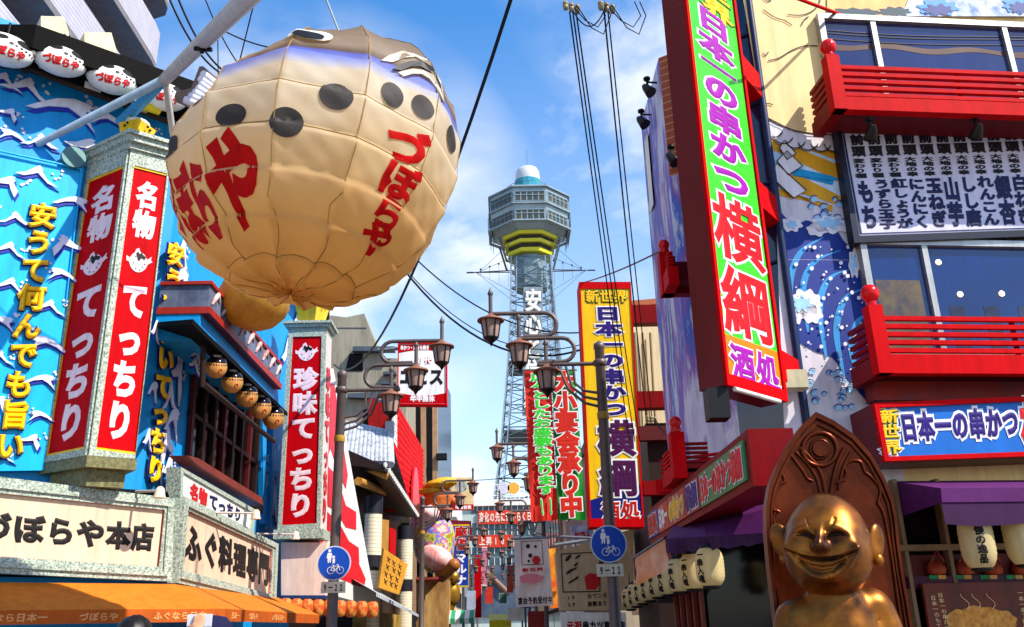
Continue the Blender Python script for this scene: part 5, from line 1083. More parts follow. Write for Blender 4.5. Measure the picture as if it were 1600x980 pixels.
# small signs and banners crowding the far street
for u, v, w_, h_, y, c_, lb in ((748, 905, 9, 46, 88, 'e8e0d8', 'thin white vertical sign beside the narrow red one'), (757, 885, 8, 60, 96, 'd87a9a', 'pink flower decoration hanging far down the left side'), (764, 930, 12, 26, 104, 'd03a28', 'small far red sign low on the left'), (736, 938, 14, 30, 64, 'b8c4d8', 'pale blue upright sign behind the striped canopy'),
                                (797, 905, 10, 44, 92, 'c84a20', 'orange vertical sign far down the right side'), (806, 960, 26, 20, 60, 'e8d8c0', 'cream low sign under the white banner'), (786, 935, 12, 16, 108, '3a6a50', 'small far green sign in the street'), (840, 968, 30, 26, 48, 'a83028', 'red shop board under the white banner'), (822, 930, 9, 40, 76, '2a58a8', 'blue vertical sign beyond the white banner')):
    panel_sign('shop_board', lb, Pl(0, y, 1, 0), ((u - w_ / 2, v - h_ / 2), (u + w_ / 2, v - h_ / 2), (u + w_ / 2, v + h_ / 2), (u - w_ / 2, v + h_ / 2)), mat('board_' + c_, c_, .5, var=.35, scale=1.4), WHITE if v % 2 else None, [], depth=.3)

# ================================================================== RIGHT: the skewer restaurant
PR = Pl(3.42, 9.7, 1, .09); XS = 2.3; PSd = Pl(XS, 11, 0, -1)        # front facade; side wall seen from the street (faces -X)
CH0, CH1 = V((XS, 10.46, 0)), V((3.42, 9.7, 0)); PCh = Pl(CH0.x, CH0.y, *(CH1 - CH0).to_2d())
rr = thing('skewer_restaurant', 'mural covered corner restaurant with red balconies and large blue windows', 'restaurant', (6, 13, 0))
b = MB(); zt = atX(1029, 91, XS).z; yb = atX(1003, 209, XS).y
far = PR.P(9, 0)
b.add([CH0, CH1, far, V((12, yb + .4, 0)), V((XS, yb, 0))] + [V((CH0.x, CH0.y, zt)), V((CH1.x, CH1.y, 10.7)), V((far.x, far.y, 10.7)), V((12, yb + .4, 10.7)), V((XS, yb, 4.8))],
      [(1, 2, 7, 6), (2, 3, 8, 7)])
b.add([CH1 + V((0, 0, 0)), far, V((12, yb + .4, 0)), V((CH1.x, yb + .4, 0)), CH1 + V((0, 0, 10.7)), far + V((0, 0, 10.7)), V((12, yb + .4, 10.7)), V((CH1.x, yb + .4, 10.7))], [(4, 5, 6, 7), (3, 0, 4, 7), (2, 3, 7, 6)])
b.build('wall', mat('cream_mural_wall', 'f0cd8c', .6, var=.06, scale=.7), rr)
b = MB(); b.add([CH0, V((XS, yb, 0)), V((XS, yb, zt)), CH0 + V((0, 0, zt)), V((XS + .5, yb, 0)), V((XS + .5, yb, zt)), V((XS + .5, CH0.y, zt))], [(0, 3, 2, 1), (1, 2, 5, 4), (3, 6, 5, 2)])
pm = mat('pastel_mural', 'c9c4dc', .6, second='3a4a9a', scale=1.6, streak=True, detail=10); rmp = [n for n in pm.node_tree.nodes if n.type == 'VALTORGB'][0].color_ramp.elements
for pos, c_ in ((.42, 'dcdcea'), (.48, '9468ba'), (.53, '4a74d0'), (.57, 'e6e6f0'), (.62, '6a86c8'), (.67, '9a7a4a')): e_ = rmp.new(pos); e_.color = (*lin(c_), 1)
b.build('painted_side_wall', pm, rr)
b = MB(); b.bb((XS + .9, yb - .5, 0), (XS + 3, yb + 2.5, 4.4)); b.build('rear_wall', WOODD, rr)
b = MB(); b.bb((XS - .02, yb - .55, 7.4), (XS - .002, yb - .35, 8.5)); b.bb((XS - .03, yb - .6, 7.35), (XS - .021, yb - .3, 8.55)); b.build('slit_window', WINGD, rr)
br = stripes('orange_brick', 'b8562a', 'd8a080', 9, 'Z', .8, .86)
m_ = CH0.lerp(CH1, .42); b = MB(); b.add([CH0 + V((0, 0, 7.2)), m_ + V((0, 0, 7.2)), m_ + V((0, 0, zt)), CH0 + V((0, 0, zt))], [(0, 1, 2, 3)]); b.build('brick_corner', br, rr)
b = MB(); b.add([CH0, m_, m_ + V((0, 0, 7.2)), CH0 + V((0, 0, 7.2))], [(0, 1, 2, 3)]); b.build('painted_corner', pm, rr)
b = MB(); b.slab([CH0 + V((0, 0, 2.9)), CH1 + V((0, 0, 2.9)), CH1, CH0], PCh.n, .01, .05); b.build('corner_shop_window', WINGD, rr)
b = MB(); b.add([m_, CH1, CH1 + V((0, 0, 10.7)), m_ + V((0, 0, 10.7))], [(0, 1, 2, 3)]); b.build('corner_glass', mat('dark_blue_corner_glass', '182448', .08, var=.6, scale=1.2, spec=.8), rr)
b = MB(); b.tube([CH1 + V((-.02, -.03, 2.5)), CH1 + V((-.02, -.03, 13))], .045, 6); b.build('corner_trim', mat('navy_trim', '1c2a52', .4), rr)
for k in range(6): z = 4.5 + k * 1.1; b = MB(); b.tube([m_.lerp(CH1, .05) + PCh.n * .02 + V((0, 0, z)), m_.lerp(CH1, .95) + PCh.n * .02 + V((0, 0, z + .06 * (k % 2)))], .02, 5); b.build('glazing_bar', mat('navy_trim', ''), rr)
b = MB(); b.tube([CH0.lerp(CH1, .2) + PCh.n * .05 + V((0, 0, 5)), CH0.lerp(CH1, .2) + PCh.n * .05 + V((0, 0, zt - .2))], .03, 6); b.build('conduit', mat('red_brown_pipe', '7a4028', .5), rr)

# ---- painting on the facade: broad shapes of colour and ink lines
LAY = [0]
def paint(name, polys, m, lay):
    b = MB()
    for p in polys: b.sheet(PR.q(*p), PR.n, .004 * lay)
    return b.build(name, m, rr)
def ink(name, lines, w=2.0, lay=8, m=None):
    b = MB()
    for ln in lines:
        pts = PR.q(*ln); k = len(pts); A, B = [], []
        wd = w * (PR.hit(1300, 300) - PR.hit(1301, 300)).length / 2
        for i, p in enumerate(pts):
            t_ = (pts[min(i + 1, k - 1)] - pts[max(i - 1, 0)]).normalized(); o = t_.cross(PR.n) * wd * (.4 if i in (0, k - 1) else 1)
            A.append(p + o + PR.n * .004 * lay); B.append(p - o + PR.n * .004 * lay)
        b.add(A + B, [(i, i + 1, k + i + 1, k + i) for i in range(k - 1)])
    return b.build(name, m or mat('mural_ink', '2a221c', .6), rr)
def circ(u, v, ru, rv=None, n=16, a0=0, a1=360): rv = rv or ru; return [(u + ru * math.cos(R(a0 + (a1 - a0) * i / n)), v + rv * math.sin(R(a0 + (a1 - a0) * i / n))) for i in range(n + (0 if a1 - a0 == 360 else 1))]
def blob(u, v, ru, rv, k=9, amp=.3, n=40, ph=0): return [(u + ru * math.cos(a) * (1 + amp * math.sin(k * a + ph) * (.6 + .4 * math.sin(2 * a))), v + rv * math.sin(a) * (1 + amp * math.sin(k * a + ph))) for a in [2 * math.pi * i / n for i in range(n)]]
def smooth(pts, n=6):
    out = []
    for i in range(len(pts) - 1):
        p0, p1, p2, p3 = (V(pts[max(i - 1, 0)]), V(pts[i]), V(pts[i + 1]), V(pts[min(i + 2, len(pts) - 1)]))
        for j in range(n):
            t_ = j / n; out.append(tuple(.5 * ((2 * p1) + (p2 - p0) * t_ + (2 * p0 - 5 * p1 + 4 * p2 - p3) * t_ ** 2 + (3 * p1 - p0 - 3 * p2 + p3) * t_ ** 3)))
    return out + [tuple(pts[-1])]
paint('mural_lower', [((1195, 196), (1320, 222), (1360, 400), (1420, 800), (1230, 800), (1212, 330))], mat('mural_pale_lilac', 'd6cfd6', .6, var=.08), 1)
paint('mural_sky', [((1195, 196), (1320, 222), (1333, 330), (1310, 318), (1216, 305))], mat('mural_sky_blue', 'b4d4f0', .6, second='e8eef8', scale=2), 2)
rays = [((1196, 232), (1220, 240), (1316, 288), (1318, 262), (1222, 222), (1197, 215)), ((1202, 262), (1216, 258), (1322, 312), (1324, 326), (1300, 318), (1208, 290)), ((1240, 226), (1290, 232), (1313, 245), (1314, 254)), ((1208, 300), (1216, 296), (1260, 312), (1300, 332), (1300, 322), (1216, 306))]
paint('mural_sunray', rays, mat('mural_gold', 'e0a010', .55, var=.1), 3)
paint('mural_sunray_blue', [((1224, 262), (1236, 262), (1300, 276), (1312, 282), (1296, 284), (1240, 276)), ((1235, 274), (1300, 290), (1302, 283))], mat('mural_cyan', '1aa0d8', .55), 4)
PWH = mat('mural_white', 'e2dce0', .6, var=.06)
sc_ = [(1207, 203, 15), (1222, 212, 16), (1241, 219, 16), (1261, 222, 16), (1281, 224, 16), (1301, 224, 16)]
paint('mural_rope', [circ(u, v, r, r * .95) for u, v, r in sc_], PWH, 5) if False else None
for i, (u, v, r) in enumerate(sc_):
    b = MB(); b.sheet(PR.q(*circ(u, v, r, r * .95)), PR.n, .004 * (5 + .3 * i)); b.build('mural_rope', PWH, rr)
paint('mural_body', [((1150, -60), (1420, -60), (1420, 20), (1275, 32), (1297, 200), (1312, 214), (1275, 212), (1240, 207), (1215, 196), (1190, 183))], mat('mural_cream', 'f2d08e', .6, var=.05), 8)
paint('mural_paper_strip', [((1223, 222), (1242, 242), (1228, 252), (1216, 234)), ((1228, 238), (1252, 262), (1230, 276), (1212, 254)), ((1212, 258), (1258, 300), (1238, 312), (1200, 276))], PWH, 9)
ink('mural_line', [smooth(((1190, 183), (1215, 196), (1240, 207), (1275, 212), (1312, 214))), smooth(((1198, 98), (1215, 94), (1235, 82), (1255, 75), (1276, 75))), smooth(((1190, 18), (1208, 30), (1225, 36), (1236, 43))), smooth(((1250, 43), (1255, 34), (1262, 29))), smooth(((1228, 26), (1250, 27), (1268, 20), (1278, 8), (1280, -6))), smooth(((1190, 86), (1194, 90), (1199, 84))), smooth(((1192, 165), (1200, 165), (1206, 167))), smooth(((1188, -6), (1196, 5), (1205, 2)))]
    + [circ(u, v, r, r * .95, 12, 20, 170) for u, v, r in sc_] + [[(1223, 222), (1242, 242), (1228, 252), (1216, 234), (1223, 222)], [(1228, 238), (1252, 262), (1230, 276), (1212, 254), (1228, 238)], [(1212, 258), (1258, 300), (1238, 312), (1200, 276), (1212, 258)]], 2.0, 11)
ink('mural_seam', [[(1190, 31), (1275, 29)], [(1222, 408), (1336, 409)]], .8, 12, mat('panel_seam', 'd8d4cc', .6))
# plain blue swirls and foam blobs
MN = mat('mural_navy', '0b2c86', .55, var=.2); MC = mat('mural_bright_blue', '2f95d6', .55); MP = mat('mural_pale_blue', '9fd0f2', .55)
paint('mural_water', [smooth(((1218, 330), (1240, 352), (1262, 345), (1282, 362), (1300, 352), (1320, 380), (1338, 392), (1352, 470), (1366, 560), (1372, 640), (1330, 600), (1300, 560), (1270, 548), (1238, 520), (1230, 440), (1218, 330)), 5)], MN, 3)
sw = []
for k in range(7):
    o = k * 15; sw.append([(1228 + o, 520 - 12 * k), (1232 + o, 460 - 9 * k), (1245 + o, 415 - 5 * k), (1268 + o * .8, 385)])
bnd = MB()
for k, pts in enumerate([[(1238, 500), (1234, 440), (1250, 395), (1285, 372)], [(1262, 520), (1254, 450), (1272, 410), (1312, 392)], [(1290, 560), (1280, 480), (1296, 435), (1335, 420)], [(1318, 590), (1306, 520), (1318, 470), (1346, 452)], [(1346, 600), (1330, 550), (1338, 505), (1354, 492)]]):
    c = smooth(pts, 6); L_, R_ = [], []
    for i, p in enumerate(c):
        w_ = 5.5 * math.sin(math.pi * (i + 2) / (len(c) + 3)); L_.append((p[0] - w_, p[1])); R_.append((p[0] + w_, p[1]))
    bnd.sheet(PR.q(*(L_ + R_[::-1])), PR.n, .016)
bnd.build('mural_swirl', MC, rr)
for lay, m_, lst in ((5, PWH, ((1256, 474, 26, 20, 9, .16), (1268, 492, 16, 14, 7, .15), (1244, 490, 12, 16, 6, .16), (1300, 352, 34, 13, 9, .18), (1276, 360, 16, 10, 6, .16), (1334, 412, 9, 22, 7, .18), (1236, 352, 16, 11, 7, .18))), (6, MP, ((1252, 476, 14, 11, 7, .35), (1296, 350, 18, 8, 6, .35), (1332, 412, 5, 13, 5, .35), (1236, 352, 8, 6, 6, .3)))):
    b = MB()
    for u, v, ru, rv_, k, am in lst: b.sheet(PR.q(*blob(u, v, ru, rv_, k, am)), PR.n, .004 * lay)
    b.build('mural_foam', m_, rr)
random.seed(11); b = MB()
for i in range(120):
    u, v = random.uniform(1230, 1362), random.uniform(385, 600)
    lo_u = 1226 + (v - 330) * .06; hi_u = 1338 + (v - 392) * .16
    if not (lo_u + 4 < u < hi_u - 4) or v > 540 + (u - 1240) * .55: continue
    r = random.choice((1.2, 1.6, 2.2, 3.2)); b.sheet(PR.q(*circ(u, v, r, r, 8)), PR.n, .028 + .0001 * i)
b.build('mural_spray', PWH, rr)
random.seed(5); b = MB(); lines = []
for i in range(40):
    u, v = (random.uniform(1262, 1334), random.uniform(312, 352)) if i < 18 else (random.uniform(1262, 1330), random.uniform(560, 640))
    r = random.uniform(3, 6); b.sheet(PR.q(*blob(u, v, r, r * .8, 5, .25, 18, i)), PR.n, .012 + .0002 * i); lines.append(circ(u, v, r * 1.1, r, 8, random.uniform(150, 200), random.uniform(300, 380)))
b.build('mural_droplet', MP, rr); ink('mural_curl', lines, 1.3, 7, MN)
# sunset and blue pattern at the very top
paint('mural_sunset', [((1290, -20), (1425, -20), (1410, 16), (1390, 29), (1290, 29))], mat('mural_orange', 'f09a4a', .55, second='f6c070', scale=1.5), 12)
paint('mural_grove', [blob(1330, 24, 42, 7, 11, .2), blob(1395, 22, 24, 7, 9, .2)], mat('mural_dark_teal', '2a4a58', .6), 13)
paint('mural_top_field', [((1425, -20), (1700, -20), (1700, 29), (1400, 29), (1412, 14))], mat('mural_white_blue', 'e4e6f4', .6, second='3a70d0', scale=5, detail=9), 12)
paint('mural_top_wave', [blob(1462, 16, 30, 12, 8, .25), blob(1590, 12, 26, 12, 9, .25)], MC, 14); paint('mural_top_wave_core', [blob(1462, 20, 22, 8, 8, .3), blob(1592, 16, 18, 8, 9, .3)], MN, 15)

# ---- windows
ALU = mat('aluminium_frame', 'b8b4ae', .35, metal=.6)
def bigwindow(u0, v0, u1, v1, muls, label_mat):
    q = PR.rect(u0, v0, u1, v1); b = MB(); b.slab(q, PR.n, .06, .07); w_ = b.build('window', label_mat, rr)
    cc = sum(q, V()) / 4; f = MB(); out = [q[0] + (V((0, 0, .08)) - PR.d * .08), q[1] + (V((0, 0, .08)) + PR.d * .08), q[2] + (V((0, 0, -.08)) + PR.d * .08), q[3] + (V((0, 0, -.08)) - PR.d * .08)]
    f.frame(out, q, PR.n, .0, .13)
    for u in muls:
        a_ = PR.a(u, (v0 + v1) / 2); f.slab([PR.P(a_ - .035, q[0].z), PR.P(a_ + .035, q[0].z), PR.P(a_ + .035, q[3].z), PR.P(a_ - .035, q[3].z)], PR.n, .071, .12)
    f.build('window_frame', ALU, w_); return w_, q
w1, q1 = bigwindow(1281, 38, 1760, 205, (1372, 1578), WINGL); w2, q2 = bigwindow(1346, 388, 1760, 560, (1452,), mat('blue_window_glass', '0c2a6a', .06, var=.25, scale=.8, spec=.7))
wv = [bil(q1, i / 40, .235 + .018 * math.sin(i * .55)) for i in range(41)] + [bil(q1, 1 - i / 40, .29 + .022 * math.sin((40 - i) * .5 + .6)) for i in range(41)]; b = MB(); b.slab(wv, PR.n, .0705, .074); b.build('window_band', mat('brown_window_band', '5a3426', .3, var=.4, scale=2), w1)
b = MB()
for k_ in (.10, .13, .19): b.tube([bil(q1, i / 20, k_ + .02 * math.sin(i * .3)) + PR.n * .076 for i in range(21)], .006, 4)
b.build('cable_reflection', BLACK, w1)  # thin black lines drawn on the pane as reflections of overhead cables
for k_ in range(5): b = MB(); b.slab(sub(q2, .30 + .14 * k_, .55, .36 + .14 * k_, 1), PR.n, .0705, .073); b.build('chair_back', mat('dim_interior', '0a1a3a', .4, second='2a3a5a', scale=3), w2)
b = MB(); b.slab(sub(q2, .02, .32, .2, .98), PR.n, .0705, .074); b.build('window_blind', mat('bamboo_blind', '6a5a3c', .4, second='3a3a4a', scale=6), w2)
for u, v in ((1466, 410), (1500, 460), (1565, 459)): b = MB(); b.disc(PR.fwd(.075).hit(u, v), .035, PR.n, 0, .01, 10); b.build('ceiling_lamp_glint', mat('warm_downlight', 'ffd0a0', .4, emit=2.5), w2)

# ---- red balconies
def balcony(name, label, plane, a0, a1, zb, depth, hgt, beam, endpost=(True, True), ball=.10):
    RH = min(.026, hgt * .052)
    t = thing(name, label, 'balcony', plane.P((a0 + a1) / 2, zb, depth))
    rail = lambda a, z, off: plane.P(a, z, off)
    b = MB(); q = [plane.P(a0, zb + beam), plane.P(a1, zb + beam), plane.P(a1, zb), plane.P(a0, zb)]; b.slab(q, plane.n, depth - .12, depth); b.build('front_beam', RED, t)
    b = MB(); b.slab([plane.P(a0 + .13, zb + .1), plane.P(a1 - .13, zb + .1), plane.P(a1 - .13, zb + .06), plane.P(a0 + .13, zb + .06)], plane.n, .12, depth - .13); b.build('floor', mat('maroon_soffit', '6a0c12', .6), t)
    for k in range(5):
        z = zb + beam + hgt * (k + .6) / 5
        b = MB(); b.slab([plane.P(a0 + .06, z + RH), plane.P(a1 - .06, z + RH), plane.P(a1 - .06, z - RH), plane.P(a0 + .06, z - RH)], plane.n, depth - .09, depth - .03); b.build('rail', RED, t)
    for a, on in ((a0, endpost[0]), (a1, endpost[1])):
        if not on: continue
        b = MB(); b.slab([plane.P(a - .0, zb + beam), plane.P(a + .13, zb + beam), plane.P(a + .13, zb), plane.P(a, zb)], plane.n, .11, depth - .122); b.build('side_beam', DKRED, t)
        for k in range(5):
            z = zb + beam + hgt * (k + .6) / 5; b = MB(); b.slab([plane.P(a + .03, z + RH), plane.P(a + .09, z + RH), plane.P(a + .09, z - RH), plane.P(a + .03, z - RH)], plane.n, .12, depth - .12); b.build('side_rail', DKRED, t)
        b = MB(); b.slab([plane.P(a - .02, zb + beam + hgt + .1), plane.P(a + .14, zb + beam + hgt + .1), plane.P(a + .14, zb), plane.P(a - .02, zb)], plane.n, depth - .13, depth + .015); po = b.build('post', RED, t)
        c = plane.P(a + .06, zb + beam + hgt + .1, depth - .06); b = MB(); b.lathe(c, [(.05, 0), (.06, .04), (.05, .07)], 12); b.ell(c + V((0, 0, ball + .05)), (ball, ball, ball * 1.08), seg=18, rings=12); b.build('ball_finial', mat('glossy_red', 'd80a12', .2), po)
    b = MB()
    n_ = max(2, int((a1 - a0) / 1.6))
    for i in range(1, n_): a = a0 + (a1 - a0) * i / n_; b.slab([plane.P(a - .02, zb + beam + hgt), plane.P(a + .02, zb + beam + hgt), plane.P(a + .02, zb + beam), plane.P(a - .02, zb + beam)], plane.n, depth - .14, depth - .1)
    b.build('baluster', DKRED, t); return t
D = .75; PRf = PR.fwd(D)
pa = PRf.hit(1303, 150); pb = PRf.hit(1305, 170); pc = PRf.hit(1303, 97)
b1 = balcony('red_balcony', 'upper red railed balcony over the white menu panel', PR, (pa - PR.o).dot(PR.d), 9, pb.z, D, pc.z - pa.z, pa.z - pb.z)
pa = PRf.hit(1371, 553); pb = PRf.hit(1374, 583); pc = PRf.hit(1370, 490)
b2 = balcony('red_balcony', 'lower red railed balcony under the blue window', PR, (pa - PR.o).dot(PR.d), 9, pb.z, D, pc.z - pa.z, pa.z - pb.z)
b = MB(); b.slab(PR.rect(1345, 584, 1760, 632), PR.n, .02, .2); b.build('painted_red_band', mat('painted_dark_red_band', 'b0240c', .5, second='6a3a48', scale=1.8), rr)
# side balconies over the street
PSf = PSd
def side_bal(label, pu0, pv_rail, pv_beam, pv_bot, ynear, D2):
    pl = PSd.fwd(D2); p0 = pl.hit(pu0, pv_beam); zb_ = pl.hit(pu0, pv_bot).z; zr_ = pl.hit(pu0, pv_rail).z
    return balcony('red_balcony', label, PSd, (p0 - PSd.o).dot(PSd.d), (V((XS, ynear, 0)) - PSd.o).dot(PSd.d), zb_, D2, zr_ - p0.z, p0.z - zb_, (True, False), .065)
side_bal('small red side balcony high over the street, behind the green sign', 1032, 408, 440, 470, 8.95, .45)
lowb = side_bal('small red side balcony low over the street, above the side sign', 1050, 690, 728, 752, 10.0, .5)
_z0 = PSd.fwd(.5).hit(1050, 752).z; _zb = PSd.fwd(.5).hit(1050, 728).z; _zr = PSd.fwd(.5).hit(1050, 690).z
balcony('red_balcony', 'short red balcony wrapping the corner beneath the green sign', PCh, -.35, (CH1 - CH0).length - .1, _z0, .42, _zr - _zb, _zb - _z0, (False, False))

# ---- white menu panel
PM_ = PR.fwd(.12); t = thing('menu_sign', 'wide white menu panel with rows of navy lettering in a black frame', 'sign', PM_.hit(1450, 380))
o = PM_.q((1303, 196), (1760, 186), (1770, 366), (1332, 382)); i_ = PM_.q((1311, 203), (1750, 193), (1760, 356), (1340, 371))
b = MB(); b.slab(i_, PM_.n, -.1, 0); b.build('panel', mat('lilac_white_panel', 'd2cde2', .4, var=.06), t); b = MB(); b.frame(o, i_, PM_.n, -.1, .05); b.build('frame', mat('blue_black_frame', '10142e', .4), t)
f_ = PM_.q((1316, 208), (1744, 198), (1752, 352), (1344, 366)); b = MB(); b.frame(f_, [p.lerp(sum(f_, V()) / 4, .012) for p in f_], PM_.n, .003, .008); b.build('inner_line', mat('navy_lettering', '161a50', .5), t)
MN2 = mat('menu_navy_lettering', '10144c', .5); MK2 = mat('menu_black_lettering', '15121a', .5)
k1, k2 = MB(), MB(); items = ['もち', 'うずら玉子', '紅しょうが', 'にんにく', '玉ねぎ', '山芋', 'しし唐', 'れんこん', '銀杏', '白ねぎ', '茄子', 'えび', 'いか', '帆立']
for j, it in enumerate(items):
    x = 1326 + 26.6 * j; dy_ = -.06 * (26.6 * j) * .55; sl = .152 + .00011 * 26.6 * j
    def qd(v0, v1, w0=11.2): return PM_.q((x + (v0 - 210) * sl, v0 + dy_), (x + 2 * w0 + (v0 - 210) * sl, v0 + dy_ - .3), (x + 2 * w0 + (v1 - 210) * sl, v1 + dy_ - .3), (x + (v1 - 210) * sl, v1 + dy_))
    T(k1, '前頭', qd(210, 246), PM_.n, .05, .006, .004); T(k1, '変わり種' if j < 3 else '大地の幸', qd(248, 279, 9.4), PM_.n, .05, .006, .004)
    n_ = len(it); T(k2, it, qd(281, 359, 12.6), PM_.n, .055, .006, .004, size=.98 if n_ > 2 else .96)
k1.build('heading_lettering', MK2, t); k2.build('item_lettering', MN2, t)
def spot(p, aim, label):
    t = thing('spotlight', label, 'lamp', p); b = MB(); b.tube([p + V((0, 0, .16)), p + V((0, 0, .02))], .018, 6); b.lathe(p + V((0, 0, .16)), [(.05, 0), (.05, .03)], 10); b.build('arm', BLACK, t)
    q = (Matrix.Identity(3) if aim is None else V(aim).normalized().to_track_quat('Z', 'Y').to_matrix()); b = MB(); b.lathe(p, [(.03, -.1), (.055, -.05), (.075, .04), (.085, .09), (.075, .09)], 14, q); b.build('housing', mat('dark_lamp_cage', '2a2322', .4, metal=.4), t)
    b = MB(); b.lathe(p, [(.0, .075), (.072, .08)], 14, q); b.build('lens', mat('warm_lens', 'f2d0a0', .2, emit=.6), t)
spot(PR.fwd(.62).hit(1362, 208), -PR.n + V((0, 0, -.9)), 'left black spotlight over the menu panel'); spot(PR.fwd(.62).hit(1527, 206), -PR.n + V((0, 0, -.9)), 'right black spotlight over the menu panel')
for (u, v), lb in (((1012, 138), 'uppermost small spotlight on the painted side wall'), ((1003, 188), 'second small spotlight on the painted side wall'), ((1050, 246), 'small spotlight next to the brick corner')):
    y_ = atX(u + 14, v, XS).y; p = atY(u, v + 2, max(y_, 10.3) - .1); spot(p, V((.6, -.3, -1)), lb); b = MB(); b.tube([p + V((0, 0, .12)), V((XS + .02, p.y + .05, p.z + .14))], .015, 5); tag(b.build('lamp_arm', BLACK), lb.replace('small spotlight', 'thin arm of the spotlight'), 'bracket')
b = MB(); b.tube([PR.fwd(1.3).hit(1236, -6), PR.fwd(.02).hit(1311, 22)], .022, 6); tag(b.build('red_rod', RED), 'thin red rod leaning out from the top of the mural wall', 'rod')

# ---- the big green sign on the corner
G0 = atY(1133, 600, 8.3); PGr = Pl(G0.x, G0.y, .731, .682)
t = thing('green_sign', 'huge green box sign with purple and red lettering in a red case on the corner', 'sign', PGr.hit(1180, 620))
q = PGr.q((1059, -70), (1130, -20), (1228, 629), (1133, 602)); q[0].z = q[1].z = 9.6
a0_, a1_ = (q[3] - PGr.o).dot(PGr.d), (q[2] - PGr.o).dot(PGr.d); zb_ = (q[2].z + q[3].z) / 2
q = [PGr.P(a0_, 9.6), PGr.P(a1_, 9.6), PGr.P(a1_, zb_), PGr.P(a0_, zb_)]
b = MB(); b.slab(q, PGr.n, -.30, -.01); b.build('case', mat('dark_case_red', '6a040a', .4, var=.15), t)
ix = [PGr.P(a0_ + .05, 9.55), PGr.P(a1_ - .05, 9.55), PGr.P(a1_ - .05, zb_ + .12), PGr.P(a0_ + .05, zb_ + .12)]
b = MB(); b.frame(q, ix, PGr.n, -.008, .03); b.build('frame', RED, t)
zs_ = PGr.hit(1168, 534).z; gq = [ix[0], ix[1], V((ix[1].x, ix[1].y, zs_)), V((ix[0].x, ix[0].y, zs_))]; oq = [gq[3], gq[2], ix[2], ix[3]]
b = MB(); b.slab(gq, PGr.n, -.008, .004); b.build('green_face', mat('lime_green_face', '3fd82a', .35, var=.08), t); b = MB(); b.slab(oq, PGr.n, -.008, .004); b.build('orange_face', mat('orange_face', 'ee7a12', .35, var=.1), t)
PUR = mat('sign_purple_lettering', '9a0a9e', .4, var=.08); LR2 = mat('sign_red_lettering', 'dc0a14', .4, var=.06)
def zrow(v): return PGr.hit((1094 + (v - 230) * .118 + 1171 + (v - 230) * .133) / 2, v).z
W_ = a1_ - a0_
def col(v0, v1, f0, f1): return [PGr.P(a0_ + W_ * f0, zrow(v0)), PGr.P(a0_ + W_ * f1, zrow(v0)), PGr.P(a0_ + W_ * f1, zrow(v1)), PGr.P(a0_ + W_ * f0, zrow(v1))]
letters(t, '世界', col(-45, 24, .3, .92), PGr.n, YEL, .04, (mat('dark_green_outline', ''), .09), True, off=.006)
letters(t, '日本一の串かつ', col(14, 306, .17, .83), PGr.n, PUR, .05, (LET_W, .10), off=.006, cells=[1, 1, .62, 1.15, 1.05, 1.1, 1.15])
letters(t, '横綱', col(306, 536, .05, .95), PGr.n, LR2, .026, (LET_W, .06), off=.008)
letters(t, '酒処', col(543, 606, .10, .92), PGr.n, PUR, .035, (LET_W, .075), False, off=.012)
for u, v in ((1172, 95), (1205, 300), (1232, 565)):
    p = PGr.P(a1_ - .02, PGr.hit(u - 10, v).z, -.15); b = MB(); e_ = p + V((.42, .62, 0)); b.tube([p + V((-.3, -.2, 0)), p], .02, 4); 
    rt = Matrix.Rotation(math.atan2(.55, .42), 3, 'Z'); b = MB(); b.box(p + V((.24, .30, 0)), (.85, .22, .34), rt); b.build('bracket_beam', RED, t)
b = MB(); b.tube([PGr.P(a0_ + .1, zb_ - .03, .04), PGr.P(a1_ - .2, zb_ - .03, .04)], .025, 6); b.build('tube_lamp', mat('pale_tube', 'e8e4dc', .4), t)
b = MB(); b.box(PGr.P(a0_ + .05, zb_ - .16, -.15), (.2, .22, .3)); b.build('floodlight', BLACK, t)
b = MB(); b.box(PR.fwd(.3).hit(1238, 595), (.28, .2, .2)); tag(b.build('air_box', mat('cream_metal_box', 'cfc6a0', .5)), 'small cream metal box fixed below the lowest red beam', 'box')

# ---- blue board over the shop
PBb = PR.fwd(.55); bq = PBb.q((1363, 631), (1780, 613), (1795, 707), (1380, 722)); t = thing('shop_sign', 'long bright blue sign with yellow and indigo lettering under the lower balcony', 'sign', bq[3])
b = MB(); b.slab(bq, PBb.n, -.53, -.02); b.build('case', mat('dark_case_red', ''), t); cc = sum(bq, V()) / 4
bi = [bq[0] + PBb.d * .05 + V((0, 0, -.05)), bq[1] + V((0, 0, -.05)), bq[2] + V((0, 0, .05)), bq[3] + PBb.d * .05 + V((0, 0, .05))]
b = MB(); b.slab(bi, PBb.n, -.03, 0); b.build('panel', mat('bright_blue_panel', '1268c0', .4, var=.08), t); b = MB(); b.frame(bq, bi, PBb.n, -.018, .04); b.build('frame', RED, t)
letters(t, '新世界', PBb.q((1371, 640), (1402, 639), (1408, 711), (1376, 712)), PBb.n, mat('dark_green_outline', ''), .09, (LET_W, .16), True, off=.006, name='backing')
letters(t, '新世界', PBb.q((1371, 640), (1402, 639), (1408, 711), (1376, 712)), PBb.n, YEL, .04, None, True, off=.022)
letters(t, '日本一の串かつ', PBb.q((1402, 644), (1588, 634), (1594, 684), (1410, 692)), PBb.n, LET_IN, .055, (LET_W, .15), False, off=.006)
letters(t, '横綱', PBb.q((1590, 622), (1700, 616), (1708, 700), (1598, 705)), PBb.n, LR2, .07, (LET_W, .12), False, off=.006)
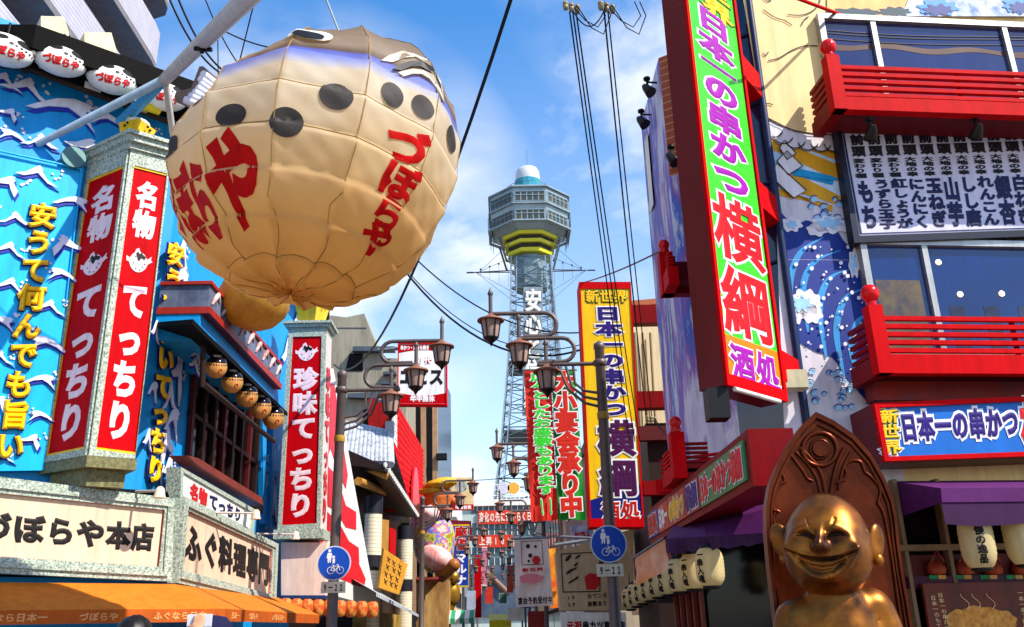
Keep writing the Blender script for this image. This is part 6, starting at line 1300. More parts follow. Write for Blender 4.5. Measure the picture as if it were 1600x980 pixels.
# ---- awning, lanterns and the shop under it
PA = PR.fwd(1.35); t = thing('shop_awning', 'long purple canvas awning below the bright blue sign', 'awning', PA.hit(1500, 800))
k0_, k1_ = PR.fwd(.1).hit(1394, 752), PA.hit(1470, 763); k2_ = PA.hit(1472, 785); rt_ = lambda p, a: PR.P(9, p.z, 0) + PR.n * a
zk = k0_.z
A_ = [k0_, PR.P(9, k0_.z, .1), PR.P(9, k1_.z, 1.35), k1_, k2_, PR.P(9, k2_.z, 1.35)]
b = MB(); b.add(A_ + [V((k0_.x, k0_.y, k2_.z)) + PR.n * 0], [(0, 3, 2, 1), (3, 4, 5, 2), (0, 6, 4, 3)]); b.build('canopy', mat('purple_canvas', '5a1460', .7, var=.2, scale=2, trans=.1, bump=.3), t)
b = MB(); n_ = 26; vs = []
for i in range(n_ + 1):
    f = i / n_; p = k2_.lerp(A_[5], f); vs += [p - PR.n * .01, p - PR.n * .01 + V((0, 0, -.20 - .025 * math.sin(i * 1.3)))]
b.add(vs, [(2 * i, 2 * i + 1, 2 * i + 3, 2 * i + 2) for i in range(n_)]); b.build('valance', mat('deep_purple_valance', '38083e', .75), t)
PSh = PR.fwd(.25)
b = MB(); b.slab(PSh.rect(1230, 770, 1790, 1250), PSh.n, -.2, -.1); b.build('shop_front', mat('dark_maroon_interior', '120506', .7, var=.4, spec=.05), rr)
b = MB()
for u in (1240, 1290, 1340, 1412, 1480): a_ = PSh.a(u, 860); b.slab([PSh.P(a_, 3.0), PSh.P(a_ + .04, 3.0), PSh.P(a_ + .04, .2), PSh.P(a_, .2)], PSh.n, -.098, .02)
zb9 = PSh.hit(1500, 855).z; b.slab([PSh.P(-.3, zb9 + .03), PSh.P(9, zb9 + .03), PSh.P(9, zb9 - .03), PSh.P(-.3, zb9 - .03)], PSh.n, -.098, .03); b.build('shop_glazing_bar', mat('wood_glazing_bar', '8a6a4a', .5), rr)
b = MB(); b.slab(PSh.rect(1410, 867, 1790, 902), PSh.n, -.095, -.06); b.build('shop_dark_strip', mat('dark_red_goods', '6a1414', .5, second='3a1408', scale=4), rr)
b = MB(); b.slab(PSh.rect(1418, 901, 1790, 912), PSh.n, -.09, .01); b.build('striped_curtain_rail', mat('purple_rail', '4a1030', .5), rr)
for i in range(9):
    b = MB(); b.slab(PSh.rect(1450 + 40 * i, 899, 1464 + 40 * i, 905), PSh.n, .012, .02); b.slab(PSh.rect(1464 + 40 * i, 899, 1477 + 40 * i, 905), PSh.n, .012, .021)
    b.cur = 0; b.mi = [0] * 6 + [1] * 6; b.build('striped_tab', [mat('tab_green', '0a8a4a', .5), mat('tab_orange', 'e0a04a', .5)], rr)
for i in range(4):
    u = 1452 + 44 * i; b = MB(); c = PSh.hit(u + 10, 886); b.lathe(c + V((0, 0, -.08)), [(.02, 0), (.09, .01), (.10, .06), (.07, .12), (.03, .15)], 10); b.tube([c + V((-.06, -.05, .05)), c + V((0, -.08, .16)), c + V((.07, -.05, .05))], .012, 5); tag(b.build('red_charm', mat('red_charm_cloth', '7a140e', .6, second='b04a1a', scale=6)), ['first', 'second', 'third', 'fourth'][i] + ' red ornament from the left behind the shop window', 'ornament', 'red ornaments in the shop window')
# food poster
PPo = PR.fwd(.34); t = thing('food_poster', 'large dark poster of a battered skewer at the bottom right corner', 'poster', PPo.hit(1560, 1040)); pq = PPo.rect(1441, 912, 1800, 1080)
b = MB(); b.slab(pq, PPo.n, -.04, 0); b.build('board', mat('dark_food_print', '7a2a10', .4, second='2a0a06', scale=1.3), t)
b = MB(); c = PPo.hit(1530, 968)
for i, (x, z, rx, rz_) in enumerate(((0, 0, .26, .13), (.2, -.02, .2, .11), (-.2, .0, .16, .1))): b.slab([c + PPo.d * (x + rx * math.cos(a) * (1 + .06 * math.sin(9 * a))) + V((0, 0, z + rz_ * math.sin(a) * (1 + .08 * math.cos(7 * a)))) for a in [k * math.pi / 18 for k in range(36)]], PPo.n, .003 + .001 * i, .006 + .001 * i)
b.build('fritter_picture', mat('golden_batter_print', 'e0a040', .5, second='a85a18', scale=16), t)
b = MB()
for x in (-.12, .0, .16): b.tube([c + PPo.d * (x + .04 * math.sin(k)) + V((0, 0, .1 + .03 * k)) + PPo.n * .008 for k in range(6)], .004, 4)
b.build('sprig_line', mat('pale_gold_line', 'e8c890', .5), t)
letters(t, '日本一の串かつ', PPo.q((1463, 926), (1472, 926), (1486, 985), (1476, 985)), PPo.n, mat('pale_gold_line', ''), .02); letters(t, '日本一のもてなし', PPo.q((1452, 930), (1461, 930), (1476, 1000), (1466, 1000)), PPo.n, mat('pale_gold_line', ''), .02)
letters(t, '一本一本丁寧に', PPo.q((1588, 922), (1597, 922), (1608, 985), (1598, 985)), PPo.n, mat('pale_gold_line', ''), .02)
def paper_lantern(c, r, h, label, group, txt=None, face=None, m=None):
    t = thing('paper_lantern', label, 'lantern', c - V((0, 0, h / 2)), group); n = 20; prof = []
    for i in range(n + 1):
        z = -h / 2 + h * i / n; e_ = abs(2 * z / h); rr_ = r * (1 - e_ ** 4 * .38) * (1 + .012 * (1 if i % 2 else -1)); prof.append((rr_, z))
    b = MB(); b.lathe(c, prof, 24); b.build('shade', m or mat('cream_lantern_paper', 'ecd49a', .55, var=.12, trans=.4), t)
    b = MB(); b.lathe(c, [(r * .6, h / 2), (r * .62, h / 2 + .03), (r * .4, h / 2 + .04)], 16); b.lathe(c, [(r * .4, -h / 2 - .03), (r * .62, -h / 2 - .02), (r * .6, -h / 2)], 16); b.build('ring', BLACK, t)
    b = MB(); b.tube([c + V((0, 0, h / 2 + .03)), c + V((0, 0, h / 2 + .22))], .008, 4); b.build('cord', BLACK, t)
    if txt:
        k = MB(); f = math.atan2(face.y, face.x); N = len(txt)
        for i, ch in enumerate(txt):
            vs, fs = glyph(ch, .05); hh = h * .86 / N; out = []
            for x, y, z in vs:
                zz = h * .43 - hh * (i + 1 - y); e_ = abs(2 * zz / h); rr_ = r * (1 - e_ ** 4 * .38) + .006 + z * .003; a = f + (x - .5) * min(1.0, hh * 1.0 / r); out.append(c + V((rr_ * math.cos(a), rr_ * math.sin(a), zz)))
            k.add(out, fs)
        k.build('lettering', LET_K, t)
c = PR.fwd(1.15).hit(1526, 845); paper_lantern(c, .155, .50, 'single cream paper lantern with black lettering beneath the long purple awning', 'cream lanterns under the right awning', '自慢の逸品', V((-.25, -1)))
c = PR.fwd(1.15).hit(1597, 838); paper_lantern(c, .165, .52, 'plain cream paper lantern beneath the long purple awning, beside the lettered one', 'cream lanterns under the right awning')

# ---- side of the restaurant along the street: sign, awning, row of lanterns
PSs = PSd.fwd(.4); t = thing('side_sign', 'long red box sign with many lettered panels above the side awning', 'sign', PSs.P(0, 3.5))
nr, fr_ = PSs.hit(1172, 715), PSs.hit(1016, 838); zt_s, zb_s = PSs.hit(1172, 678).z, PSs.hit(1172, 752).z
yn, yf = nr.y, fr_.y
b = MB(); b.bb((XS - .4, yn - .02, zb_s - .05), (XS - .05, yf, zt_s + .05)); b.build('case', DKRED, t)
PZ = Pl(XS - .4, yf, 0, -1); nL = PZ.n; LZ = yf - yn
def seg(s0, s1, z0=0, z1=1): return [V((XS - .4, yf - LZ * s0, zb_s + (zt_s - zb_s) * z1)), V((XS - .4, yf - LZ * s1, zb_s + (zt_s - zb_s) * z1)), V((XS - .4, yf - LZ * s1, zb_s + (zt_s - zb_s) * z0)), V((XS - .4, yf - LZ * s0, zb_s + (zt_s - zb_s) * z0))]
for s0, s1, c_, tx, lm in ((.0, .16, '1a2a9a', '酒処', LET_R), (.165, .30, 'c81a18', '日本一', LET_W), (.305, .5, 'c02a1a', 'の串かつ', YEL), (.505, .64, '8a1020', '横綱', LET_IN), (.645, .98, '2f8a4a', '日本一の串かつ横綱', LR2)):
    b = MB(); b.slab(seg(s0, s1, .04, .96), nL, .002, .02); b.build('panel', mat('side_panel_' + c_, c_, .4), t); letters(t, tx, seg(s0 + .01, s1 - .01, .12, .88), nL, lm, .06, (LET_W, .11) if lm is not LET_W else None, False, off=.024)
PQ = Pl(1.55, 10.0, .27, -.96); PQb = PQ.fwd(-.35); t = thing('side_awning', 'purple awning over the street side of the skewer restaurant, behind the statue', 'awning', PQ.hit(1100, 866))
tl_, tr_ = PQb.hit(1050, 822), PQb.hit(1290, 765); ll, lr = PQ.hit(1041, 842), PQ.hit(1270, 828); vl, vr = PQ.hit(1041, 866), PQ.hit(1270, 842)
b = MB(); b.add([ll, lr, tr_, tl_, V((tl_.x, tl_.y, vl.z))], [(0, 1, 2, 3), (0, 3, 4)]); b.add([p + V((0, 0, -.02)) for p in (ll, lr, tr_, tl_)], [(3, 2, 1, 0)]); b.build('canopy', mat('purple_canvas', ''), t)
n_ = 22; vs = []
for i in range(n_ + 1): f = i / n_; p, p2 = ll.lerp(lr, f), vl.lerp(vr, f); vs += [p, p2 + PQ.n * .02 * math.sin(i * 1.4) + V((0, 0, .012 * math.sin(i * 2.1)))]
b = MB(); b.add(vs, [(2 * i, 2 * i + 1, 2 * i + 3, 2 * i + 2) for i in range(n_)]); b.build('valance', mat('deep_purple_valance', ''), t)
for i, (u, v, h_) in enumerate(((1109, 886, 55), (1083, 893, 50), (1061, 899, 47), (1043, 905, 44), (1028, 911, 40), (1015, 918, 37), (1004, 924, 34), (994, 930, 31), (985, 936, 29))):
    c = atX(u, v, 1.95); c.y = c.y; paper_lantern(c, .135, .0265 * h_ * c.y / 34 * 1.0 if False else h_ * c.y / 1400, ['nearest', 'second', 'third', 'fourth', 'middle', 'sixth', 'seventh', 'eighth', 'farthest'][i] + ' cream lantern in the row under the side awning', 'cream lanterns under the side awning', '一串入魂', V((-1, -.75)))
t, q = cloth('banner', 'orange cloth banner with red print hanging over the row of cream lanterns', Pl(*atX(990, 880, 1.3).to_2d(), .6, -.8), ((988, 872), (1034, 842), (1041, 889), (990, 915)), mat('orange_print_cloth', 'e87a2a', .6, second='f0d0b8', scale=3, trans=.3), ripple=.012, rod=.008)
b = MB(); b.bb((XS - .05, 10.5, 0), (XS - .01, yb, 2.5)); b.build('side_shop_front', WINGD, rr)
b = MB()
for i in range(5): y = 10.5 + .4 * i; b.bb((XS - .09, y, 0), (XS - .05, y + .06, 2.6))
b.bb((XS - .1, 10.5, 2.0), (XS - .05, yb, 2.08)); b.build('side_glazing_bar', WOODR, rr)

# ================================================================== bronze statue on its throne
SB = atY(1306, 900, 6.0); sx, sy = SB.x, 6.0
st = thing('bronze_statue', 'laughing bald bronze figure with big ears seated before a pointed arch throne', 'statue', (sx, sy, 0))
BRZ = bpy.data.materials.new('worn_bronze'); BRZ.use_nodes = True; t = BRZ.node_tree; p_ = t.nodes['Principled BSDF']; p_.inputs['Metallic'].default_value = .85; p_.inputs['Roughness'].default_value = .3
co = t.nodes.new("ShaderNodeTexCoord"); nz = t.nodes.new("ShaderNodeTexNoise"); nz.inputs['Scale'].default_value = 5; nz.inputs['Detail'].default_value = 8; cr = t.nodes.new("ShaderNodeValToRGB")
cr.color_ramp.elements[0].position = .32; cr.color_ramp.elements[0].color = (*lin('3a1a0c'), 1); cr.color_ramp.elements[1].position = .68; cr.color_ramp.elements[1].color = (*lin('a4621f'), 1)
t.links.new(co.outputs['Object'], nz.inputs['Vector']); t.links.new(nz.outputs['Fac'], cr.inputs[0]); t.links.new(cr.outputs[0], p_.inputs['Base Color'])
rr2 = t.nodes.new("ShaderNodeMapRange"); rr2.inputs['To Min'].default_value = .22; rr2.inputs['To Max'].default_value = .5; t.links.new(nz.outputs['Fac'], rr2.inputs['Value']); t.links.new(rr2.outputs[0], p_.inputs['Roughness'])
THR = mat('red_bronze', '702c10', .32, metal=.7, second='421808', scale=3.5, detail=8)
PT_ = Pl(sx, sy + .12, 1, -.10)
# pointed arch slab
def arch(inset=0):
    L_ = [(1213, 985), (1206, 930), (1200, 880), (1196, 830), (1196, 790), (1201, 760), (1213, 728), (1232, 692), (1252, 665), (1273, 645)]
    Rr = [(1300, 658), (1332, 680), (1360, 712), (1380, 748), (1393, 780), (1399, 810), (1403, 850), (1410, 900), (1419, 950), (1424, 985)]
    return L_ + Rr
aq = PT_.q(*arch()); cen = PT_.hit(1305, 860)
aq[0].z = aq[-1].z = .9
b = MB(); b.slab(aq, PT_.n, -.10, .0); b.build('throne_back', THR, st)
ins = lambda f: [cen + (p - cen) * f if p.z > 1.0 else V((cen.x + (p.x - cen.x) * f, cen.y + (p.y - cen.y) * f, p.z)) for p in aq]
b = MB()
for f0, f1, h_ in ((1.0, .955, .035), (.93, .905, .022)):
    o_, i__ = ins(f0), ins(f1); k = len(o_)
    for j in range(k - 1): b.slab([o_[j], o_[j + 1], i__[j + 1], i__[j]], PT_.n, .0, h_)
b.build('arch_moulding', THR, st)
b = MB()
def bead(pts, r=.014): b.tube([PT_.fwd(.012).hit(*p) for p in smooth(pts, 5)], r, 6)
bead([(1250, 700), (1272, 722), (1285, 745), (1292, 780)]); bead([(1243, 706), (1264, 728), (1278, 752), (1284, 785)], .01); bead([(1320, 700), (1308, 725), (1300, 760), (1297, 790)]); bead([(1330, 706), (1318, 730), (1310, 765)], .01)
ringp = circ(1281, 702, 27, 26, 24); b.tube([PT_.fwd(.014).hit(*p) for p in ringp + ringp[:1]], .016, 6); ringp = circ(1281, 702, 15, 15, 20); b.tube([PT_.fwd(.01).hit(*p) for p in ringp + ringp[:1]], .010, 6)
b.disc(PT_.hit(1281, 702), .055, PT_.n, 0, .03, 20)
for pts in ([(1222, 740), (1227, 752), (1217, 758), (1210, 775), (1208, 795), (1214, 798), (1218, 800)], [(1212, 800), (1208, 812), (1216, 830)], [(1216, 830), (1208, 850), (1212, 930), (1218, 975)], [(1235, 710), (1254, 735), (1262, 748), (1270, 752)], [(1318, 752), (1323, 740), (1320, 728), (1330, 720), (1345, 722), (1352, 738)], [(1352, 738), (1364, 748), (1376, 765), (1372, 786)], [(1372, 786), (1380, 800), (1384, 815)], [(1384, 815), (1392, 860), (1402, 930), (1408, 975)], [(1308, 755), (1320, 748), (1324, 738)]): bead(pts, .011)
b.build('tracery', THR, st)
# body: shoulders, belly and arms fused into one surface
def fused(name, blobs, m, parent, vox=.022, sm=6):
    b = MB()
    for bl in blobs:
        if len(bl) == 2: b.ell(bl[0], bl[1], seg=18, rings=12)
        else:
            p, q, r0, r1 = bl; n = 7
            b.tube([V(p).lerp(V(q), i / n) for i in range(n + 1)], [r0 + (r1 - r0) * i / n for i in range(n + 1)], 14); b.ell(p, (r0,) * 3, seg=14, rings=8); b.ell(q, (r1,) * 3, seg=14, rings=8)
    o = b.build(name, m, parent); md = o.modifiers.new('fuse', 'REMESH'); md.mode = 'VOXEL'; md.voxel_size = vox; md.use_smooth_shade = True
    s_ = o.modifiers.new('soften', 'SMOOTH'); s_.iterations = sm; s_.factor = .5; return o
yb0 = sy - .22
HC = atY(1293, 854, yb0 - .05); hr = (atY(1362, 858, yb0) - atY(1224, 858, yb0)).length / 2
nz_ = HC.z - hr * .9
sh_l, sh_r = atY(1212, 985, yb0 + .02), atY(1388, 955, yb0 + .02)
sc = [((HC.x + .01, yb0 + .02, nz_ - .30), (.27, .22, .36)), ((HC.x, yb0 + .0, nz_ - .52), (.29, .27, .26)),
      ((HC.x + .0, yb0, nz_ + .06), (HC.x + .01, yb0 + .02, nz_ - .12), .13, .2),
      ((HC.x - .2, yb0 + .03, nz_ - .16), (HC.x + .25, yb0 + .03, nz_ - .12), .12, .13),
      ((HC.x + .27, yb0 + .03, nz_ - .14), (HC.x + .36, yb0 - .02, nz_ - .46), .125, .10), ((HC.x + .36, yb0 - .02, nz_ - .46), (HC.x + .2, yb0 - .24, nz_ - .62), .10, .07),
      ((HC.x - .24, yb0 + .03, nz_ - .18), (HC.x - .36, yb0 - .02, nz_ - .48), .125, .10), ((HC.x - .36, yb0 - .02, nz_ - .48), (HC.x - .2, yb0 - .24, nz_ - .62), .10, .07),
      ((HC.x - .12, yb0 - .05, nz_ - .62), (HC.x - .22, yb0 - .5, nz_ - .66), .13, .1), ((HC.x + .12, yb0 - .05, nz_ - .62), (HC.x + .22, yb0 - .5, nz_ - .66), .13, .1),
      ((HC.x - .22, yb0 - .5, nz_ - .6), (HC.x - .22, yb0 - .62, nz_ - .58), .085, .07), ((HC.x + .22, yb0 - .5, nz_ - .6), (HC.x + .22, yb0 - .62, nz_ - .58), .085, .07)]
fused('body', sc, BRZ, st)
# head: one dense surface with cheeks, brow, nose, grin and eye slits pushed in and out
face_dir = (CAM - HC); yaw = math.atan2(face_dir.x, -face_dir.y) * -1
Rh = Matrix.Rotation(R(-28), 3, 'Z') @ Matrix.Rotation(R(4), 3, 'Y') @ Matrix.Rotation(R(-6), 3, 'X')
def gs(a, b_, ca, cb, wa, wb): return math.exp(-((a - ca) / wa) ** 2 - ((b_ - cb) / wb) ** 2)
def seg_d(a, b_, pts):
    best = 9
    for (x0, y0_), (x1, y1_) in zip(pts[:-1], pts[1:]):
        dx_, dy_ = x1 - x0, y1_ - y0_; t_ = max(0, min(1, ((a - x0) * dx_ + (b_ - y0_) * dy_) / (dx_ * dx_ + dy_ * dy_))); best = min(best, math.hypot(a - x0 - t_ * dx_, b_ - y0_ - t_ * dy_))
    return best
GR_T = [(-.7, -.10), (-.5, -.23), (-.2, -.30), (0, -.31), (.2, -.30), (.5, -.23), (.7, -.10)]
GR_B = [(-.7, -.12), (-.56, -.40), (-.25, -.58), (0, -.62), (.25, -.58), (.56, -.40), (.7, -.12)]
MIDL = [(-.5, -.36), (-.25, -.47), (0, -.50), (.25, -.47), (.5, -.36)]
EYL, EYR = [(-.52, .10), (-.40, .135), (-.28, .10), (-.16, .03)], [(.16, .03), (.28, .10), (.40, .135), (.52, .10)]
BRL, BRR = [(-.36, .44), (-.30, .32), (-.22, .22), (-.12, .16)], [(.36, .44), (.30, .32), (.22, .22), (.12, .16)]
def inside(a, b_):
    if abs(a) > .68: return 0
    top = -.10 - .21 * (1 - (abs(a) / .7) ** 2); bot = -.12 - .50 * (1 - (abs(a) / .7) ** 2.4)
    return 1 if bot < b_ < top else 0
def head_fn(d):
    a = math.atan2(d.x, -d.y); b_ = math.asin(max(-1, min(1, d.z))); k = 1.0
    k += .07 * math.exp(-((1.5708 - b_) / .55) ** 2)
    k += .05 * math.cos(b_ + .5) ** 4
    if abs(a) < 1.5:
        k += .17 * (gs(a, b_, -.66, -.10, .30, .26) + gs(a, b_, .66, -.10, .30, .26)) + .06 * gs(a, b_, 0, -.45, .9, .3)         # cheeks
        k += .10 * gs(a, b_, 0, -.66, .42, .2)                                               # chin
        k += .05 * (gs(a, b_, -.3, .26, .22, .1) + gs(a, b_, .3, .26, .22, .1))                # brow
        k += .24 * gs(a, b_, 0, -.12, .13, .14) + .09 * gs(a, b_, 0, .06, .09, .2) + .06 * (gs(a, b_, -.14, -.15, .07, .07) + gs(a, b_, .14, -.15, .07, .07))   # nose
        k -= .05 * (gs(a, b_, -.33, .08, .16, .09) + gs(a, b_, .33, .08, .16, .09))
        for ln, dep, w in ((EYL, .12, .034), (EYR, .12, .034), (BRL, .045, .022), (BRR, .045, .022)): k -= dep * math.exp(-(seg_d(a, b_, ln) / w) ** 2)
        k += .075 * math.exp(-(seg_d(a, b_, GR_B) / .08) ** 2) + .035 * math.exp(-(seg_d(a, b_, GR_T) / .045) ** 2)  # lips round the grin
        if inside(a, b_):
            dd = min(seg_d(a, b_, GR_T), seg_d(a, b_, GR_B)); k -= .15 * min(1, dd / .05)
            k += .115 * min(1, max(0, dd - .04) / .06) - .05 * math.exp(-(seg_d(a, b_, MIDL) / .02) ** 2)
    return k
b = MB(); b.ell(HC, (hr * .93, hr * .92, hr * 1.12), Rh, 240, 170, head_fn)
for s_ in (-1, 1):
    ec = HC + Rh @ V((s_ * hr * 1.0, hr * .08, hr * .08)); rot = Matrix.Rotation(R(s_ * 24), 3, 'Z')
    def earf(d): return 1 - .32 * math.exp(-((d.x * .7) ** 2 + (d.z) ** 2) / .22) * (1 if d.y < 0 else .2) + .1 * d.z
    b.ell(ec, (hr * .24, hr * .12, hr * .42), rot @ Matrix.Rotation(R(s_ * 14), 3, 'Y'), 28, 20, earf)
    b.ell(ec + V((s_ * .0, -.005, -hr * .34)), (hr * .12, hr * .1, hr * .14), None, 14, 9)
b.build('head', BRZ, st)
def hpt(a, b_, e=.0):
    d = V((math.sin(a) * math.cos(b_), -math.cos(a) * math.cos(b_), math.sin(b_))); k = head_fn(d) + e; return HC + Rh @ V((d.x * hr * .93 * k, d.y * hr * .92 * k, d.z * hr * 1.12 * k))
for ln in (EYL, EYR):
    pts = [p for p in smooth([V(q) for q in ln], 5)]; n_ = len(pts)
    b = MB(); b.tube([hpt(p[0], p[1], .012) for p in pts], [.002 + .0085 * math.sin(math.pi * i / (n_ - 1)) for i in range(n_)], 6); b.build('eye_slit', mat('groove_shade', '140a06', .5), st)  # dark tube laid in each slit to draw the shade of the groove
pts = smooth([V(q) for q in GR_T], 4); b = MB(); b.tube([hpt(p[0], p[1] - .05, .004) for p in pts], [.001 + .006 * math.sin(math.pi * i / (len(pts) - 1)) for i in range(len(pts))], 6); b.build('mouth_line', mat('groove_shade', ''), st)  # dark tube along the grin paints in shade below the upper lip
b = MB(); b.lathe((sx, sy - .15, 0), [(.78, 0), (.78, .16), (.66, .2), (.62, .72), (.7, .8), (.7, .9)], 4, Matrix.Rotation(R(45), 3, 'Z'), smooth=False); b.build('pedestal', mat('dark_granite_block', '3a3634', .4, second='6a625c', scale=20), st)

# ================================================================== two passers-by at the bottom left
def person(u, v, y, label, hairm, topm, hat=None, phone=False, turn=0):
    top = atY(u, v, y); t = thing('person', label, 'person', (top.x, y, 0)); H_ = top.z; s = H_ / 1.72; x = top.x; W = lambda a, b_, c: V((x + a * s * math.cos(turn) - b_ * s * math.sin(turn), y + a * s * math.sin(turn) + b_ * s * math.cos(turn), c * s))
    bl = [(W(0, 0, 1.58), (.085 * s, .1 * s, .125 * s)), (W(0, 0, 1.5), W(0, .01, 1.40), .058 * s, .06 * s), (W(-.13, 0, 1.36), W(.13, 0, 1.36), .075 * s, .075 * s), (W(0, 0, 1.36), W(0, .0, 1.05), .15 * s, .13 * s), (W(0, 0, 1.05), W(0, 0, .92), .13 * s, .155 * s),
          (W(-.09, 0, .9), W(-.1, .0, .48), .09 * s, .06 * s), (W(-.1, 0, .48), W(-.1, -.02, .08), .055 * s, .04 * s), (W(-.1, -.02, .05), W(-.1, .14, .035), .045 * s, .035 * s), (W(.09, 0, .9), W(.1, 0, .48), .09 * s, .06 * s), (W(.1, 0, .48), W(.1, -.02, .08), .055 * s, .04 * s), (W(.1, -.02, .05), W(.1, .14, .035), .045 * s, .035 * s)]
    if phone: el, ha = W(.34, .12, 1.22), W(.24, .36, 1.62); bl += [(W(.19, 0, 1.36), el, .05 * s, .042 * s), (el, ha, .04 * s, .028 * s)]; hand = [ha]
    else: el, ha = W(.25, .04, 1.08), W(.24, .16, .86); bl += [(W(.19, 0, 1.36), el, .05 * s, .042 * s), (el, ha, .04 * s, .028 * s)]; hand = [ha]
    el2, ha2 = W(-.25, .04, 1.08), W(-.24, .16, .86); bl += [(W(-.19, 0, 1.36), el2, .05 * s, .042 * s), (el2, ha2, .04 * s, .028 * s)]; hand.append(ha2)
    for i, h_ in enumerate(hand):
        up = 1 if (phone and i == 0) else -1; bl.append((h_, (.042 * s, .022 * s, .05 * s)))
        for k in range(4): f0 = h_ + V(((k - 1.5) * .02 * s, 0, up * .045 * s)); bl.append((f0, f0 + V((0, .012 * s, up * (.06 + .008 * (1.5 - abs(k - 1.6))) * s)), .0095 * s, .008 * s))
        bl.append((h_ + V((-.035 * s, .005, 0)), h_ + V((-.06 * s, .01, up * .045 * s)), .011 * s, .009 * s))
    fused('body', bl, mat('skin', 'd8a078', .5, var=.1), t, .011, 3)
    f2_ = [(W(-.13, 0, 1.35), W(.13, 0, 1.35), .088 * s, .088 * s), (W(0, 0, 1.34), W(0, 0, 1.0), .17 * s, .155 * s), (W(.19, 0, 1.36), (W(.19, 0, 1.36)).lerp(el, .95), .066 * s, .056 * s), (W(-.19, 0, 1.36), W(-.19, 0, 1.36).lerp(el2, .95), .066 * s, .056 * s)]
    fused('shirt', f2_, topm, t, .016, 3)
    fused('trousers', [(W(0, 0, 1.0), W(0, 0, .93), .155 * s, .165 * s), (W(-.09, 0, .88), W(-.1, 0, .48), .105 * s, .078 * s), (W(-.1, 0, .48), W(-.1, -.02, .12), .074 * s, .06 * s), (W(.09, 0, .88), W(.1, 0, .48), .105 * s, .078 * s), (W(.1, 0, .48), W(.1, -.02, .12), .074 * s, .06 * s)], mat('dark_denim', '20283e', .8), t, .016, 3)
    b = MB(); b.ell(W(0, -.012, 1.605), (.105 * s, .118 * s, .118 * s), seg=28, rings=16, fn=lambda d: (1 + .03 * math.sin(d.x * 23 + d.z * 9) + .02 * math.sin(d.y * 31)) * (1 if (d.z > -.1 or d.y < .35) else .8)); b.build('hair', hairm, t)
    b = MB(); b.ell(W(0, .095, 1.56), (.014 * s, .022 * s, .022 * s), seg=8, rings=6); b.tube([W(-.03, .088, 1.52), W(.03, .088, 1.52)], .006 * s, 5); b.build('face_detail', mat('skin', ''), t)
    if hat:
        b = MB(); b.lathe(W(0, -.01, 1.60), [(.128 * s, 0), (.134 * s, .03), (.124 * s, .08), (.085 * s, .125), (.0, .14)], 24); b.build('knit_hat', hat, t)
    if phone:
        b = MB(); c = hand[0] + V((.0, .025, .07)); b.box(c, (.15 * s, .012, .075 * s)); tag(b.build('phone', mat('white_phone', 'dcdce4', .3)), 'white phone held up beside the dark haired head', 'phone')
person(214, 962, 5.4, 'person with short dark hair seen from behind holding up a phone', mat('black_hair', '14100e', .45, var=.4, scale=40), mat('grey_shirt', '6a6a72', .8), None, True)
person(334, 966, 6.2, 'person in a dark blue knitted hat seen from behind', mat('black_hair', ''), mat('navy_coat', '1c2036', .8), mat('navy_knit', '16163c', .9, var=.3, scale=60))

# ================================================================== overhead cables
def cable(label, p, q, sag, r=.012, n=18, m=RUBBER):
    pts = [V(p).lerp(V(q), i / n) + V((0, 0, -4 * sag * (i / n) * (1 - i / n))) for i in range(n + 1)]; b = MB(); b.tube(pts, r, 5)
    tag(b.build('overhead_cable', m), label, 'cable')
cable('thick black cable running down behind the pufferfish balloon toward the concrete building', along(806, -25, 16), atY(522, 570, 38), 2.4, .035)
for k, nm in enumerate(('first', 'second', 'third')):
    cable(nm + ' cable from the left in the bundle falling past the yellow sign', along(890 + 5 * k, 18, 11), atY(984 + 8 * k, 690, 17.4), .15 + .05 * k, .010)
for k, nm in enumerate(('left', 'right')):
    cable(nm + ' of two black cables falling from the right insulators beside the yellow sign', along(944 + 6 * k, 18, 11), atY(1010 + 9 * k, 655, 16), .3 + .05 * k, .011 - .002 * k)
cable('drooping jumper cable between the two insulator clusters', along(896, 18, 11), along(948, 6, 11), .26, .008, m=RUBBER)
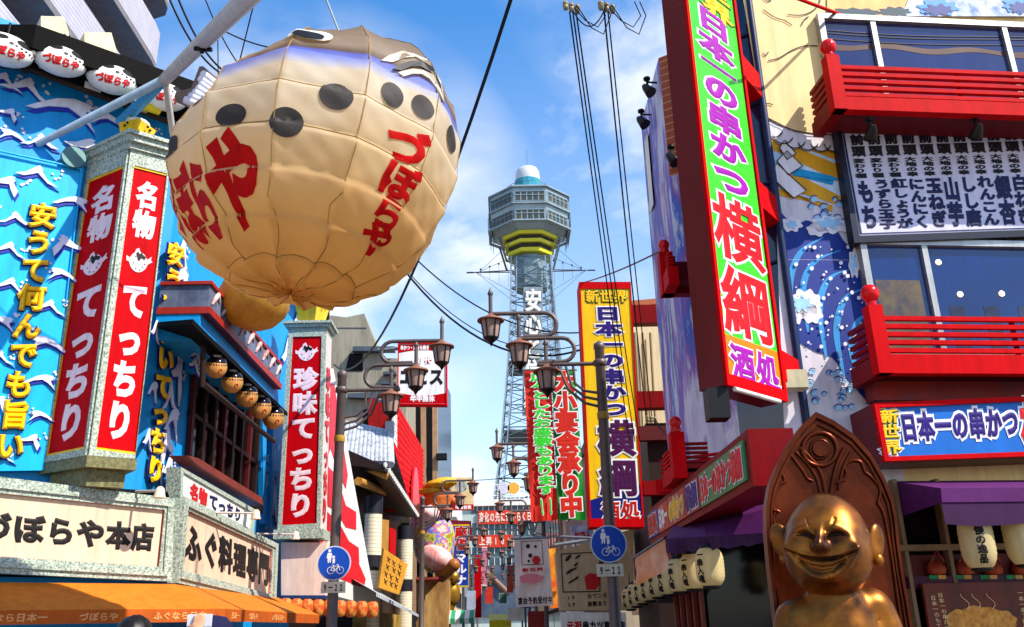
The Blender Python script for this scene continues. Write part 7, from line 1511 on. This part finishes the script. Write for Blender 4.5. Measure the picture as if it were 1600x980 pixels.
cable('cable crossing the top edge above both insulator clusters', along(860, -14, 11), along(985, -4, 11), .02, .02, m=mat('dark_red_cable', '4a1018', .5))
cable('thin red wire between the yellow sign and the painted side wall', atY(910, 442, 18), atX(1040, 388, XS), .05, .014, m=DKRED)
cable('upper thin cable crossing in front of the tower', atY(640, 395, 24), atY(905, 520, 24), .7, .022)
cable('thick cable from the balloon toward the right lamp arms', atY(630, 420, 20), atY(912, 545, 19), .9, .026)
cable('thin cable beside the thick one below the balloon', atY(632, 418, 22), atY(910, 538, 21), .9, .014)
cable('thin cable over the concrete building', atY(640, 740, 70), atY(800, 745, 70), .4, .03)
for i, (a_, b_, s_, r_) in enumerate((((262, -8), (372, 125), .3, .016), ((276, -8), (360, 118), .2, .016), ((318, -8), (380, 110), .1, .010), ((400, -8), (372, 105), .0, .010), ((340, 40), (341, 128), 0, .008), ((342, 44), (480, 78), .12, .012))):
    cable(['left thick cable', 'second thick cable', 'third thin cable', 'steep thin cable', 'short hanging cable', 'sideways thin cable'][i] + ' in the sky between apartment block and balloon', along(*a_, 14), along(*b_, 14), s_, r_)
def insulators(u, v, dist, label):
    t = thing('cable_insulator', label, 'insulator', along(u, v, dist)); c = WLOC[t.name]
    for k in range(3): b = MB(); b.lathe(c + V((.07 * k - .07, .02 * k, -.01 * k)), [(.0, -.05), (.025, -.045), (.035, 0), (.02, .02), (.035, .03), (.03, .06), (.0, .07)], 10); b.build('knob', mat('tan_porcelain', '9a8a66', .3), t)
    for k in range(2): b = MB(); p = c + V((.06 * k, 0, 0)); b.tube([p + V((0, 0, .02)), p + V((.16, .03, -.18 - .1 * k)), p + V((.3, .05, -.26 - .1 * k)), p + V((.40, .05, -.1)), p + V((.34, .05, .1))], .007, 5); b.build('wire_loop', RUBBER, t)
insulators(893, 10, 11, 'left cluster of tan porcelain insulators at the top of the cable bundle'); insulators(948, 10, 11, 'right cluster of tan porcelain insulators at the top edge'); insulators(1018, 655, 16, 'insulators at the foot of the cables beside the dark shop')
